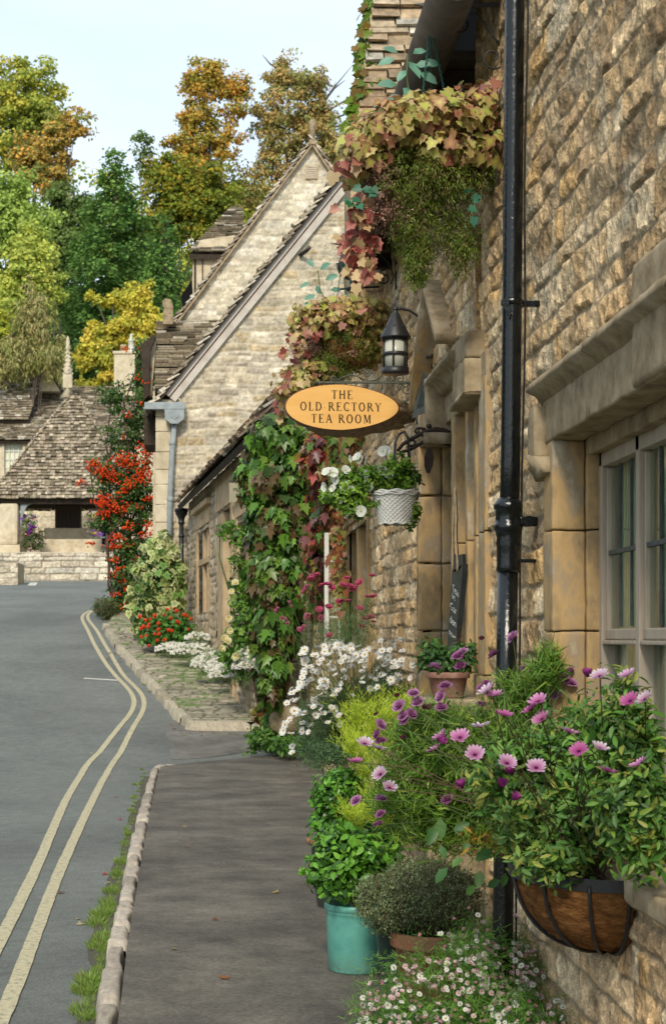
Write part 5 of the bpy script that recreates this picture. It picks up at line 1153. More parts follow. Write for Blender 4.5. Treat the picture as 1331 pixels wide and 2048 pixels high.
# cross gable on the left
m = MB(); pts = [at(u, v, 39.5) for u, v in ((72, 782), (94, 740), (121, 782))]; m.poly(pts, (0, 2, 0)); m.build('cross_gable', M['cream'], hb)
slope('roof', at(-170, 840, 40.5), at(58, 840, 40.5), at(-170, 738, 39.), at(92, 738, 39.), M['farslate'], hb, SL_DARK+[(.24, .19, .14)], 52, .2, .12)
m = MB(); m.poly([at(u, v, 39.4) for u, v in ((92, 735), (96, 737), (124, 781), (119, 783))], (0, 2, 0)); m.build('verge', M['soffit'], hb)
ch = thing('chimney', 'cream stone chimney stack with one white and one buff pot', 'chimney', at(252, 778, 39.))
m = MB(); q = at(228, 782, 39.); q2 = at(270, 702, 39.); m.box(q.x, q2.x, q.y, q.y+1.1, q.z-.3, q2.z-.15, .03); m.box(q.x-.06, q2.x+.06, q.y-.06, q.y+1.16, q2.z-.149, q2.z, .03); m.build('stack', M['cream'], ch)
m = MB(); m.lathe(at(246, 702, 39.)+Vector((0, .4, 0)), [(.17, 0), (.15, .3), (.17, .32), (.17, .38)], 14); m.build('pot', M['pale_dress'], ch)
m = MB(); m.lathe(at(262, 702, 39.)+Vector((0, .4, 0)), [(.20, 0), (.19, .05), (.14, .55), (.18, .58), (.18, .66), (.08, .70), (.06, .85), (.1, .9), (0, .98)], 14); m.build('pot', M['white'], ch)
# building seen through the cross and the little shop window on its right
bk_ = thing('stone_house', 'cream stone house seen through the market cross, with a small white window', 'house', at(130, 1105, 44.))
Yb = F/44.
grid_wall('wall', (0, Yb, 0), (1, 0, 0), (0, 0, 1), (0, -1, 0), (at(-60, 0, 44).x, at(300, 0, 44).x), (zg(Yb)-.3, zE(960, 44)), .05, .04, 73, M['farstone'], bk_, ch=(.15, .28), sl=(.3, .8), bulge=.03, pal=[(.52, .44, .32), (.58, .50, .37), (.46, .40, .28)], mcol=(.40, .33, .23))
m = MB(); m.box(at(203, 0, 44).x, at(250, 0, 44).x, Yb-.10, Yb-.04, zE(1092, 44), zE(1040, 44)); wq = m.build('window', M['dark'], bk_)
m = MB()
for u in (203, 214, 228, 242): x = at(u, 0, 44).x; m.box(x-.03, x+.03, Yb-.14, Yb-.101, zE(1092, 44), zE(1040, 44))
for v in (1041, 1058, 1075, 1091): z = zE(v, 44); m.box(at(203, 0, 44).x, at(250, 0, 44).x, Yb-.139, Yb-.1005, z-.03, z+.03)
m.build('window_frame', M['white'], wq)

# ================================================================== FAR TREES ON THE HILLSIDE
rt = np.random.RandomState(5)
def tree(name, label, s, blobs, n, ncl, crm, leaf, pal, trunk=None, tr_r=.3, shell=.75, seed=1, flat=.55, limbs=10, tmpl=DIA, group='trees on the wooded hillside', lump=.35, bare=None, up=.5, droop=.2):
    n = int(n*1.5); leaf *= 1.08; y = F/s; us = [b[0] for b in blobs]; ub = trunk if trunk is not None else sum(us)/len(us)
    base = Vector(((ub-VX)/s, y, zg(y)-.3)); t = thing(name, label, 'tree', base, group)
    B = [bl(b[0], b[1], s, b[2], b[3], min(b[2], b[3])*.8/s, b[2]*b[3]) for b in blobs]
    foliage('crown', B, n, ncl, crm, leaf, pal, tmpl, t, 'far', shell, flat, droop, up, .8, .22, lump, seed)
    m = MB(); rs = random.Random(seed); top = Vector(max(B, key=lambda b: b[0][2])[0]); 
    p = [base.lerp(Vector((top.x, top.y, top.z)), k/7)+Vector((rs.uniform(-.3, .3), 0, 0))*(0 < k < 7) for k in range(8)]; p[0] = base
    m.tube(p, [tr_r*(1-.85*k/7) for k in range(8)], 7)
    for k in range(limbs):
        b = rs.choice(B); e = Vector(b[0])+Vector((rs.uniform(-1, 1)*b[1][0], rs.uniform(-1, 1)*b[1][1]*.6, rs.uniform(-.6, 1)*b[1][2]))*.85
        q = rs.randint(2, 6); st = p[q]
        if e.z < st.z: e.z = st.z+abs(e.z-st.z)*.3
        md = st.lerp(e, .5)+Vector((0, 0, -.08*(e-st).length)); m.tube([st, md, e], [tr_r*.4, tr_r*.25, tr_r*.06], 5)
    if bare:
        for (u0, v0, u1, v1) in bare: a = at(u0, v0, s); b = at(u1, v1, s); md = a.lerp(b, .5)+Vector((rs.uniform(-.5, .5), 0, rs.uniform(-.3, .3))); m.tube([a, md, b], [.12, .07, .02], 5)
    m.build('trunk', M['trunk'], t); return t
G_OL = [(.11, .13, .018), (.15, .16, .02), (.08, .11, .015), (.19, .17, .02)]
G_RU = [(.20, .12, .022), (.14, .13, .03), (.26, .13, .02), (.10, .11, .025)]
G_OR = [(.36, .21, .025), (.28, .21, .03), (.17, .16, .025), (.38, .17, .02), (.24, .21, .03)]
G_BR = [(.15, .10, .03), (.12, .12, .035), (.19, .12, .04), (.09, .10, .03)]
G_CO = [(.035, .075, .014), (.045, .095, .018), (.022, .055, .012), (.06, .115, .022)]
G_DK = [(.03, .05, .012), (.045, .07, .015), (.055, .085, .02)]
G_YG = [(.21, .24, .035), (.27, .27, .045), (.15, .19, .03)]
G_BG = [(.17, .24, .045), (.13, .19, .035), (.21, .28, .055)]
G_YE = [(.42, .36, .035), (.34, .32, .03), (.24, .26, .03), (.48, .38, .05)]
G_GB = [(.15, .14, .05), (.12, .13, .045), (.20, .16, .07), (.11, .12, .03)]
def _br(p, k): return [tuple(min(.8, (x*(1-w_)+w_*(c[0]+c[1])*.5)*k) for x, w_ in zip(c, (.16, .12, .05))) for c in p]  # lifts and greys the tree colours in place of distance haze
G_OL, G_RU, G_OR, G_BR, G_DK, G_YG, G_BG, G_YE, G_GB = _br(G_OL, 1.9), _br(G_RU, 1.8), _br(G_OR, 1.1), _br(G_BR, 1.9), _br(G_DK, 1.9), _br(G_YG, 1.5), _br(G_BG, 1.35), _br(G_YE, 1.0), _br(G_GB, 1.7)
G_CO = _br(G_CO, 2.9)
tree('broadleaf_tree', 'tall olive and rust broadleaf tree at the left edge against the sky', 22, [(52, 165, 75, 60), (85, 220, 68, 60), (30, 235, 60, 70), (15, 300, 50, 55)], 9000, 150, .95, .34, G_OL, 60, .35, seed=11)
tree('broadleaf_tree', 'rusty brown broadleaf tree in front of the tall olive one, left side', 23, [(112, 270, 45, 40), (95, 320, 55, 50), (140, 250, 35, 26), (110, 365, 40, 35), (60, 320, 40, 45)], 6500, 130, .75, .30, G_RU, 100, .3, seed=12)
tree('broadleaf_tree', 'golden orange broadleaf tree standing tallest left of the gable finial', 24, [(415, 160, 50, 42), (468, 180, 26, 24), (395, 235, 52, 40), (432, 290, 50, 40), (378, 290, 40, 40), (470, 215, 22, 30), (400, 335, 60, 30)], 9500, 150, .75, .28, G_OR, 430, .32, seed=13)
tree('broadleaf_tree', 'brown and green thinning tree behind the stone finial', 23.5, [(572, 145, 50, 40), (610, 175, 48, 48), (545, 230, 50, 55), (625, 250, 70, 60), (560, 330, 75, 60), (660, 300, 50, 60), (500, 385, 45, 40)], 14000, 260, .85, .27, G_BR, 590, .34, seed=14, bare=[(640, 220, 705, 130), (650, 200, 690, 160), (640, 230, 720, 180), (655, 240, 700, 210), (560, 140, 525, 110)])
tree('broadleaf_tree', 'olive yellow tree with rusty top behind the dark conifer', 27, [(325, 345, 45, 40), (380, 390, 75, 60), (440, 400, 50, 55), (330, 420, 60, 50), (400, 460, 70, 55)], 13000, 230, .8, .28, [(.17, .19, .025), (.13, .16, .02), (.25, .19, .02), (.10, .13, .02)], 370, .3, seed=15)
tree('sapling', 'thin dark sapling poking above the conifer against the sky', 27, [(284, 275, 20, 16), (290, 310, 20, 22), (278, 340, 18, 15)], 420, 34, .45, .24, G_DK, 285, .08, seed=16, limbs=7)
tree('conifer', 'dark conifer in the gap behind the bright green trees', 26, [(120, 400, 40, 40), (135, 470, 60, 60), (110, 560, 70, 80), (175, 420, 40, 40)], 8000, 150, .8, .28, G_DK, 120, .3, seed=17)
tree('broadleaf_tree', 'bright green rounded tree at the left edge below the tall ones', 30, [(25, 380, 45, 45), (60, 440, 55, 50), (10, 440, 50, 60), (40, 480, 70, 50)], 8000, 130, .7, .26, G_BG, 20, .3, seed=18)
tree('broadleaf_tree', 'yellow green tree at the left edge above the weeping bush', 32, [(60, 500, 50, 45), (25, 560, 55, 60), (80, 560, 42, 60), (20, 640, 50, 50)], 8500, 150, .65, .24, G_YG, 40, .25, seed=19)
# big dark conifer: stacked whorls of drooping boughs
def conifer(label, s, ub, vt, vb, wpx, pal, n, seed):
    y = F/s; base = Vector(((ub-VX)/s, y, zg(y)-.5)); t = thing('conifer', label, 'tree', base); rs = np.random.RandomState(seed)
    zt_ = zE(vt, s); zb__ = zE(vb, s); H_ = zt_-zb__; nb = 420; P_ = []; O_ = []; K = []
    for i in range(nb):
        q = rs.rand()**.72; a = rs.rand()*2*math.pi; R_ = (wpx/s)*(q**.8)*(.62+.55*rs.rand()*1.0)+.25; z = zt_-q*H_
        nl = int(n/nb*(.4+1.2*q)); tt = rs.rand(nl)**.6; r = R_*tt; sp_ = .35+.28*R_*(1-tt)*.6
        x = base.x+(r)*math.cos(a)+rs.normal(0, 1, nl)*sp_*.5; yy = base.y+r*math.sin(a)+rs.normal(0, 1, nl)*sp_*.5; zc = z+tt*(.5)*R_*.35-(tt**2)*R_*.25+rs.normal(0, .22, nl)
        P_.append(np.stack([x, yy, zc], 1)); O_.append(np.tile([math.cos(a), math.sin(a), .25], (nl, 1))); K.append(np.full(nl, rs.rand()))
    P_ = np.concatenate(P_); O_ = np.concatenate(O_); K = np.concatenate(K); m_ = len(P_)
    leaves('crown', P_, O_*.5+np.array([0, 0, .9])+rs.normal(0, .5, (m_, 3)), O_+rs.normal(0, .5, (m_, 3))+np.array([0, 0, -.2]), .30*rs.uniform(.6, 1.2, m_), pick(m_, pal, .25, K, rs), DIA, M['far'], t)
    m = MB(); m.tube([base, Vector((base.x, base.y, zt_-.3))], [.35, .04], 8); m.build('trunk', M['trunk'], t)
conifer('big dark green conifer rising above the market cross', 30., 232, 305, 760, 175, G_CO, 22000, 21)
conifer('slimmer dark conifer with a second tip right of the big one', 31., 330, 430, 780, 90, G_CO, 7000, 22)
tree('yellow_tree', 'yellow leaved tree in front of the conifer above the chimney', 38, [(225, 600, 45, 22), (280, 600, 35, 28), (250, 650, 60, 38), (205, 690, 50, 45), (285, 650, 45, 45), (215, 740, 60, 40), (180, 700, 25, 30)], 8500, 120, .42, .20, G_YE, 240, .2, seed=23)
tree('weeping_bush', 'grey brown weeping bush behind the cottage roof at the left', 40, [(70, 650, 38, 60), (40, 710, 60, 40), (100, 720, 40, 35), (70, 600, 18, 30), (10, 730, 40, 40)], 9000, 220, .35, .26, G_GB, 70, .12, seed=24, tmpl=NAR, flat=1.6, droop=1.6, up=.1, bare=[(60, 600, 80, 700), (50, 640, 20, 720), (75, 660, 95, 740)])
tree('broadleaf_tree', 'low yellow green shrub tree hanging over the cottage gable at far left', 39, [(8, 690, 28, 50), (5, 640, 25, 40)], 1800, 40, .4, .2, [(.30, .30, .03), (.16, .20, .03)], 6, .12, seed=25)
# wood behind everything: individual crowns
k = 0
for (u, v, ru, rv, s_, pal, lab) in ((210, 470, 150, 120, 20, G_OL, 'dull olive tree deep in the wood behind the conifer'), (480, 440, 100, 90, 21, G_OL, 'olive tree deep in the wood left of the rear gable'), (660, 420, 120, 120, 21, G_BR, 'brown tree deep in the wood behind the right of the rear gable'),
                                    (60, 600, 160, 120, 21, G_DK, 'dark tree filling the wood at the left edge'), (330, 600, 160, 140, 22, G_DK, 'dark tree filling the wood behind the slate lean-to'), (180, 700, 200, 100, 24, G_DK, 'low dark tree at the foot of the wood above the cross'), (480, 560, 140, 110, 24, G_OL, 'olive tree at the foot of the wood behind the dormer'), (-80, 480, 120, 200, 21, G_OL, 'olive tree just off the left edge of the wood'), (790, 420, 110, 150, 21, G_BR, 'brown tree of the wood hidden behind the tea room roof')):
    tree('broadleaf_tree', lab, s_, [(u, v, ru, rv), (u-ru*.4, v+rv*.3, ru*.7, rv*.7), (u+ru*.4, v+rv*.3, ru*.7, rv*.7)], 7500, 130, 1.5, .42, pal, u, .35, seed=40+k); k += 1

# ================================================================== STREET PLANTS (far to near)
# pyracantha
Sp = 78.; pyb = at(250, 1262, Sp); py_ = thing('firethorn', 'tall firethorn covered in orange red berries climbing the corner of the gabled house', 'shrub', pyb)
PB = [bl(272, 1000, Sp, 45, 90, .5, 3), bl(258, 1150, Sp, 40, 90, .5, 3), bl(255, 1235, Sp, 42, 45, .5, 1.6), bl(245, 870, Sp, 42, 60, .4, 1), bl(225, 950, Sp, 50, 40, .4, 1), bl(280, 800, Sp, 22, 70, .3, .8), bl(285, 720, Sp, 12, 50, .25, .4), bl(235, 800, Sp, 35, 35, .3, .5), bl(225, 1040, Sp, 45, 30, .4, .8), bl(222, 1215, Sp, 32, 22, .5, .6)]
foliage('leaves', PB, 22000, 700, .17, .085, [(.035, .085, .015), (.06, .13, .02), (.09, .17, .03), (.025, .06, .012)], OV, py_, seed=61, lump=.35)
rs = np.random.RandomState(62); V = []; Fc = []; C = []
ico = bmesh.new(); bmesh.ops.create_icosphere(ico, subdivisions=1, radius=1); iv = np.array([v_.co[:] for v_ in ico.verts]); ifc = np.array([[v_.index for v_ in f.verts] for f in ico.faces]); ico.free()
BC = [(u, v, n) for u, v, n in ((190, 930, 60), (205, 945, 110), (225, 955, 120), (245, 920, 90), (262, 930, 110), (295, 905, 120), (300, 930, 120), (285, 950, 130), (270, 970, 110), (250, 985, 60), (210, 1000, 90), (225, 1015, 120), (240, 1020, 90), (215, 1030, 60), (165, 968, 25), (185, 1090, 20), (278, 1015, 50), (300, 1000, 40), (297, 1050, 60), (295, 1070, 40), (235, 1075, 60), (228, 1095, 50), (250, 1095, 50), (240, 1140, 40), (232, 1150, 40), (250, 1165, 40), (258, 1205, 40), (238, 1190, 30), (252, 1235, 40), (235, 1260, 40), (265, 1262, 30), (255, 705, 14), (286, 705, 10), (292, 745, 12), (280, 765, 12), (298, 770, 10), (284, 810, 14), (263, 830, 8), (257, 838, 8), (246, 880, 8), (230, 1120, 30), (262, 1180, 30), (270, 1120, 20), (243, 1215, 25), (200, 1010, 40), (258, 1055, 40))]
for (u, v, n) in BC:
    c = np.array(at(u, v, Sp))+np.array([0, -.42+rs.uniform(-.1, .1), 0]); n = int(n*.62); e = rs.normal(size=(n, 3))*np.array([.17, .12, .085])*(.35+n/120)
    for q in e:
        V.append(iv*.028+c+q); Fc.append(ifc+len(iv)*len(Fc)); C.append(np.tile(np.array([(.75, .085, .015), (.62, .05, .012), (.85, .13, .02)][rs.randint(3)]), (len(iv), 1)))
np_mesh('berries', np.concatenate(V), np.concatenate(Fc), M['petal'], py_, np.concatenate(C), True)['kind'] = 'stuff'
twigs('stems', [pyb+Vector((random.uniform(-.2, .3), 0, 0)) for _ in range(16)], [at(u, v, Sp) for u, v in ((285, 700), (180, 930), (275, 820), (230, 860), (200, 940), (190, 1000), (300, 900), (250, 1000), (220, 1050), (240, 1150), (290, 1100), (280, 950), (210, 870), (225, 790), (262, 880), (232, 1220))], .03, py_, 'vinestem', .1)
# variegated ivy bush
Sv = 94.; vi = thing('variegated_ivy', 'big mound of cream edged variegated ivy below the grey downpipe', 'ivy', at(312, 1270, Sv))
foliage('leaves', [bl(316, 1160, Sv, 48, 62, .5, 3), bl(320, 1100, Sv, 32, 38, .4, 1), bl(292, 1220, Sv, 36, 48, .45, 1.3), bl(345, 1185, Sv, 22, 55, .4, 1)], 1700, 260, .16, .17, [(.06, .16, .035), (.10, .21, .06), (.05, .12, .03)], IVY, vi, 'leaf', .5, .8, 1.2, .2, .45, .2, .2, 63, vary=[(.70, .70, .32), (.78, .76, .42), (.55, .60, .22), (.20, .36, .08)])
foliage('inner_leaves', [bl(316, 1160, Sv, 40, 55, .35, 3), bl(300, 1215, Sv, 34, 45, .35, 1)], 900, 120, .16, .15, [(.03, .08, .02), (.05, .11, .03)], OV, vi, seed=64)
# orange bell flowers
So = 99.; ob = thing('orange_flower_bush', 'low bush of orange red bell flowers beside the black downpipe', 'shrub', at(330, 1290, So))
foliage('leaves', [bl(335, 1262, So, 46, 30, .45, 2), bl(300, 1265, So, 28, 26, .4, 1), bl(362, 1250, So, 20, 24, .3, .7)], 2200, 150, .11, .10, [(.05, .14, .02), (.08, .20, .03), (.10, .24, .04)], OV, ob, seed=65)
rs = np.random.RandomState(66); pts = [at(u+rs.uniform(-3, 3), v+rs.uniform(-3, 3), So)+Vector((0, -.45-rs.uniform(0, .1), 0)) for u, v in ((283, 1236), (290, 1243), (298, 1240), (285, 1262), (300, 1258), (310, 1232), (318, 1248), (325, 1270), (295, 1275), (285, 1278), (302, 1290), (328, 1228), (335, 1222), (345, 1240), (352, 1248), (360, 1250), (372, 1236), (380, 1240), (358, 1222), (352, 1218), (375, 1262), (316, 1285), (338, 1262), (346, 1262), (308, 1270), (365, 1232), (322, 1258), (300, 1248), (292, 1256), (330, 1280))]
put(FM['begonia'], 'flower', pts, ob, Vector((-.1, -.6, -.4)), .4, 1.15)
# dark low shrub where the far kerb begins, ferny green beneath
lf_ = thing('low_shrub', 'dull green low shrub overhanging the far kerb beside the firethorn', 'shrub', at(215, 1240, 80)); foliage('leaves', [bl(212, 1215, 80, 22, 20, .4, 1), bl(228, 1232, 80, 24, 18, .4, 1)], 1500, 90, .12, .10, [(.05, .07, .02), (.08, .10, .03), (.10, .09, .04)], NAR, lf_, seed=67)
# white fleabane drifts along the shop front
def drift(label, cells, n, seed, fl, flsc, pal=((.06, .15, .03), (.10, .20, .04), (.13, .22, .06)), leaf=.05, name='fleabane', cat='flowers', meshes=None, limit=100, kind=None, tmpl=NAR, h=1.0):
    u, v, s = cells[0][:3]; t = thing(name, label, cat, gp(u, v) if False else at(u, v+12, s), None)
    B = [bl(c[0], c[1], c[2], c[3], c[4], c[5], c[3]*c[4]) for c in cells]
    foliage('leaves', B, n, max(20, n//18), leaf*1.6, leaf, list(pal), tmpl, t, seed=seed, up=.5, droop=-.2)
    rs = np.random.RandomState(seed+1); pts = []
    w = np.array([b[2] for b in B]); w = w/w.sum()
    for i in range(fl):
        b = B[rs.choice(len(B), p=w)]; d = rs.normal(size=3); d /= np.linalg.norm(d); d[1] = -abs(d[1]); d[2] = abs(d[2])*1.0-.25
        pts.append(Vector(b[0])+Vector((d[0]*b[1][0], d[1]*b[1][1], d[2]*b[1][2]))*(1.0+rs.uniform(-.12, .12)))
    pts.sort(key=lambda p: p.y); put(meshes or FM['erig'], 'flower', pts, t, Vector((-.1, -.7, .6)), .35, flsc, .25, limit, seed); return t
drift('pale drift of tiny white daisies at the foot of the shop front', meshes=FM['erig'][:1], cells=[(385, 1302, 105, 42, 24, .4), (345, 1298, 101, 34, 18, .4), (425, 1325, 113, 40, 26, .4), (395, 1275, 105, 25, 14, .3)], n=5000, seed=71, fl=700, flsc=2.6)
drift('dense drift of tiny white daisies beside the ivy at the forecourt edge', meshes=FM['erig'][:1], cells=[(470, 1345, 126, 50, 28, .4), (500, 1325, 132, 32, 42, .3), (440, 1335, 118, 30, 24, .35)], n=5000, seed=73, fl=750, flsc=2.8)
# rose: climbing yellow rose left of the ivy
Sr = 131.; rose = thing('climbing_rose', 'leafy climbing rose with pale yellow flowers growing left of the ivy', 'rose', at(475, 1370, Sr))
foliage('leaves', [bl(488, 1250, Sr, 32, 60, .4, 2), bl(470, 1300, Sr, 30, 45, .4, 1.5), bl(492, 1175, Sr, 22, 40, .3, .9), bl(455, 1060, Sr, 20, 16, .25, .35), bl(482, 1075, Sr, 22, 30, .3, .6), bl(476, 1120, Sr, 12, 20, .2, .2)], 2600, 230, .10, .085, [(.06, .15, .02), (.10, .22, .03), (.16, .28, .03), (.05, .11, .02)], OV, rose, seed=75)
pts = [at(u, v, Sr)+Vector((0, -.45, 0)) for u, v in ((470, 1168), (494, 1152), (498, 1155), (457, 1238), (460, 1262), (448, 1278), (455, 1282), (443, 1297), (472, 1312), (510, 1265), (462, 1185), (500, 1300))]
put(FM['rose'], 'flower', pts, rose, Vector((-.1, -1, .25)), .35, 1.0)
twigs('stems', [at(480, 1370, Sr)]*7, [at(u, v, Sr) for u, v in ((440, 1055), (490, 1070), (495, 1160), (460, 1240), (505, 1200), (470, 1120), (480, 1300))], .018, rose, 'stem', .1)
# the great ivy / Virginia creeper on the corner
Si = 152.
iv_ = thing('virginia_creeper', 'huge glossy green creeper with drooping leaves spilling over the tea room corner', 'creeper', at(545, 1500, 146))
VB = [bl(555, 880, Si, 55, 42, .5, 1.6), bl(535, 960, Si, 50, 62, .5, 2), bl(560, 1050, Si, 62, 80, .5, 3), bl(560, 1160, Si, 60, 75, .5, 2.4), bl(600, 930, Si, 60, 70, .4, 1.6), bl(620, 1050, Si, 55, 100, .35, 1.8), bl(550, 1250, Si, 42, 70, .35, 1.4), bl(540, 1340, Si, 24, 70, .3, .9), bl(590, 1180, Si, 40, 55, .3, .8)]
GI = [(.05, .16, .025), (.08, .22, .03), (.11, .27, .04), (.035, .11, .02), (.06, .15, .03)]
foliage('leaves', VB, 6800, 1000, .12, .145, [(.05, .13, .018), (.09, .20, .025), (.14, .27, .035), (.035, .09, .016), (.07, .14, .025), (.12, .20, .03), (.11, .07, .03)], VINE, iv_, 'gloss', .28, .9, 2.2, .15, .38, .22, .12, 81)
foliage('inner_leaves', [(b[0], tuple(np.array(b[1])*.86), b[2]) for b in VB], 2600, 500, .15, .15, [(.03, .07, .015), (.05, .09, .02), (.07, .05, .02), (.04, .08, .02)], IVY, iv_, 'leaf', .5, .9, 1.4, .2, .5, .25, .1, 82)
foliage('small_leaves', [bl(545, 1330, 146, 26, 80, .3, 1), bl(538, 1420, 146, 26, 50, .3, .9), bl(560, 1250, 146, 18, 50, .2, .4)], 1500, 200, .1, .085, [(.10, .13, .02), (.15, .10, .025), (.17, .06, .02), (.07, .12, .02), (.20, .17, .03)], IVY, iv_, 'leaf', .5, 1, 1.2, .2, .5, .25, .1, 83)
twigs('stems', [at(548, 1500, 146)+Vector((random.uniform(-.1, .1), 0, 0)) for _ in range(9)], [at(u, v, 150) for u, v in ((520, 1150), (560, 1100), (600, 1000), (540, 950), (580, 1180), (520, 1050), (560, 880), (610, 1100), (540, 1250))], .022, iv_, 'vinestem', .05)
# red autumn creeper flat on the wall right of it
RD = [(.20, .03, .02), (.28, .04, .03), (.12, .05, .02), (.22, .16, .025), (.09, .12, .02), (.32, .09, .02), (.10, .03, .03)]
rc = thing('red_creeper', 'red and purple autumn creeper trailing down the wall behind the petunia basket', 'creeper', at(690, 1290, 200))
rs = np.random.RandomState(84)
def curtain(blobs, n, size, pal, tmpl, parent, seed, name='leaves', mat='leaf', strands=40, droop=1.8):
    rs = np.random.RandomState(seed); P_ = []; K = []
    for (u0, u1, v0, v1, s0, s1, w) in blobs:
        for k in range(int(strands*w)):
            q = rs.rand(); u = u0+(u1-u0)*q; s = s0+(s1-s0)*q; v = v0+rs.rand()*(v1-v0)*.35; ve = v+(v1-v)*(.45+.55*rs.rand()); m = int(n); y = F/s; key = rs.rand()
            for j in range(m):
                vv = v+(ve-v)*j/m; P_.append((WX-.04-.10*rs.rand()-.06*rs.rand(), y+rs.normal(0, .05), EYE+(HY-vv)/s)); K.append(key*.6+.4*rs.rand()*1.0)
    P_ = np.array(P_); n = len(P_); K = np.array(K)
    nrm = np.tile([-.6, -.9, .35], (n, 1))+rs.normal(0, .45, (n, 3)); tip = np.tile([0, 0, -droop], (n, 1))+rs.normal(0, .5, (n, 3))
    return leaves(name, P_, nrm, tip, size*rs.uniform(.55, 1.25, n), pick(n, pal, .25, np.clip(K, 0, .999), rs), tmpl, M[mat], parent)
foliage('leaves', [bl(660, 920, 190, 55, 60, .5, 2), bl(665, 1020, 185, 40, 70, .5, 2), bl(640, 1130, 172, 32, 90, .5, 2), bl(632, 1180, 165, 22, 60, .4, .8), bl(700, 900, 215, 28, 40, .4, 1)], 2600, 500, .10, .105, RD+[(.07, .13, .02), (.09, .17, .03), (.14, .05, .05)], VINE, rc, 'gloss', .5, .9, 2.0, .15, .45, .25, .15, 85, wallx=WX-.03)
curtain([(690, 705, 1000, 1250, 205, 214, .3)], 22, .075, [(.26, .15, .035), (.26, .08, .03), (.20, .20, .04)], IVY, rc, 89, 'orange_leaves', strands=20)
curtain([(640, 735, 850, 1000, 160, 236, 1)], 9, .10, [(.10, .17, .025), (.20, .20, .03), (.15, .06, .02)], IVY, rc, 86, 'green_leaves', strands=50)
# creeper along the verge of the wing roof
vg = thing('roof_creeper', 'green creeper climbing the edge of the tea room slate roof against the sky', 'creeper', at(705, 330, 248))
rs = np.random.RandomState(87); n = 700; t_ = rs.rand(n); P_ = np.array([at(704+(748-704)*q+rs.normal(0, 4.5)-3*math.sin(q*9), 330-345*q, 249-13*q)[:] for q in t_])+rs.normal(0, .03, (n, 3))
leaves('leaves', P_, np.tile([-.4, -1, .3], (n, 1))+rs.normal(0, .5, (n, 3)), rs.normal(0, .6, (n, 3))+np.array([-.3, 0, -.8]), .075*rs.uniform(.6, 1.3, n), pick(n, [(.13, .24, .02), (.20, .28, .03), (.08, .16, .02), (.20, .12, .02)], .2, None, rs), IVY, M['leaf'], vg)
m = MB(); m.tube([at(704+(748-704)*q, 330-345*q, 249-13*q) for q in np.linspace(0, 1, 10)], .01, 5); m.build('stem', M['vinestem'], vg)
# ground ivy and blue flowers at the pier's foot
gi = thing('ground_ivy', 'low green ivy with a few blue flowers spreading at the foot of the creeper', 'plant', at(540, 1505, 146)); foliage('leaves', [bl(530, 1480, 150, 40, 25, .35, 2), bl(575, 1490, 155, 30, 18, .3, 1), bl(545, 1440, 148, 28, 25, .3, 1)], 2000, 200, .07, .06, [(.05, .13, .02), (.08, .18, .03), (.11, .22, .03)], OV, gi, seed=88)
# ------------------------------------------------------------------ pot helper
def pot(name, label, c, rt_, rb_, h, mat, cat='potted plant', style='rim', n=32, group=None):
    t = thing(name, label, cat, c, group); c = Vector(c); m = MB()
    if style == 'rim': prof = [(rb_*.98, 0), (rb_, .005), (rb_+(rt_*.93-rb_)*.78, h*.76), (rt_*.985, h*.77), (rt_, h*.79), (rt_*1.0, h*.96), (rt_*.985, h*.99), (rt_*.93, h), (rt_*.89, h*.98), (rt_*.87, h*.86)]
    elif style == 'cyl': prof = [(rb_*.97, 0), (rb_, .008), (rt_*.985, h*.80), (rt_*.99, h*.86), (rt_*1.02, h*.875), (rt_*.99, h*.89), (rt_*1.03, h*.905), (rt_*1.05, h*.93), (rt_*1.05, h*.975), (rt_*1.01, h), (rt_*.94, h*.985), (rt_*.92, h*.88)]
    else: prof = [(rb_*.97, 0), (rb_, .008), (rt_*.95, h*.9), (rt_*1.06, h*.93), (rt_*1.06, h*.98), (rt_, h), (rt_*.95, h*.98), (rt_*.92, h*.85)]
    m.lathe(c, prof, n); m.build('pot', M[mat], t)
    m = MB(); m.lathe(c+Vector((0, 0, h*.84)), [(rt_*.9, 0), (rt_*.6, .012), (0, .018)], 20); m.build('soil', M['soil'], t); return t
def gpt(u, s): return Vector(((u-VX)/s, F/s, 0))
# teal pot with glossy shrub
tp = pot('potted_shrub', 'teal glazed pot of glossy pieris like shrub standing nearest the kerb', gpt(711, 415), .145, .134, .325, 'teal', style='cyl')
SHP = [(.045, .13, .015), (.08, .22, .02), (.12, .30, .03), (.03, .09, .012), (.15, .33, .04)]
foliage('leaves', [bl(690, 1738, 418, 70, 55, .17, 2), bl(745, 1715, 420, 62, 50, .17, 1.4), bl(650, 1745, 418, 38, 40, .12, .8), bl(700, 1690, 420, 60, 40, .15, 1)], 2600, 210, .045, .048, SHP, OV, tp, 'gloss', .45, .8, -.3, .55, .55, .2, .15, 91)
twigs('stems', [gpt(711, 415)+Vector((0, 0, .3))]*14, [at(random.uniform(640, 780), random.uniform(1690, 1760), 418) for _ in range(14)], .005, tp, 'vinestem')
# brown rimmed green pot with box
bp = pot('potted_shrub', 'dark green pot with terracotta rim holding a small leaved box bush', gpt(690, 335), .215, .17, .40, 'darkgreen', style='bowl')
m = MB(); m.lathe(gpt(690, 335)+Vector((0, 0, .372)), [(.222, 0), (.232, .006), (.232, .024), (.222, .03), (.205, .028)], 32); m.build('rim', M['terra'], bp)
foliage('leaves', [bl(672, 1605, 345, 42, 55, .16, 2), bl(668, 1655, 345, 40, 35, .15, 1.2), bl(705, 1640, 345, 40, 45, .15, 1), bl(690, 1570, 345, 40, 30, .12, .8)], 3400, 300, .045, .042, SHP[:4], OV, bp, 'gloss', .5, .85, -.2, .5, .55, .2, .15, 92)
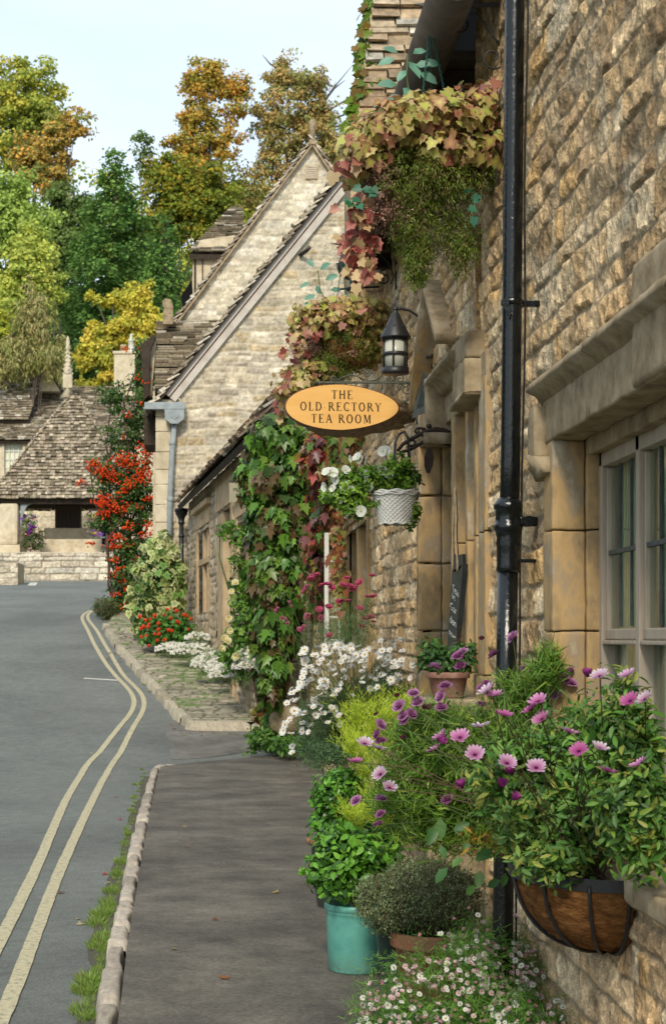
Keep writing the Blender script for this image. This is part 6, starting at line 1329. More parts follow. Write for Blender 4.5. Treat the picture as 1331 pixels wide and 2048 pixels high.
# terracotta pot with thyme
th = pot('potted_thyme', 'wide terracotta pot brimming with grey green thyme', gpt(862, 447), .185, .14, .29, 'terra', style='rim')
foliage('leaves', [bl(850, 1790, 445, 92, 66, .22, 3), bl(778, 1810, 445, 62, 55, .18, 1.4), bl(905, 1800, 445, 60, 60, .2, 1.3)], 24000, 900, .038, .0125, [(.14, .18, .075), (.18, .22, .10), (.10, .13, .05), (.23, .26, .13)], OV, th, 'leaf', .35, .9, -.8, .5, .8, .25, .12, 93)
foliage('sprigs', [bl(850, 1790, 445, 96, 70, .22, 3), bl(778, 1810, 445, 68, 58, .18, 1.4)], 5200, 1200, .03, .04, [(.12, .15, .07), (.09, .12, .05), (.12, .08, .05)], NEE, th, 'leaf', .25, .9, -1.4, .2, .6, .25, .1, 94)
# tapered dark green pot between teal and terracotta
dg = pot('planter', 'tapered dark green pot squeezed between the teal and the terracotta pots', gpt(792, 440), .10, .065, .30, 'darkgreen', style='bowl', cat='planter')
# daisies in a dark tall pot
S_d = 318.
dz_ = pot('potted_daisies', 'large white marguerite daisy bush on a tall dark pot', gpt(745, S_d), .20, .15, .62, 'darkgreen', style='bowl')
DB = [bl(720, 1420, S_d, 95, 60, .25, 3), bl(660, 1450, S_d, 70, 55, .22, 2), bl(770, 1380, S_d, 50, 60, .22, 1.3), bl(650, 1490, S_d, 60, 32, .2, 1), bl(665, 1508, S_d+10, 70, 30, .2, 1.2)]
foliage('leaves', DB, 17000, 1200, .045, .038, [(.05, .11, .04), (.075, .15, .055), (.10, .19, .07), (.035, .08, .03)], NEE, dz_, 'leaf', .6, .9, -.5, .5, .7, .2, .12, 95)
foliage('fine_leaves', DB, 4500, 500, .05, .03, [(.06, .12, .05), (.09, .17, .07)], NAR, dz_, 'leaf', .6, .9, -.5, .5, .7, .2, .12, 96)
fl = [(466, 255), (492, 263), (538, 250), (560, 245), (615, 258), (655, 263), (675, 285), (700, 280), (545, 300), (575, 320), (600, 332), (632, 330), (635, 360), (690, 335), (690, 362), (405, 308), (452, 330), (385, 372), (405, 398), (440, 385), (350, 400), (345, 430), (330, 460), (365, 460), (390, 445), (330, 490), (320, 505), (440, 485), (445, 525), (470, 520), (510, 530), (535, 513), (285, 555), (260, 575), (320, 555), (380, 590), (415, 570), (410, 552), (300, 615), (320, 625), (355, 628), (418, 640), (575, 395), (580, 432), (675, 463), (725, 418), (800, 425), (865, 418), (780, 228), (845, 232), (885, 222), (900, 222), (850, 345), (797, 338), (830, 280), (780, 310), (820, 318), (955, 365), (945, 435), (720, 490), (760, 484), (740, 490), (620, 535), (550, 640), (545, 665), (250, 690), (240, 725), (345, 725), (382, 735), (385, 695), (290, 812), (290, 850), (235, 740), (275, 665), (280, 740), (505, 350), (525, 270), (600, 290), (560, 345), (465, 300), (480, 290), (665, 300), (512, 535), (425, 400), (610, 370), (655, 340)]
_r = random.Random(4); fl += [(a, b) for a, b in [(_r.uniform(330, 900), _r.uniform(235, 480)) for _ in range(75)] if b > 235+abs(a-640)*.12]+[(_r.uniform(270, 560), _r.uniform(480, 700)) for _ in range(26)]
pts = [at(480+u*.3606, 1200+v*.3606, S_d+random.uniform(-4, 26)) for u, v in fl]
put(FM['daisy'], 'flower', pts, dz_, Vector((-.25, -.6, .7)), .38, .92, .15, 100, 97)
twigs('flower_stems', [at(720+random.uniform(-50, 50), 1480, S_d) for _ in pts], pts, .0022, dz_, 'stem', .03, 4)
# lime green cypress-like plant
lc = pot('potted_lime_conifer', 'bright lime green feathery conifer in a pot below the daisies', gpt(760, 372), .15, .11, .34, 'oldterra', style='rim')
def feather(name, base_pts, n, ln_, size, pal, parent, seed, spread=.5, mat='leaf'):
    rs = np.random.RandomState(seed); P_ = []; T = []; 
    for i in range(n):
        b = np.array(base_pts[rs.randint(len(base_pts))]); d = np.array([rs.normal(0, spread), rs.normal(0, spread)-.15, 1.0]); d /= np.linalg.norm(d); L_ = ln_*rs.uniform(.5, 1.1); m_ = 16
        for j in range(m_):
            q = (j+1)/m_; p = b+d*L_*q+np.array([d[0], d[1], 0])*L_*.35*q*q; a = rs.rand()*6.28; w = .010+.022*(1-q)+.006
            P_.append(p+np.array([math.cos(a), math.sin(a), 0])*w*.3); T.append(d*1.0+np.array([math.cos(a), math.sin(a), .2])*.8)
    P_ = np.array(P_); T = np.array(T); m_ = len(P_); return leaves(name, P_, rs.normal(size=(m_, 3))+np.array([0, -.6, .2]), T, size*rs.uniform(.6, 1.2, m_), pick(m_, pal, .2, None, rs), NEE, M[mat], parent)
LIME = [(.42, .56, .03), (.52, .64, .05), (.30, .44, .02), (.56, .66, .09)]
feather('foliage', [at(u, v, 372+random.uniform(-15, 15))[:] for u, v in ((720, 1530), (750, 1520), (780, 1500), (740, 1480), (790, 1470), (820, 1480), (710, 1490), (760, 1560), (830, 1500), (730, 1560), (700, 1510), (760, 1450), (715, 1450), (800, 1440))], 620, .20, .036, LIME, lc, 98, .42)
feather('low_foliage', [at(u, v, 385+random.uniform(-15, 15))[:] for u, v in ((715, 1660), (730, 1640), (750, 1620), (740, 1600), (760, 1660), (700, 1640))], 220, .13, .032, LIME, lc, 99, .5)
# pink achillea / valerian by the casement
pa_ = thing('pink_yarrow', 'tall wispy plant with flat pink flower heads in front of the open white casement', 'plant', gpt(700, 300)+Vector((0, 0, .1)))
PYB = [bl(705, 1265, 290, 45, 60, .2, 2), bl(660, 1270, 280, 50, 40, .2, 1), bl(730, 1230, 290, 20, 60, .15, .7)]
foliage('leaves', PYB, 3600, 330, .05, .034, [(.045, .10, .03), (.07, .15, .04), (.09, .17, .05)], NEE, pa_, 'leaf', .85, 1, -.6, .3, .8, .2, .2, 101)
pk = [(60, 915), (95, 895), (75, 930), (160, 950), (185, 970), (250, 955), (270, 915), (290, 960), (340, 940), (315, 975), (300, 985), (240, 1045), (275, 1048), (345, 1088), (410, 1025), (425, 1018), (165, 1080), (110, 1095), (410, 1140), (425, 1170), (120, 1140), (360, 1195), (170, 1245), (380, 1150), (415, 900), (130, 955), (225, 1050), (390, 1022)]
p1 = [at(600+u*.3456, 840+v*.3456, 292) for u, v in pk]; put(FM['achil'], 'flower_head', p1, pa_, Vector((-.1, -.35, 1)), .25, .95)
pk2 = [(30, 985), (40, 965), (20, 1000), (35, 1145), (45, 1130), (5, 1215), (25, 1200), (60, 905), (130, 1150)]
p2 = [at(600+u*.3456, 840+v*.3456, 280) for u, v in pk2]+[at(u, v, 265) for u, v in ((553, 1222), (555, 1218), (584, 1214), (573, 1240), (575, 1246), (565, 1237), (612, 1238), (613, 1230), (598, 1258), (600, 1262), (625, 1155), (580, 1205))]; put(FM['buddl'], 'flower_spike', p2, pa_, Vector((-.4, -.5, .7)), .3, 1.15)
twigs('stems', [gpt(700+random.uniform(-25, 25), 300)+Vector((0, 0, .35)) for _ in p1+p2], p1+p2, .0028, pa_, 'stem', .04, 4)
# rose pot on a stone bench end by the door
Sq = 408.; rb = at(895, 1395, Sq)
m = MB(); m.box(rb.x-.13, WX+.0, rb.y-.25, rb.y+.35, 0, rb.z-.001, .015); o = m.build('stone_bench_block', M['dress2']); tag(o, 'rough stone block beside the tea room door carrying the rose pot', 'stone block')
rp = pot('potted_rose', 'aged pink terracotta pot with a small leafy rose beside the chalkboard', rb, .107, .075, .125, 'oldterra', style='rim')
foliage('leaves', [bl(890, 1320, Sq, 45, 28, .1, 2), bl(925, 1310, Sq, 28, 25, .09, 1), bl(862, 1300, Sq, 20, 20, .08, .5)], 900, 130, .035, .036, [(.03, .08, .02), (.05, .12, .025), (.07, .15, .03)], OV, rp, seed=103)
twigs('stems', [at(895, 1350, Sq)]*9, [at(u, v, Sq) for u, v in ((850, 1280), (870, 1290), (912, 1260), (940, 1285), (895, 1290), (880, 1310), (950, 1310), (925, 1270), (860, 1320))], .003, rp, 'vinestem')
# ------------------------------------------------------------------ wicker basket with petunias
Sw = 361.; wb = thing('petunia_basket', 'white wicker basket of white petunias hanging from the rusty vine bracket', 'hanging basket', at(788, 1050, Sw))
c = at(790, 0, Sw); zb0, zt0 = zE(1048, Sw), zE(984, Sw); V = []; Fc = []; nr, na = 15, 144
for j in range(nr*3+1):
    q = j/(nr*3); z = zb0+(zt0-zb0)*q; R_ = .087+(.122-.087)*q
    for k in range(na):
        a = 2*math.pi*k/na; wv = .0050*math.cos(a*24+math.pi*(int(j/3) % 2))*1.0*abs(math.sin(math.pi*(j % 3+.5)/3))+.0025*abs(math.sin(math.pi*(j % 3+.5)/3)); V.append((c.x+(R_+wv)*math.cos(a), c.y+(R_+wv)*math.sin(a), z))
for j in range(nr*3):
    for k in range(na): Fc.append((j*na+k, j*na+(k+1) % na, (j+1)*na+(k+1) % na, (j+1)*na+k))
np_mesh('wicker_basket', V, Fc, M['wicker'], wb, None, True)
m = MB()
for r_, zz_, ph in ((.124, zt0, 0), (.128, zt0-.008, 1.6), (.126, zt0-.018, 3.0), (.088, zb0, 0)):
    pts_ = [Vector((c.x+(r_+.003*math.sin(k*1.3+ph))*math.cos(k*math.pi/24), c.y+(r_+.003*math.sin(k*1.3+ph))*math.sin(k*math.pi/24), zz_+.004*math.sin(k*1.1+ph))) for k in range(49)]; m.tube(pts_, .006, 6, False)
m.build('rim', M['wicker'], wb)
m = MB()
for y_ in (-.11, .11): m.tube([(c.x-.11+.0, c.y+y_*.3, zt0)]+[at(u, v, Sw)+Vector((0, y_*.25, 0)) for u, v in ((788, 920), (790, 885), (797, 868), (808, 864), (815, 875), (817, 905))]+[(c.x+.09, c.y+y_*.3, zt0)], .0045, 6)
m.build('wire_hoop', M['iron'], wb)
foliage('leaves', [bl(770, 955, Sw, 55, 28, .12, 2), bl(715, 975, Sw, 55, 40, .12, 2.2), bl(680, 990, Sw, 35, 30, .1, 1), bl(705, 1015, Sw, 25, 22, .08, .6), bl(810, 960, Sw, 25, 25, .1, .8), bl(800, 925, Sw, 22, 20, .08, .4), bl(822, 1020, Sw, 14, 40, .06, .5)], 4200, 260, .033, .032, [(.10, .22, .02), (.16, .30, .03), (.22, .36, .04), (.07, .15, .02)], OV, wb, 'leaf', .7, .9, -.2, .5, .6, .22, .2, 105)
pw = [(325, 225), (345, 240), (378, 250), (470, 190), (490, 185), (180, 315), (150, 310), (255, 300), (205, 345), (140, 395), (185, 405), (195, 445), (240, 475), (285, 410), (385, 322), (405, 400), (465, 295), (505, 315), (345, 535), (270, 565), (290, 230), (250, 392)]
p = [at(600+u*.3456, 840+v*.3456, Sw)+Vector((0, -.07, 0)) for u, v in pw]; put(FM['petun'], 'flower', p, wb, Vector((-.65, -.6, .15)), .5, .74, .25)
twigs('stems', [at(780, 985, Sw)]*16, p[:16], .0025, wb, 'stem', .02)
# ------------------------------------------------------------------ hanging baskets of artificial ivy, sedum and moss
IV1 = [(.52, .52, .09), (.44, .46, .08), (.50, .40, .13), (.50, .28, .12), (.40, .14, .09), (.55, .46, .17), (.34, .42, .07), (.30, .07, .05), (.56, .50, .12)]
IVR = [(.34, .10, .08), (.46, .20, .14), (.42, .28, .14), (.26, .07, .06), (.52, .38, .20)]
MOSS = [(.09, .14, .014), (.13, .19, .02), (.06, .10, .012), (.18, .21, .03), (.16, .12, .05)]
SED = [(.30, .17, .13), (.24, .13, .10), (.36, .24, .18), (.18, .10, .07)]
def hanging(label, s, cu, cv, blobs_ivy, blobs_moss, blobs_sed, trails, hook, n, seed, k=1.0):
    t = thing('hanging_basket', label, 'hanging basket', at(cu, cv, s), 'hanging baskets of autumn foliage')
    m = MB(); c = at(cu, cv, s); R_ = 70*k/s; R_ *= .8; m.lathe(c-Vector((0, 0, R_*.9)), [(R_*.2, 0), (R_*.65, R_*.2), (R_*.95, R_*.6), (R_, R_)], 20); m.build('basket', M['coir'], t)
    hk = at(*hook, s); m = MB()
    m.tube(arc(hk-Vector((0, 0, .03)), .022, 90, 400, 12), .0035, 6); m.tube([hk+Vector((0, 0, -.052)), hk+Vector((.004, 0, -.075))], .003, 5); m.build('hook', M['chain'], t)
    for (dx, dy) in ((-.75, -.5), (.75, -.4), (.05, .8)):
        e = c+Vector((dx*R_, dy*R_, .02)); st = hk-Vector((0, 0, .07)); nn_ = int((e-st).length/.014); m = MB(); d = (e-st).normalized(); sd_ = d.orthogonal().normalized(); sd2 = d.cross(sd_)
        for i in range(nn_):
            p_ = st+(e-st)*(i+.5)/nn_; w = sd_ if i % 2 else sd2; m.tube([p_+d*.0095*math.cos(a)+w*.005*math.sin(a) for a in np.linspace(0, 2*math.pi, 9)], .0018, 4, False)
        m.build('chain', M['chain'], t)
    foliage('moss', [bl(*b) for b in blobs_moss], int(n*22), int(n*1.3), .036, .021, MOSS, NAR, t, 'leaf', .6, 1.1, .9, .3, .7, .25, .2, seed+1, wallx=WX-.02)
    foliage('ivy', [bl(*b) for b in blobs_ivy], int(n*1.9), int(n*.8), .07, .054, IV1, IVY, t, 'leaf', .35, .7, .9, .45, .45, .2, .18, seed, vary=[(.46, .42, .16), (.42, .26, .14), (.34, .16, .10), (.40, .42, .12)], wallx=WX-.02)
    foliage('sedum', [bl(*b) for b in blobs_sed], int(n*6), int(n*.3), .035, .013, SED, OV, t, 'leaf', .5, .9, -.5, .5, .8, .25, .2, seed+2, wallx=WX-.02)
    rs = np.random.RandomState(seed+3); P_ = []; K = []
    for (pl_, dens) in trails:
        pw_ = [at(u, v, s+rs.uniform(-8, 8)) for u, v in pl_]
        for a, b in zip(pw_[:-1], pw_[1:]):
            m_ = int((b-a).length*dens)
            for i in range(m_): P_.append(np.array(a.lerp(b, i/m_))+rs.normal(0, .03, 3)); K.append(rs.rand())
    if P_:
        P_ = np.array(P_); m_ = len(P_); leaves('trailing_ivy', P_, np.tile([-.2, -1, .3], (m_, 1))+rs.normal(0, .45, (m_, 3)), np.tile([0, 0, -1.2], (m_, 1))+rs.normal(0, .6, (m_, 3)), .058*rs.uniform(.6, 1.25, m_), pick(m_, IVR, .25, None, rs), IVY, M['leaf'], t)
        m = MB()
        for (pl_, dens) in trails: m.tube([at(u, v, s) for u, v in pl_], .003, 5)
        m.build('trailing_stem', M['vinestem'], t)
    return t
def sprig(t, s, pts_, stem, seed):
    rs = np.random.RandomState(seed); P_ = np.array([at(u, v, s)[:] for u, v, _, _ in pts_]); tip = np.array([[a, -.15, b] for _, _, a, b in pts_], float); n = len(P_)
    leaves('big_leaves', P_, np.tile([0, -.9, .45], (n, 1))+rs.normal(0, .25, (n, 3)), tip, .088*rs.uniform(.8, 1.15, n), pick(n, [(.10, .26, .16), (.06, .18, .10), (.16, .32, .22)], .15, None, rs), OV, M['leaf'], t, pick(n, [(.16, .34, .25)], .2, None, rs))
    m = MB(); m.tube([at(u, v, s) for u, v in stem], .004, 6); m.build('sprig_stem', M['stem'], t)
Sh = 438.
h1 = hanging('big hanging basket of yellow and pink ivy with mossy strands beside the drainpipe', Sh, 870, 330,
    [(860, 245, Sh, 125, 45, .22, 3), (780, 270, Sh, 70, 40, .2, 1.6), (930, 230, Sh, 65, 45, .18, 1.3), (900, 310, Sh, 90, 32, .2, 1.2), (735, 310, Sh, 45, 40, .15, .8), (950, 300, Sh, 45, 40, .15, .6)],
    [(860, 370, Sh, 105, 60, .2, 3), (840, 450, Sh, 60, 70, .12, 1.6), (835, 520, Sh, 26, 55, .07, .9), (920, 480, Sh, 32, 70, .07, 1.1), (960, 330, Sh, 48, 55, .1, .9), (800, 320, Sh, 40, 30, .12, .6)],
    [(755, 360, Sh, 38, 38, .12, 1), (770, 420, Sh, 45, 40, .12, 1.2), (910, 355, Sh, 20, 20, .06, .5), (725, 330, Sh, 25, 25, .1, .4), (985, 270, Sh, 16, 18, .05, .3), (825, 440, Sh, 30, 30, .08, .5)],
    [([(730, 260), (715, 300), (695, 330), (690, 350)], 60), ([(745, 330), (700, 340), (690, 330)], 60), ([(720, 380), (715, 430), (712, 480), (705, 520)], 90), ([(735, 400), (728, 450), (735, 510), (730, 560), (725, 592)], 90), ([(710, 420), (690, 470), (700, 520), (718, 560)], 60), ([(950, 190), (985, 175), (1003, 165)], 40), ([(745, 480), (700, 490), (690, 500)], 50)], (860, 18), 1500, 111)
sprig(h1, Sh, [(795, 105, -1, .3), (825, 108, .6, .6), (790, 118, -.8, -.1), (815, 122, .4, -.5), (840, 128, 1, .1), (812, 140, -.5, -.6), (838, 145, .9, -.4), (795, 170, -1, 0), (815, 175, -.3, -1), (850, 182, 1, -.3), (800, 190, -.8, -.5), (780, 205, -.7, -.7), (830, 130, 1, -.1)], [(815, 110), (812, 150), (820, 200), (835, 240)], 112)
rs = np.random.RandomState(113); q_ = np.array([at(u, v, 445)[:] for u, v in ((705, 400), (715, 408), (700, 405), (740, 380), (720, 375), (750, 385), (930, 385), (945, 400), (955, 390), (938, 415), (948, 435), (985, 268), (745, 375), (690, 400))])
leaves('teal_ivy', q_, np.tile([-.1, -1, .4], (len(q_), 1))+rs.normal(0, .3, (len(q_), 3)), rs.normal(0, .8, (len(q_), 3))+np.array([0, 0, -.5]), np.full(len(q_), .045), pick(len(q_), [(.04, .17, .10), (.02, .11, .05), (.06, .20, .13)], .2, None, rs), IVY, M['leaf'], h1)
Sk = 277.
h2b = hanging('smaller hanging basket of pink and yellow ivy above the tea room sign', Sk, 700, 690,
    [(690, 640, Sk, 80, 38, .3, 3), (640, 640, Sk, 55, 40, .25, 1.2), (730, 640, Sk, 45, 45, .25, 1.2), (600, 775, Sk, 45, 22, .2, 1), (620, 745, Sk, 40, 25, .2, .7), (745, 690, Sk, 25, 35, .15, .5)],
    [(700, 690, Sk, 62, 50, .25, 3), (660, 735, Sk, 45, 35, .2, 1.4), (740, 650, Sk, 30, 30, .2, .5)],
    [(620, 690, Sk, 40, 30, .15, 1), (700, 710, Sk, 40, 30, .2, 1), (640, 660, Sk, 25, 20, .2, .5)],
    [([(640, 640), (605, 650), (585, 670), (570, 680)], 60), ([(630, 660), (600, 690), (610, 720)], 60), ([(600, 760), (570, 780), (545, 790)], 60), ([(590, 790), (570, 810), (560, 835)], 60), ([(605, 650), (585, 690), (580, 700)], 40), ([(620, 700), (595, 735), (560, 750)], 40)], (685, 500), 1500, 121)
sprig(h2b, Sk, [(628, 535, -.5, .8), (640, 540, .8, .3), (620, 565, -1, -.2), (632, 570, .3, -.8), (650, 560, .9, .4), (630, 590, -.8, -.6), (645, 600, .4, -.9), (660, 580, .9, .1), (690, 590, .9, -.2), (680, 600, -.4, -.7), (625, 605, -.9, -.3), (690, 610, .8, -.5)], [(635, 540), (640, 580), (660, 620), (675, 640)], 122)
# ------------------------------------------------------------------ wall basket in the foreground
fb = thing('wall_basket', 'coir lined iron wall basket of purple osteospermum and scabious under the window', 'wall basket', (WX, 5.35, .55))
cy0, hl, pj, dp_ = 5.30, .375, .30, .25; zr = .83
V = []; Fc = []; nu_, nv_ = 40, 16
for j in range(nv_+1):
    ph = (math.pi/2)*j/nv_
    for k in range(nu_+1):
        a = math.pi*k/nu_; x = WX-.01-pj*math.sin(a)*math.cos(ph)**.8; y = cy0+.0+hl*math.cos(a)*math.cos(ph)**.8-.03*math.sin(ph); z = zr-dp_*math.sin(ph)**1.1
        w = .007*math.sin(a*23+ph*9)*math.sin(ph*13+a*3); V.append((x-w, y, z+w))
for j in range(nv_):
    for k in range(nu_): b = j*(nu_+1)+k; Fc.append((b, b+1, b+nu_+2, b+nu_+1))
np_mesh('coir_lining', V, Fc, M['coir'], fb, None, True)
m = MB(); rp_ = [(WX-.012-(pj+.008)*math.sin(a), cy0+(hl+.008)*math.cos(a)) for a in np.linspace(0, math.pi, 41)]
for i in range(40):
    (a, b), (c_, d_) = rp_[i], rp_[i+1]; m.poly([(a, b, zr-.018), (c_, d_, zr-.018), (c_, d_, zr+.022), (a, b, zr+.022)], ((0, 0, 0) if False else (-.004*math.sin(math.pi*i/40)-.001, -.003*math.cos(math.pi*i/40), 0)))
m.box(WX-.012, WX-.004, cy0-hl-.01, cy0+hl+.01, zr-.018, zr+.02); m.build('rim', M['iron'], fb)
for a0 in (0.05, .62, 1.15, 1.65, 2.2, 2.7, 3.09):
    m = MB(); m.tube([(WX-.012-(pj+.007)*math.sin(a0)*math.cos(ph)**.8, cy0+(hl+.007)*math.cos(a0)*math.cos(ph)**.8-.03*math.sin(ph), zr-(dp_+.008)*math.sin(ph)**1.1) for ph in np.linspace(0, math.pi/2, 14)], .0062, 8); m.build('wire', M['iron'], fb)
m = MB(); m.box(WX-.03, WX+.0, cy0-.05, cy0-.01, zr-dp_-.015, zr-dp_+.01, .003); m.build('bottom_joint', M['iron'], fb)
m = MB(); m.poly([(WX-.02-(pj-.02)*math.sin(a), cy0+(hl-.02)*math.cos(a), zr-.01) for a in np.linspace(0, math.pi, 20)], (0, 0, -.05)); m.build('soil', M['soil'], fb)
OSG = [(.055, .15, .022), (.085, .20, .03), (.13, .26, .04), (.04, .10, .02)]
SCG = [(.09, .19, .02), (.13, .25, .03), (.07, .15, .02), (.20, .28, .04)]
Sa, Sb_ = 585., 520.
OB = [bl(1250, 1480, 690, 90, 110, .12, 1.8), bl(1275, 1590, 700, 70, 130, .10, 2.0), bl(1290, 1680, 700, 50, 60, .08, .7), bl(1150, 1590, Sa, 150, 110, .16, 3), bl(1130, 1640, 615, 130, 75, .12, 1.8), bl(1100, 1728, 640, 70, 16, .08, .25), bl(1060, 1560, 600, 110, 80, .1, 1.2), bl(1250, 1560, Sa, 75, 140, .10, 1.6), bl(1080, 1560, Sa, 120, 90, .16, 1.6), bl(1180, 1480, Sa, 120, 60, .12, .9), bl(1100, 1660, Sa, 130, 60, .15, 1.3), bl(1220, 1680, 600, 80, 60, .1, 1)]
foliage('osteospermum_leaves', OB, 19000, 2600, .055, .042, OSG+[(.16, .24, .04), (.10, .20, .05), (.24, .26, .05)], OBL, fb, 'leaf', .75, .9, -.5, .5, .55, .22, .15, 131, wallx=WX-.03)
SB = [bl(900, 1540, Sb_, 150, 110, .2, 3), bl(830, 1600, Sb_, 90, 90, .18, 1.5), bl(980, 1470, Sb_, 140, 70, .18, 1.6), bl(1060, 1400, Sb_, 90, 55, .15, .8), bl(940, 1660, Sb_, 120, 45, .15, 1.1), bl(860, 1460, Sb_, 80, 50, .15, .7), bl(1100, 1340, 540, 60, 40, .1, .35)]
foliage('scabious_leaves', SB, 21000, 2200, .05, .058, SCG, NEE, fb, 'leaf', .85, .9, -.6, .4, .8, .25, .15, 132, wallx=WX-.03)
foliage('scabious_small_leaves', SB, 3200, 700, .05, .036, SCG, NAR, fb, 'leaf', .85, .9, -.3, .5, .8, .25, .15, 137, wallx=WX-.03)
foliage('yellowed_leaves', [bl(1030, 1680, 560, 110, 30, .12, 1), bl(1150, 1690, 590, 80, 35, .08, .6)], 420, 110, .04, .04, [(.40, .22, .03), (.28, .13, .04), (.20, .10, .04), (.45, .34, .03)], NAR, fb, 'leaf', .8, .9, .5, .4, .8, .25, .2, 133, wallx=WX-.03)
rs = np.random.RandomState(134); q_ = np.array([at(u, v, 545)[:] for u, v in ((925, 1715), (960, 1740), (1010, 1745), (1045, 1720), (905, 1660), (935, 1680), (880, 1690), (985, 1700), (870, 1650), (1070, 1735), (880, 1635), (895, 1735), (1000, 1760), (950, 1770))]); n = len(q_)
leaves('broad_hanging_leaves', q_, np.tile([-.2, -1, .3], (n, 1))+rs.normal(0, .3, (n, 3)), np.tile([0, 0, -1.], (n, 1))+rs.normal(0, .5, (n, 3)), rs.uniform(.05, .085, n), pick(n, [(.05, .14, .035), (.08, .18, .04)], .2, None, rs), OV, M['leaf'], fb)
X7 = lambda u, v, s: at(680+u*.4891, 1200+v*.4891, s)
os_ = [(625, 395), (665, 475), (825, 490), (575, 522), (490, 565), (550, 635), (385, 615), (410, 560), (800, 688), (680, 670), (935, 545), (1060, 610), (1220, 675), (1090, 705), (975, 620), (1185, 415), (1245, 410), (1175, 310), (810, 418), (780, 450), (62, 665), (100, 590), (165, 715), (200, 770), (155, 612), (1060, 315), (600, 375)]
ob_ = [(700, 718), (655, 765), (705, 818), (1010, 315), (395, 570), (500, 770)]
oc = []
for i, (u, v) in enumerate(os_): s_ = 735 if u > 930 else (650 if u > 450 else 545); oc.append((X7(u, v, s_), i))
r_ = random.Random(5)
pink = [0, 1, 0, 3, 0, 2, 0, 0, 2, 2, 0, 3, 0, 1, 1, 1, 3, 2, 0, 1, 1, 3, 3, 3, 3, 3, 3]
par = wloc(fb)
def place(me, p, d, sc):
    o = bpy.data.objects.new('flower', me); COL.objects.link(o); o.parent = fb; o.rotation_euler = (d.normalized().to_track_quat('Z', 'Y') @ Matrix.Rotation(r_.uniform(0, 6), 3, 'Z').to_quaternion()).to_euler(); o.scale = (sc,)*3; o.location = Vector(p)-par
for (p, i) in oc:
    c_ = [(.62, .19, .48), (.50, .10, .34)]; place(FM['osteo'][{0: 0, 1: 1, 2: 2, 3: 3}[pink[i]]], p, Vector((r_.uniform(-.9, .3), r_.uniform(-1.0, .1), 1)), .78 if p.y < 4.6 else .92)
for (u, v) in ob_: place(r_.choice(FM['osteob']), X7(u, v, 640), Vector((r_.uniform(-.3, .4), -.2, r_.uniform(-.2, 1))), .9)
twigs('osteospermum_stems', [Vector((WX-.03-random.uniform(.0, .08), cy0+random.uniform(-.2, .3), zr)) for _ in oc], [p for p, i in oc], .0028, fb, 'vinestem', .04)
sc_ = [(480, 230), (490, 270), (500, 215), (385, 275), (430, 352), (410, 395), (412, 440), (300, 382), (318, 418), (240, 432), (255, 475), (290, 465), (262, 495), (165, 510), (150, 550), (165, 578), (625, 225), (705, 152), (755, 280), (885, 285), (935, 290), (915, 320), (945, 340), (580, 360), (575, 430), (65, 820), (165, 815), (155, 920), (440, 815), (165, 875), (885, 390), (600, 345)]
p_s = [X7(u, v, 535) for u, v in sc_]; put(FM['scab'], 'scabious_flower', p_s, fb, Vector((-.3, -.5, .8)), .4, 1.25)
sd_ = [(578, 160), (232, 392), (148, 470), (255, 565), (345, 440), (850, 245), (1230, 295), (900, 275), (365, 440)]
p_d = [X7(u, v, 535) for u, v in sd_]; put(FM['seed'], 'seed_head', p_d, fb, Vector((-.2, -.4, 1)), .3, 1.3)
twigs('scabious_stems', [Vector((WX-.06-random.uniform(.0, .2), cy0+random.uniform(.1, .3), zr+.1)) for _ in p_s+p_d], p_s+p_d, .0018, fb, 'stem', .06)
# ------------------------------------------------------------------ foreground fleabane at the wall foot
fbn = drift('wide clump of tiny white and pink daisies at the foreground wall foot', [(900, 2000, 500, 175, 115, .35), (1000, 1950, 500, 110, 95, .25), (1065, 2040, 540, 85, 65, .2), (800, 2050, 500, 100, 60, .3), (960, 1890, 480, 75, 60, .15)], 24000, 141, 620, 1.2, leaf=.034, tmpl=NEE, pal=((.07, .17, .02), (.11, .24, .03), (.15, .29, .04), (.05, .12, .02)), limit=100)
rs = np.random.RandomState(143)
ss_ = [at(rs.uniform(800, 1080), rs.uniform(1960, 2060), 495) for _ in range(60)]; ee = [at(rs.uniform(760, 1160), rs.uniform(1820, 1990), 495) for _ in range(60)]; twigs('stems', ss_, ee, .0011, fbn, 'stem', .01, 4)
ex = [at(u, v, 500) for u, v in ((1004, 1818), (1030, 1832), (938, 1818), (905, 1840), (880, 1868), (928, 1858), (955, 1830), (972, 1862), (890, 1895), (840, 1870), (1045, 1870), (1080, 1890), (1100, 1950), (1150, 1990), (1130, 2020), (720, 2040), (702, 2030), (735, 2020), (760, 2010), (985, 1905), (1065, 1925))]
put(FM['erig'], 'flower', ex, fbn, Vector((-.1, -.7, .6)), .3, 1.2)
# ------------------------------------------------------------------ grass along the kerb, fallen leaves
def tufts(name, spots, n, h, pal, label_kind, seed, y_off=-.10):
    rs = np.random.RandomState(seed); P_ = []; T = []; S_ = []
    for (u, v, r, w) in spots:
        c = gp(u, v, y_off)
        for i in range(int(n*w)): a = rs.rand()*6.28; q = rs.rand()**.7*r*.75; P_.append((c.x+q*math.cos(a)*.6, c.y+q*math.sin(a)*1.6, c.z)); T.append((math.cos(a)*.7+rs.normal(0, .25), math.sin(a)*.7+rs.normal(0, .25), 1.0)); S_.append(h*rs.uniform(.4, 1.2)*(.6+.4*w))
    P_ = np.array(P_); T = np.array(T); m_ = len(P_); o = leaves(name, P_, np.cross(T, rs.normal(size=(m_, 3)))+np.array([0, -.3, .2]), T, np.array(S_), pick(m_, pal, .25, None, rs), NEE, M['leaf']); o['kind'] = 'stuff'; return o
GR = [(.13, .25, .03), (.19, .31, .05), (.23, .34, .06), (.20, .22, .05), (.10, .18, .03)]
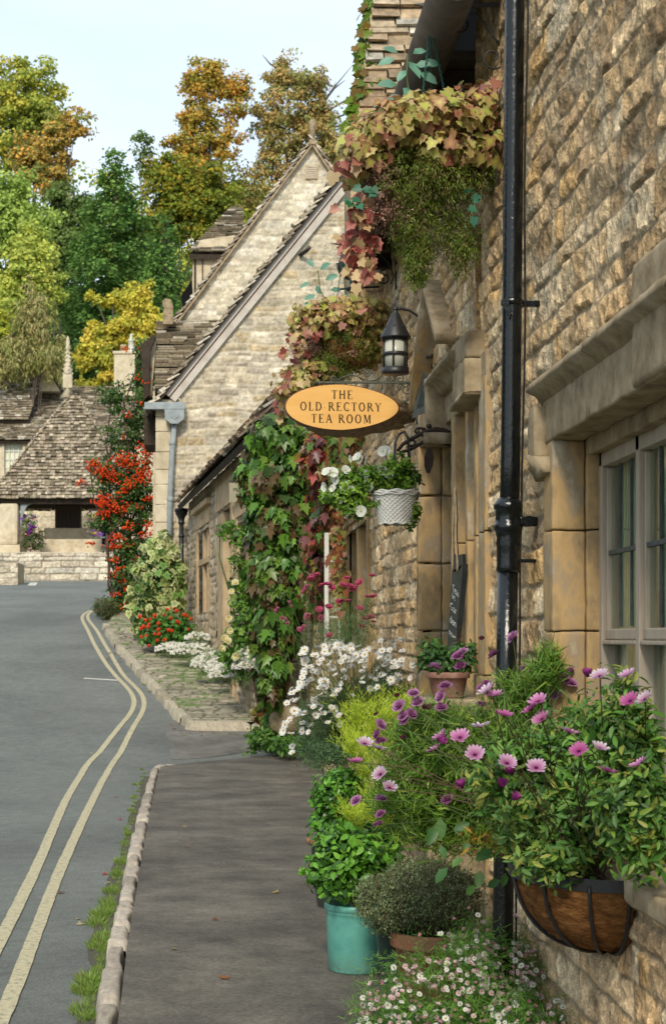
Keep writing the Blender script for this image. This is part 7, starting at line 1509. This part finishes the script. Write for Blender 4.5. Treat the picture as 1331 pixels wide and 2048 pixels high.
KW = [(float(np.interp(v, [1535, 1620, 1700, 1800, 1890, 2048], [292, 268, 250, 228, 210, 176]))+random.uniform(-8, 3), v, .05, random.uniform(.15, .5)) for v in np.linspace(1540, 2046, 70)]
tufts('grass', KW+[(272, 1570, .10, .6), (268, 1596, .09, .6), (262, 1622, .08, .5), (258, 1670, .10, .8), (250, 1690, .08, .5), (244, 1725, .13, 1.1), (235, 1752, .12, 1.1), (222, 1785, .12, 1.1), (212, 1805, .1, .8), (204, 1832, .15, 1.5), (192, 1850, .12, 1.2), (215, 1880, .16, 1.6), (200, 1895, .14, 1.4), (240, 1888, .05, .4), (180, 1965, .14, 1.5), (170, 1985, .13, 1.4), (195, 1975, .1, 1), (200, 1945, .08, .6), (160, 2025, .1, .9), (172, 2040, .1, .8), (240, 1925, .05, .3), (275, 1345, .10, .4), (292, 1370, .15, .7), (300, 1385, .12, .6), (215, 1815, .1, 1)], 230, .042, GR, '', 151)
rs = np.random.RandomState(152); n = 260; cl_ = [gp(u, v, -.098) for u, v in [(rs.uniform(160, 250), rs.uniform(1770, 2040)) for _ in range(n)]]
r_ = random.Random(9)
def leaf_bits(lab, grp, spots, off, pal, sc, cat='fallen leaf'):
    base = None
    for i, (u, v) in enumerate(spots):
        c = gp(u, v, off+.004); tv, tf = IVY; V = tv*sc*r_.uniform(.7, 1.3); a = r_.uniform(0, 6.28); R_ = np.array([[math.cos(a), -math.sin(a), 0], [math.sin(a), math.cos(a), 0], [0, 0, 1]]); V = V@R_.T; V[:, 2] = abs(V[:, 2])*1.6+.001
        o = np_mesh('fallen_leaf', V+np.array(c), tf, M['petal'], None, np.tile(np.array(r_.choice(pal))*r_.uniform(.7, 1.2), (len(V), 1)), True); tag(o, lab, cat, grp)
BRN = [(.30, .12, .05), (.22, .10, .05), (.40, .18, .07), (.45, .36, .12)]
leaf_bits('small brown fallen leaf lying on the dark pavement', 'fallen leaves on the pavement', [(597, 1533), (628, 1527), (640, 1531), (576, 1546), (372, 1583), (370, 1695), (372, 1654), (548, 1788), (455, 1960), (352, 1900), (690, 1530), (520, 1660), (430, 1840)], 0, BRN, .045)
leaf_bits('small yellow or red fallen leaf lying on the road by the yellow lines', 'fallen leaves on the road', [(122, 1786), (118, 1740), (155, 1838), (162, 1852), (185, 1507), (226, 1535), (220, 1556), (322, 1538), (214, 1768), (240, 1640), (210, 1750), (236, 1595), (205, 1842)], -.1, [(.50, .06, .06), (.45, .36, .14), (.48, .40, .20), (.35, .15, .06)], .045)
leaf_bits('small brown leaf in the gutter below the far kerb', 'leaves in the far gutter', [(395+r_.uniform(-60, 120), r_.uniform(1445, 1475)) for _ in range(22)]+[(r_.uniform(215, 250), r_.uniform(1285, 1330)) for _ in range(20)], -.094, BRN, .05)

# ------------------------------------------------------------------ unseen cottages added across the street for the window panes to reflect
for (y0, y1, lab) in ((6, 19, 'unseen pale stone cottage added across the street for the window panes to reflect'), (20.5, 38, 'longer unseen stone cottage added further up the street for the panes to reflect')):
    t = thing('stone_cottage', lab, 'cottage', (-10.5, (y0+y1)/2, zg(y0)))
    grid_wall('wall', (-10.2, y0, 0), (0, 1, 0), (0, 0, 1), (1, 0, 0), (0, y1-y0), (-.3, 5.4), .08, .07, int(y0)+5, M['farstone'], t, ch=(.1, .2), sl=(.2, .6), pal=PALE)
    m = MB(); m.box(-16, -10.25, y0, y1, -.3, 5.4); m.build('wall_core', M['cream'], t)
    m = MB(); m.poly([(-9.9, y0-.2, 5.2), (-13.2, y0-.2, 8.6), (-16.4, y0-.2, 5.2)], (0, y1-y0+.4, 0)); m.build('roof', M['slate'], t)
    k = y0+2
    while k < y1-2:
        for z in (1.2+zg(k)*.5, 3.6):
            m = MB(); m.box(-10.22, -10.12, k, k+1.1, z, z+1.2); f = m.build('window', M['white'], t); m = MB(); m.box(-10.12, -10.10, k+.08, k+1.02, z+.08, z+1.12); m.build('pane', M['dark'], f)
        k += 3.2

# dirt and moss gathered in the gutter along the kerb
V = []; Fc = []; rs = np.random.RandomState(7); Yd = np.arange(3, 19.6, .06)
for j, y in enumerate(Yd):
    w_ = .03+.10*float(fbm(np.array([y*1.6]), np.array([.3]), 3)[0])**1.3*1.6; x = kx(y)-.10
    V += [(x, y, zg(y)-.0955), (x-w_, y, zg(y)-.0955)]
    if j: k = 2*j; Fc.append((k-2, k, k+1, k-1))
M['dirt'] = mat_noise('gutter_dirt', [(.3, (.05, .046, .034)), (.5, (.085, .078, .058)), (.7, (.07, .09, .035))], 22, .95, .6, .006)
np_mesh('gutter_dirt', V, Fc, M['dirt'])['kind'] = 'structure'
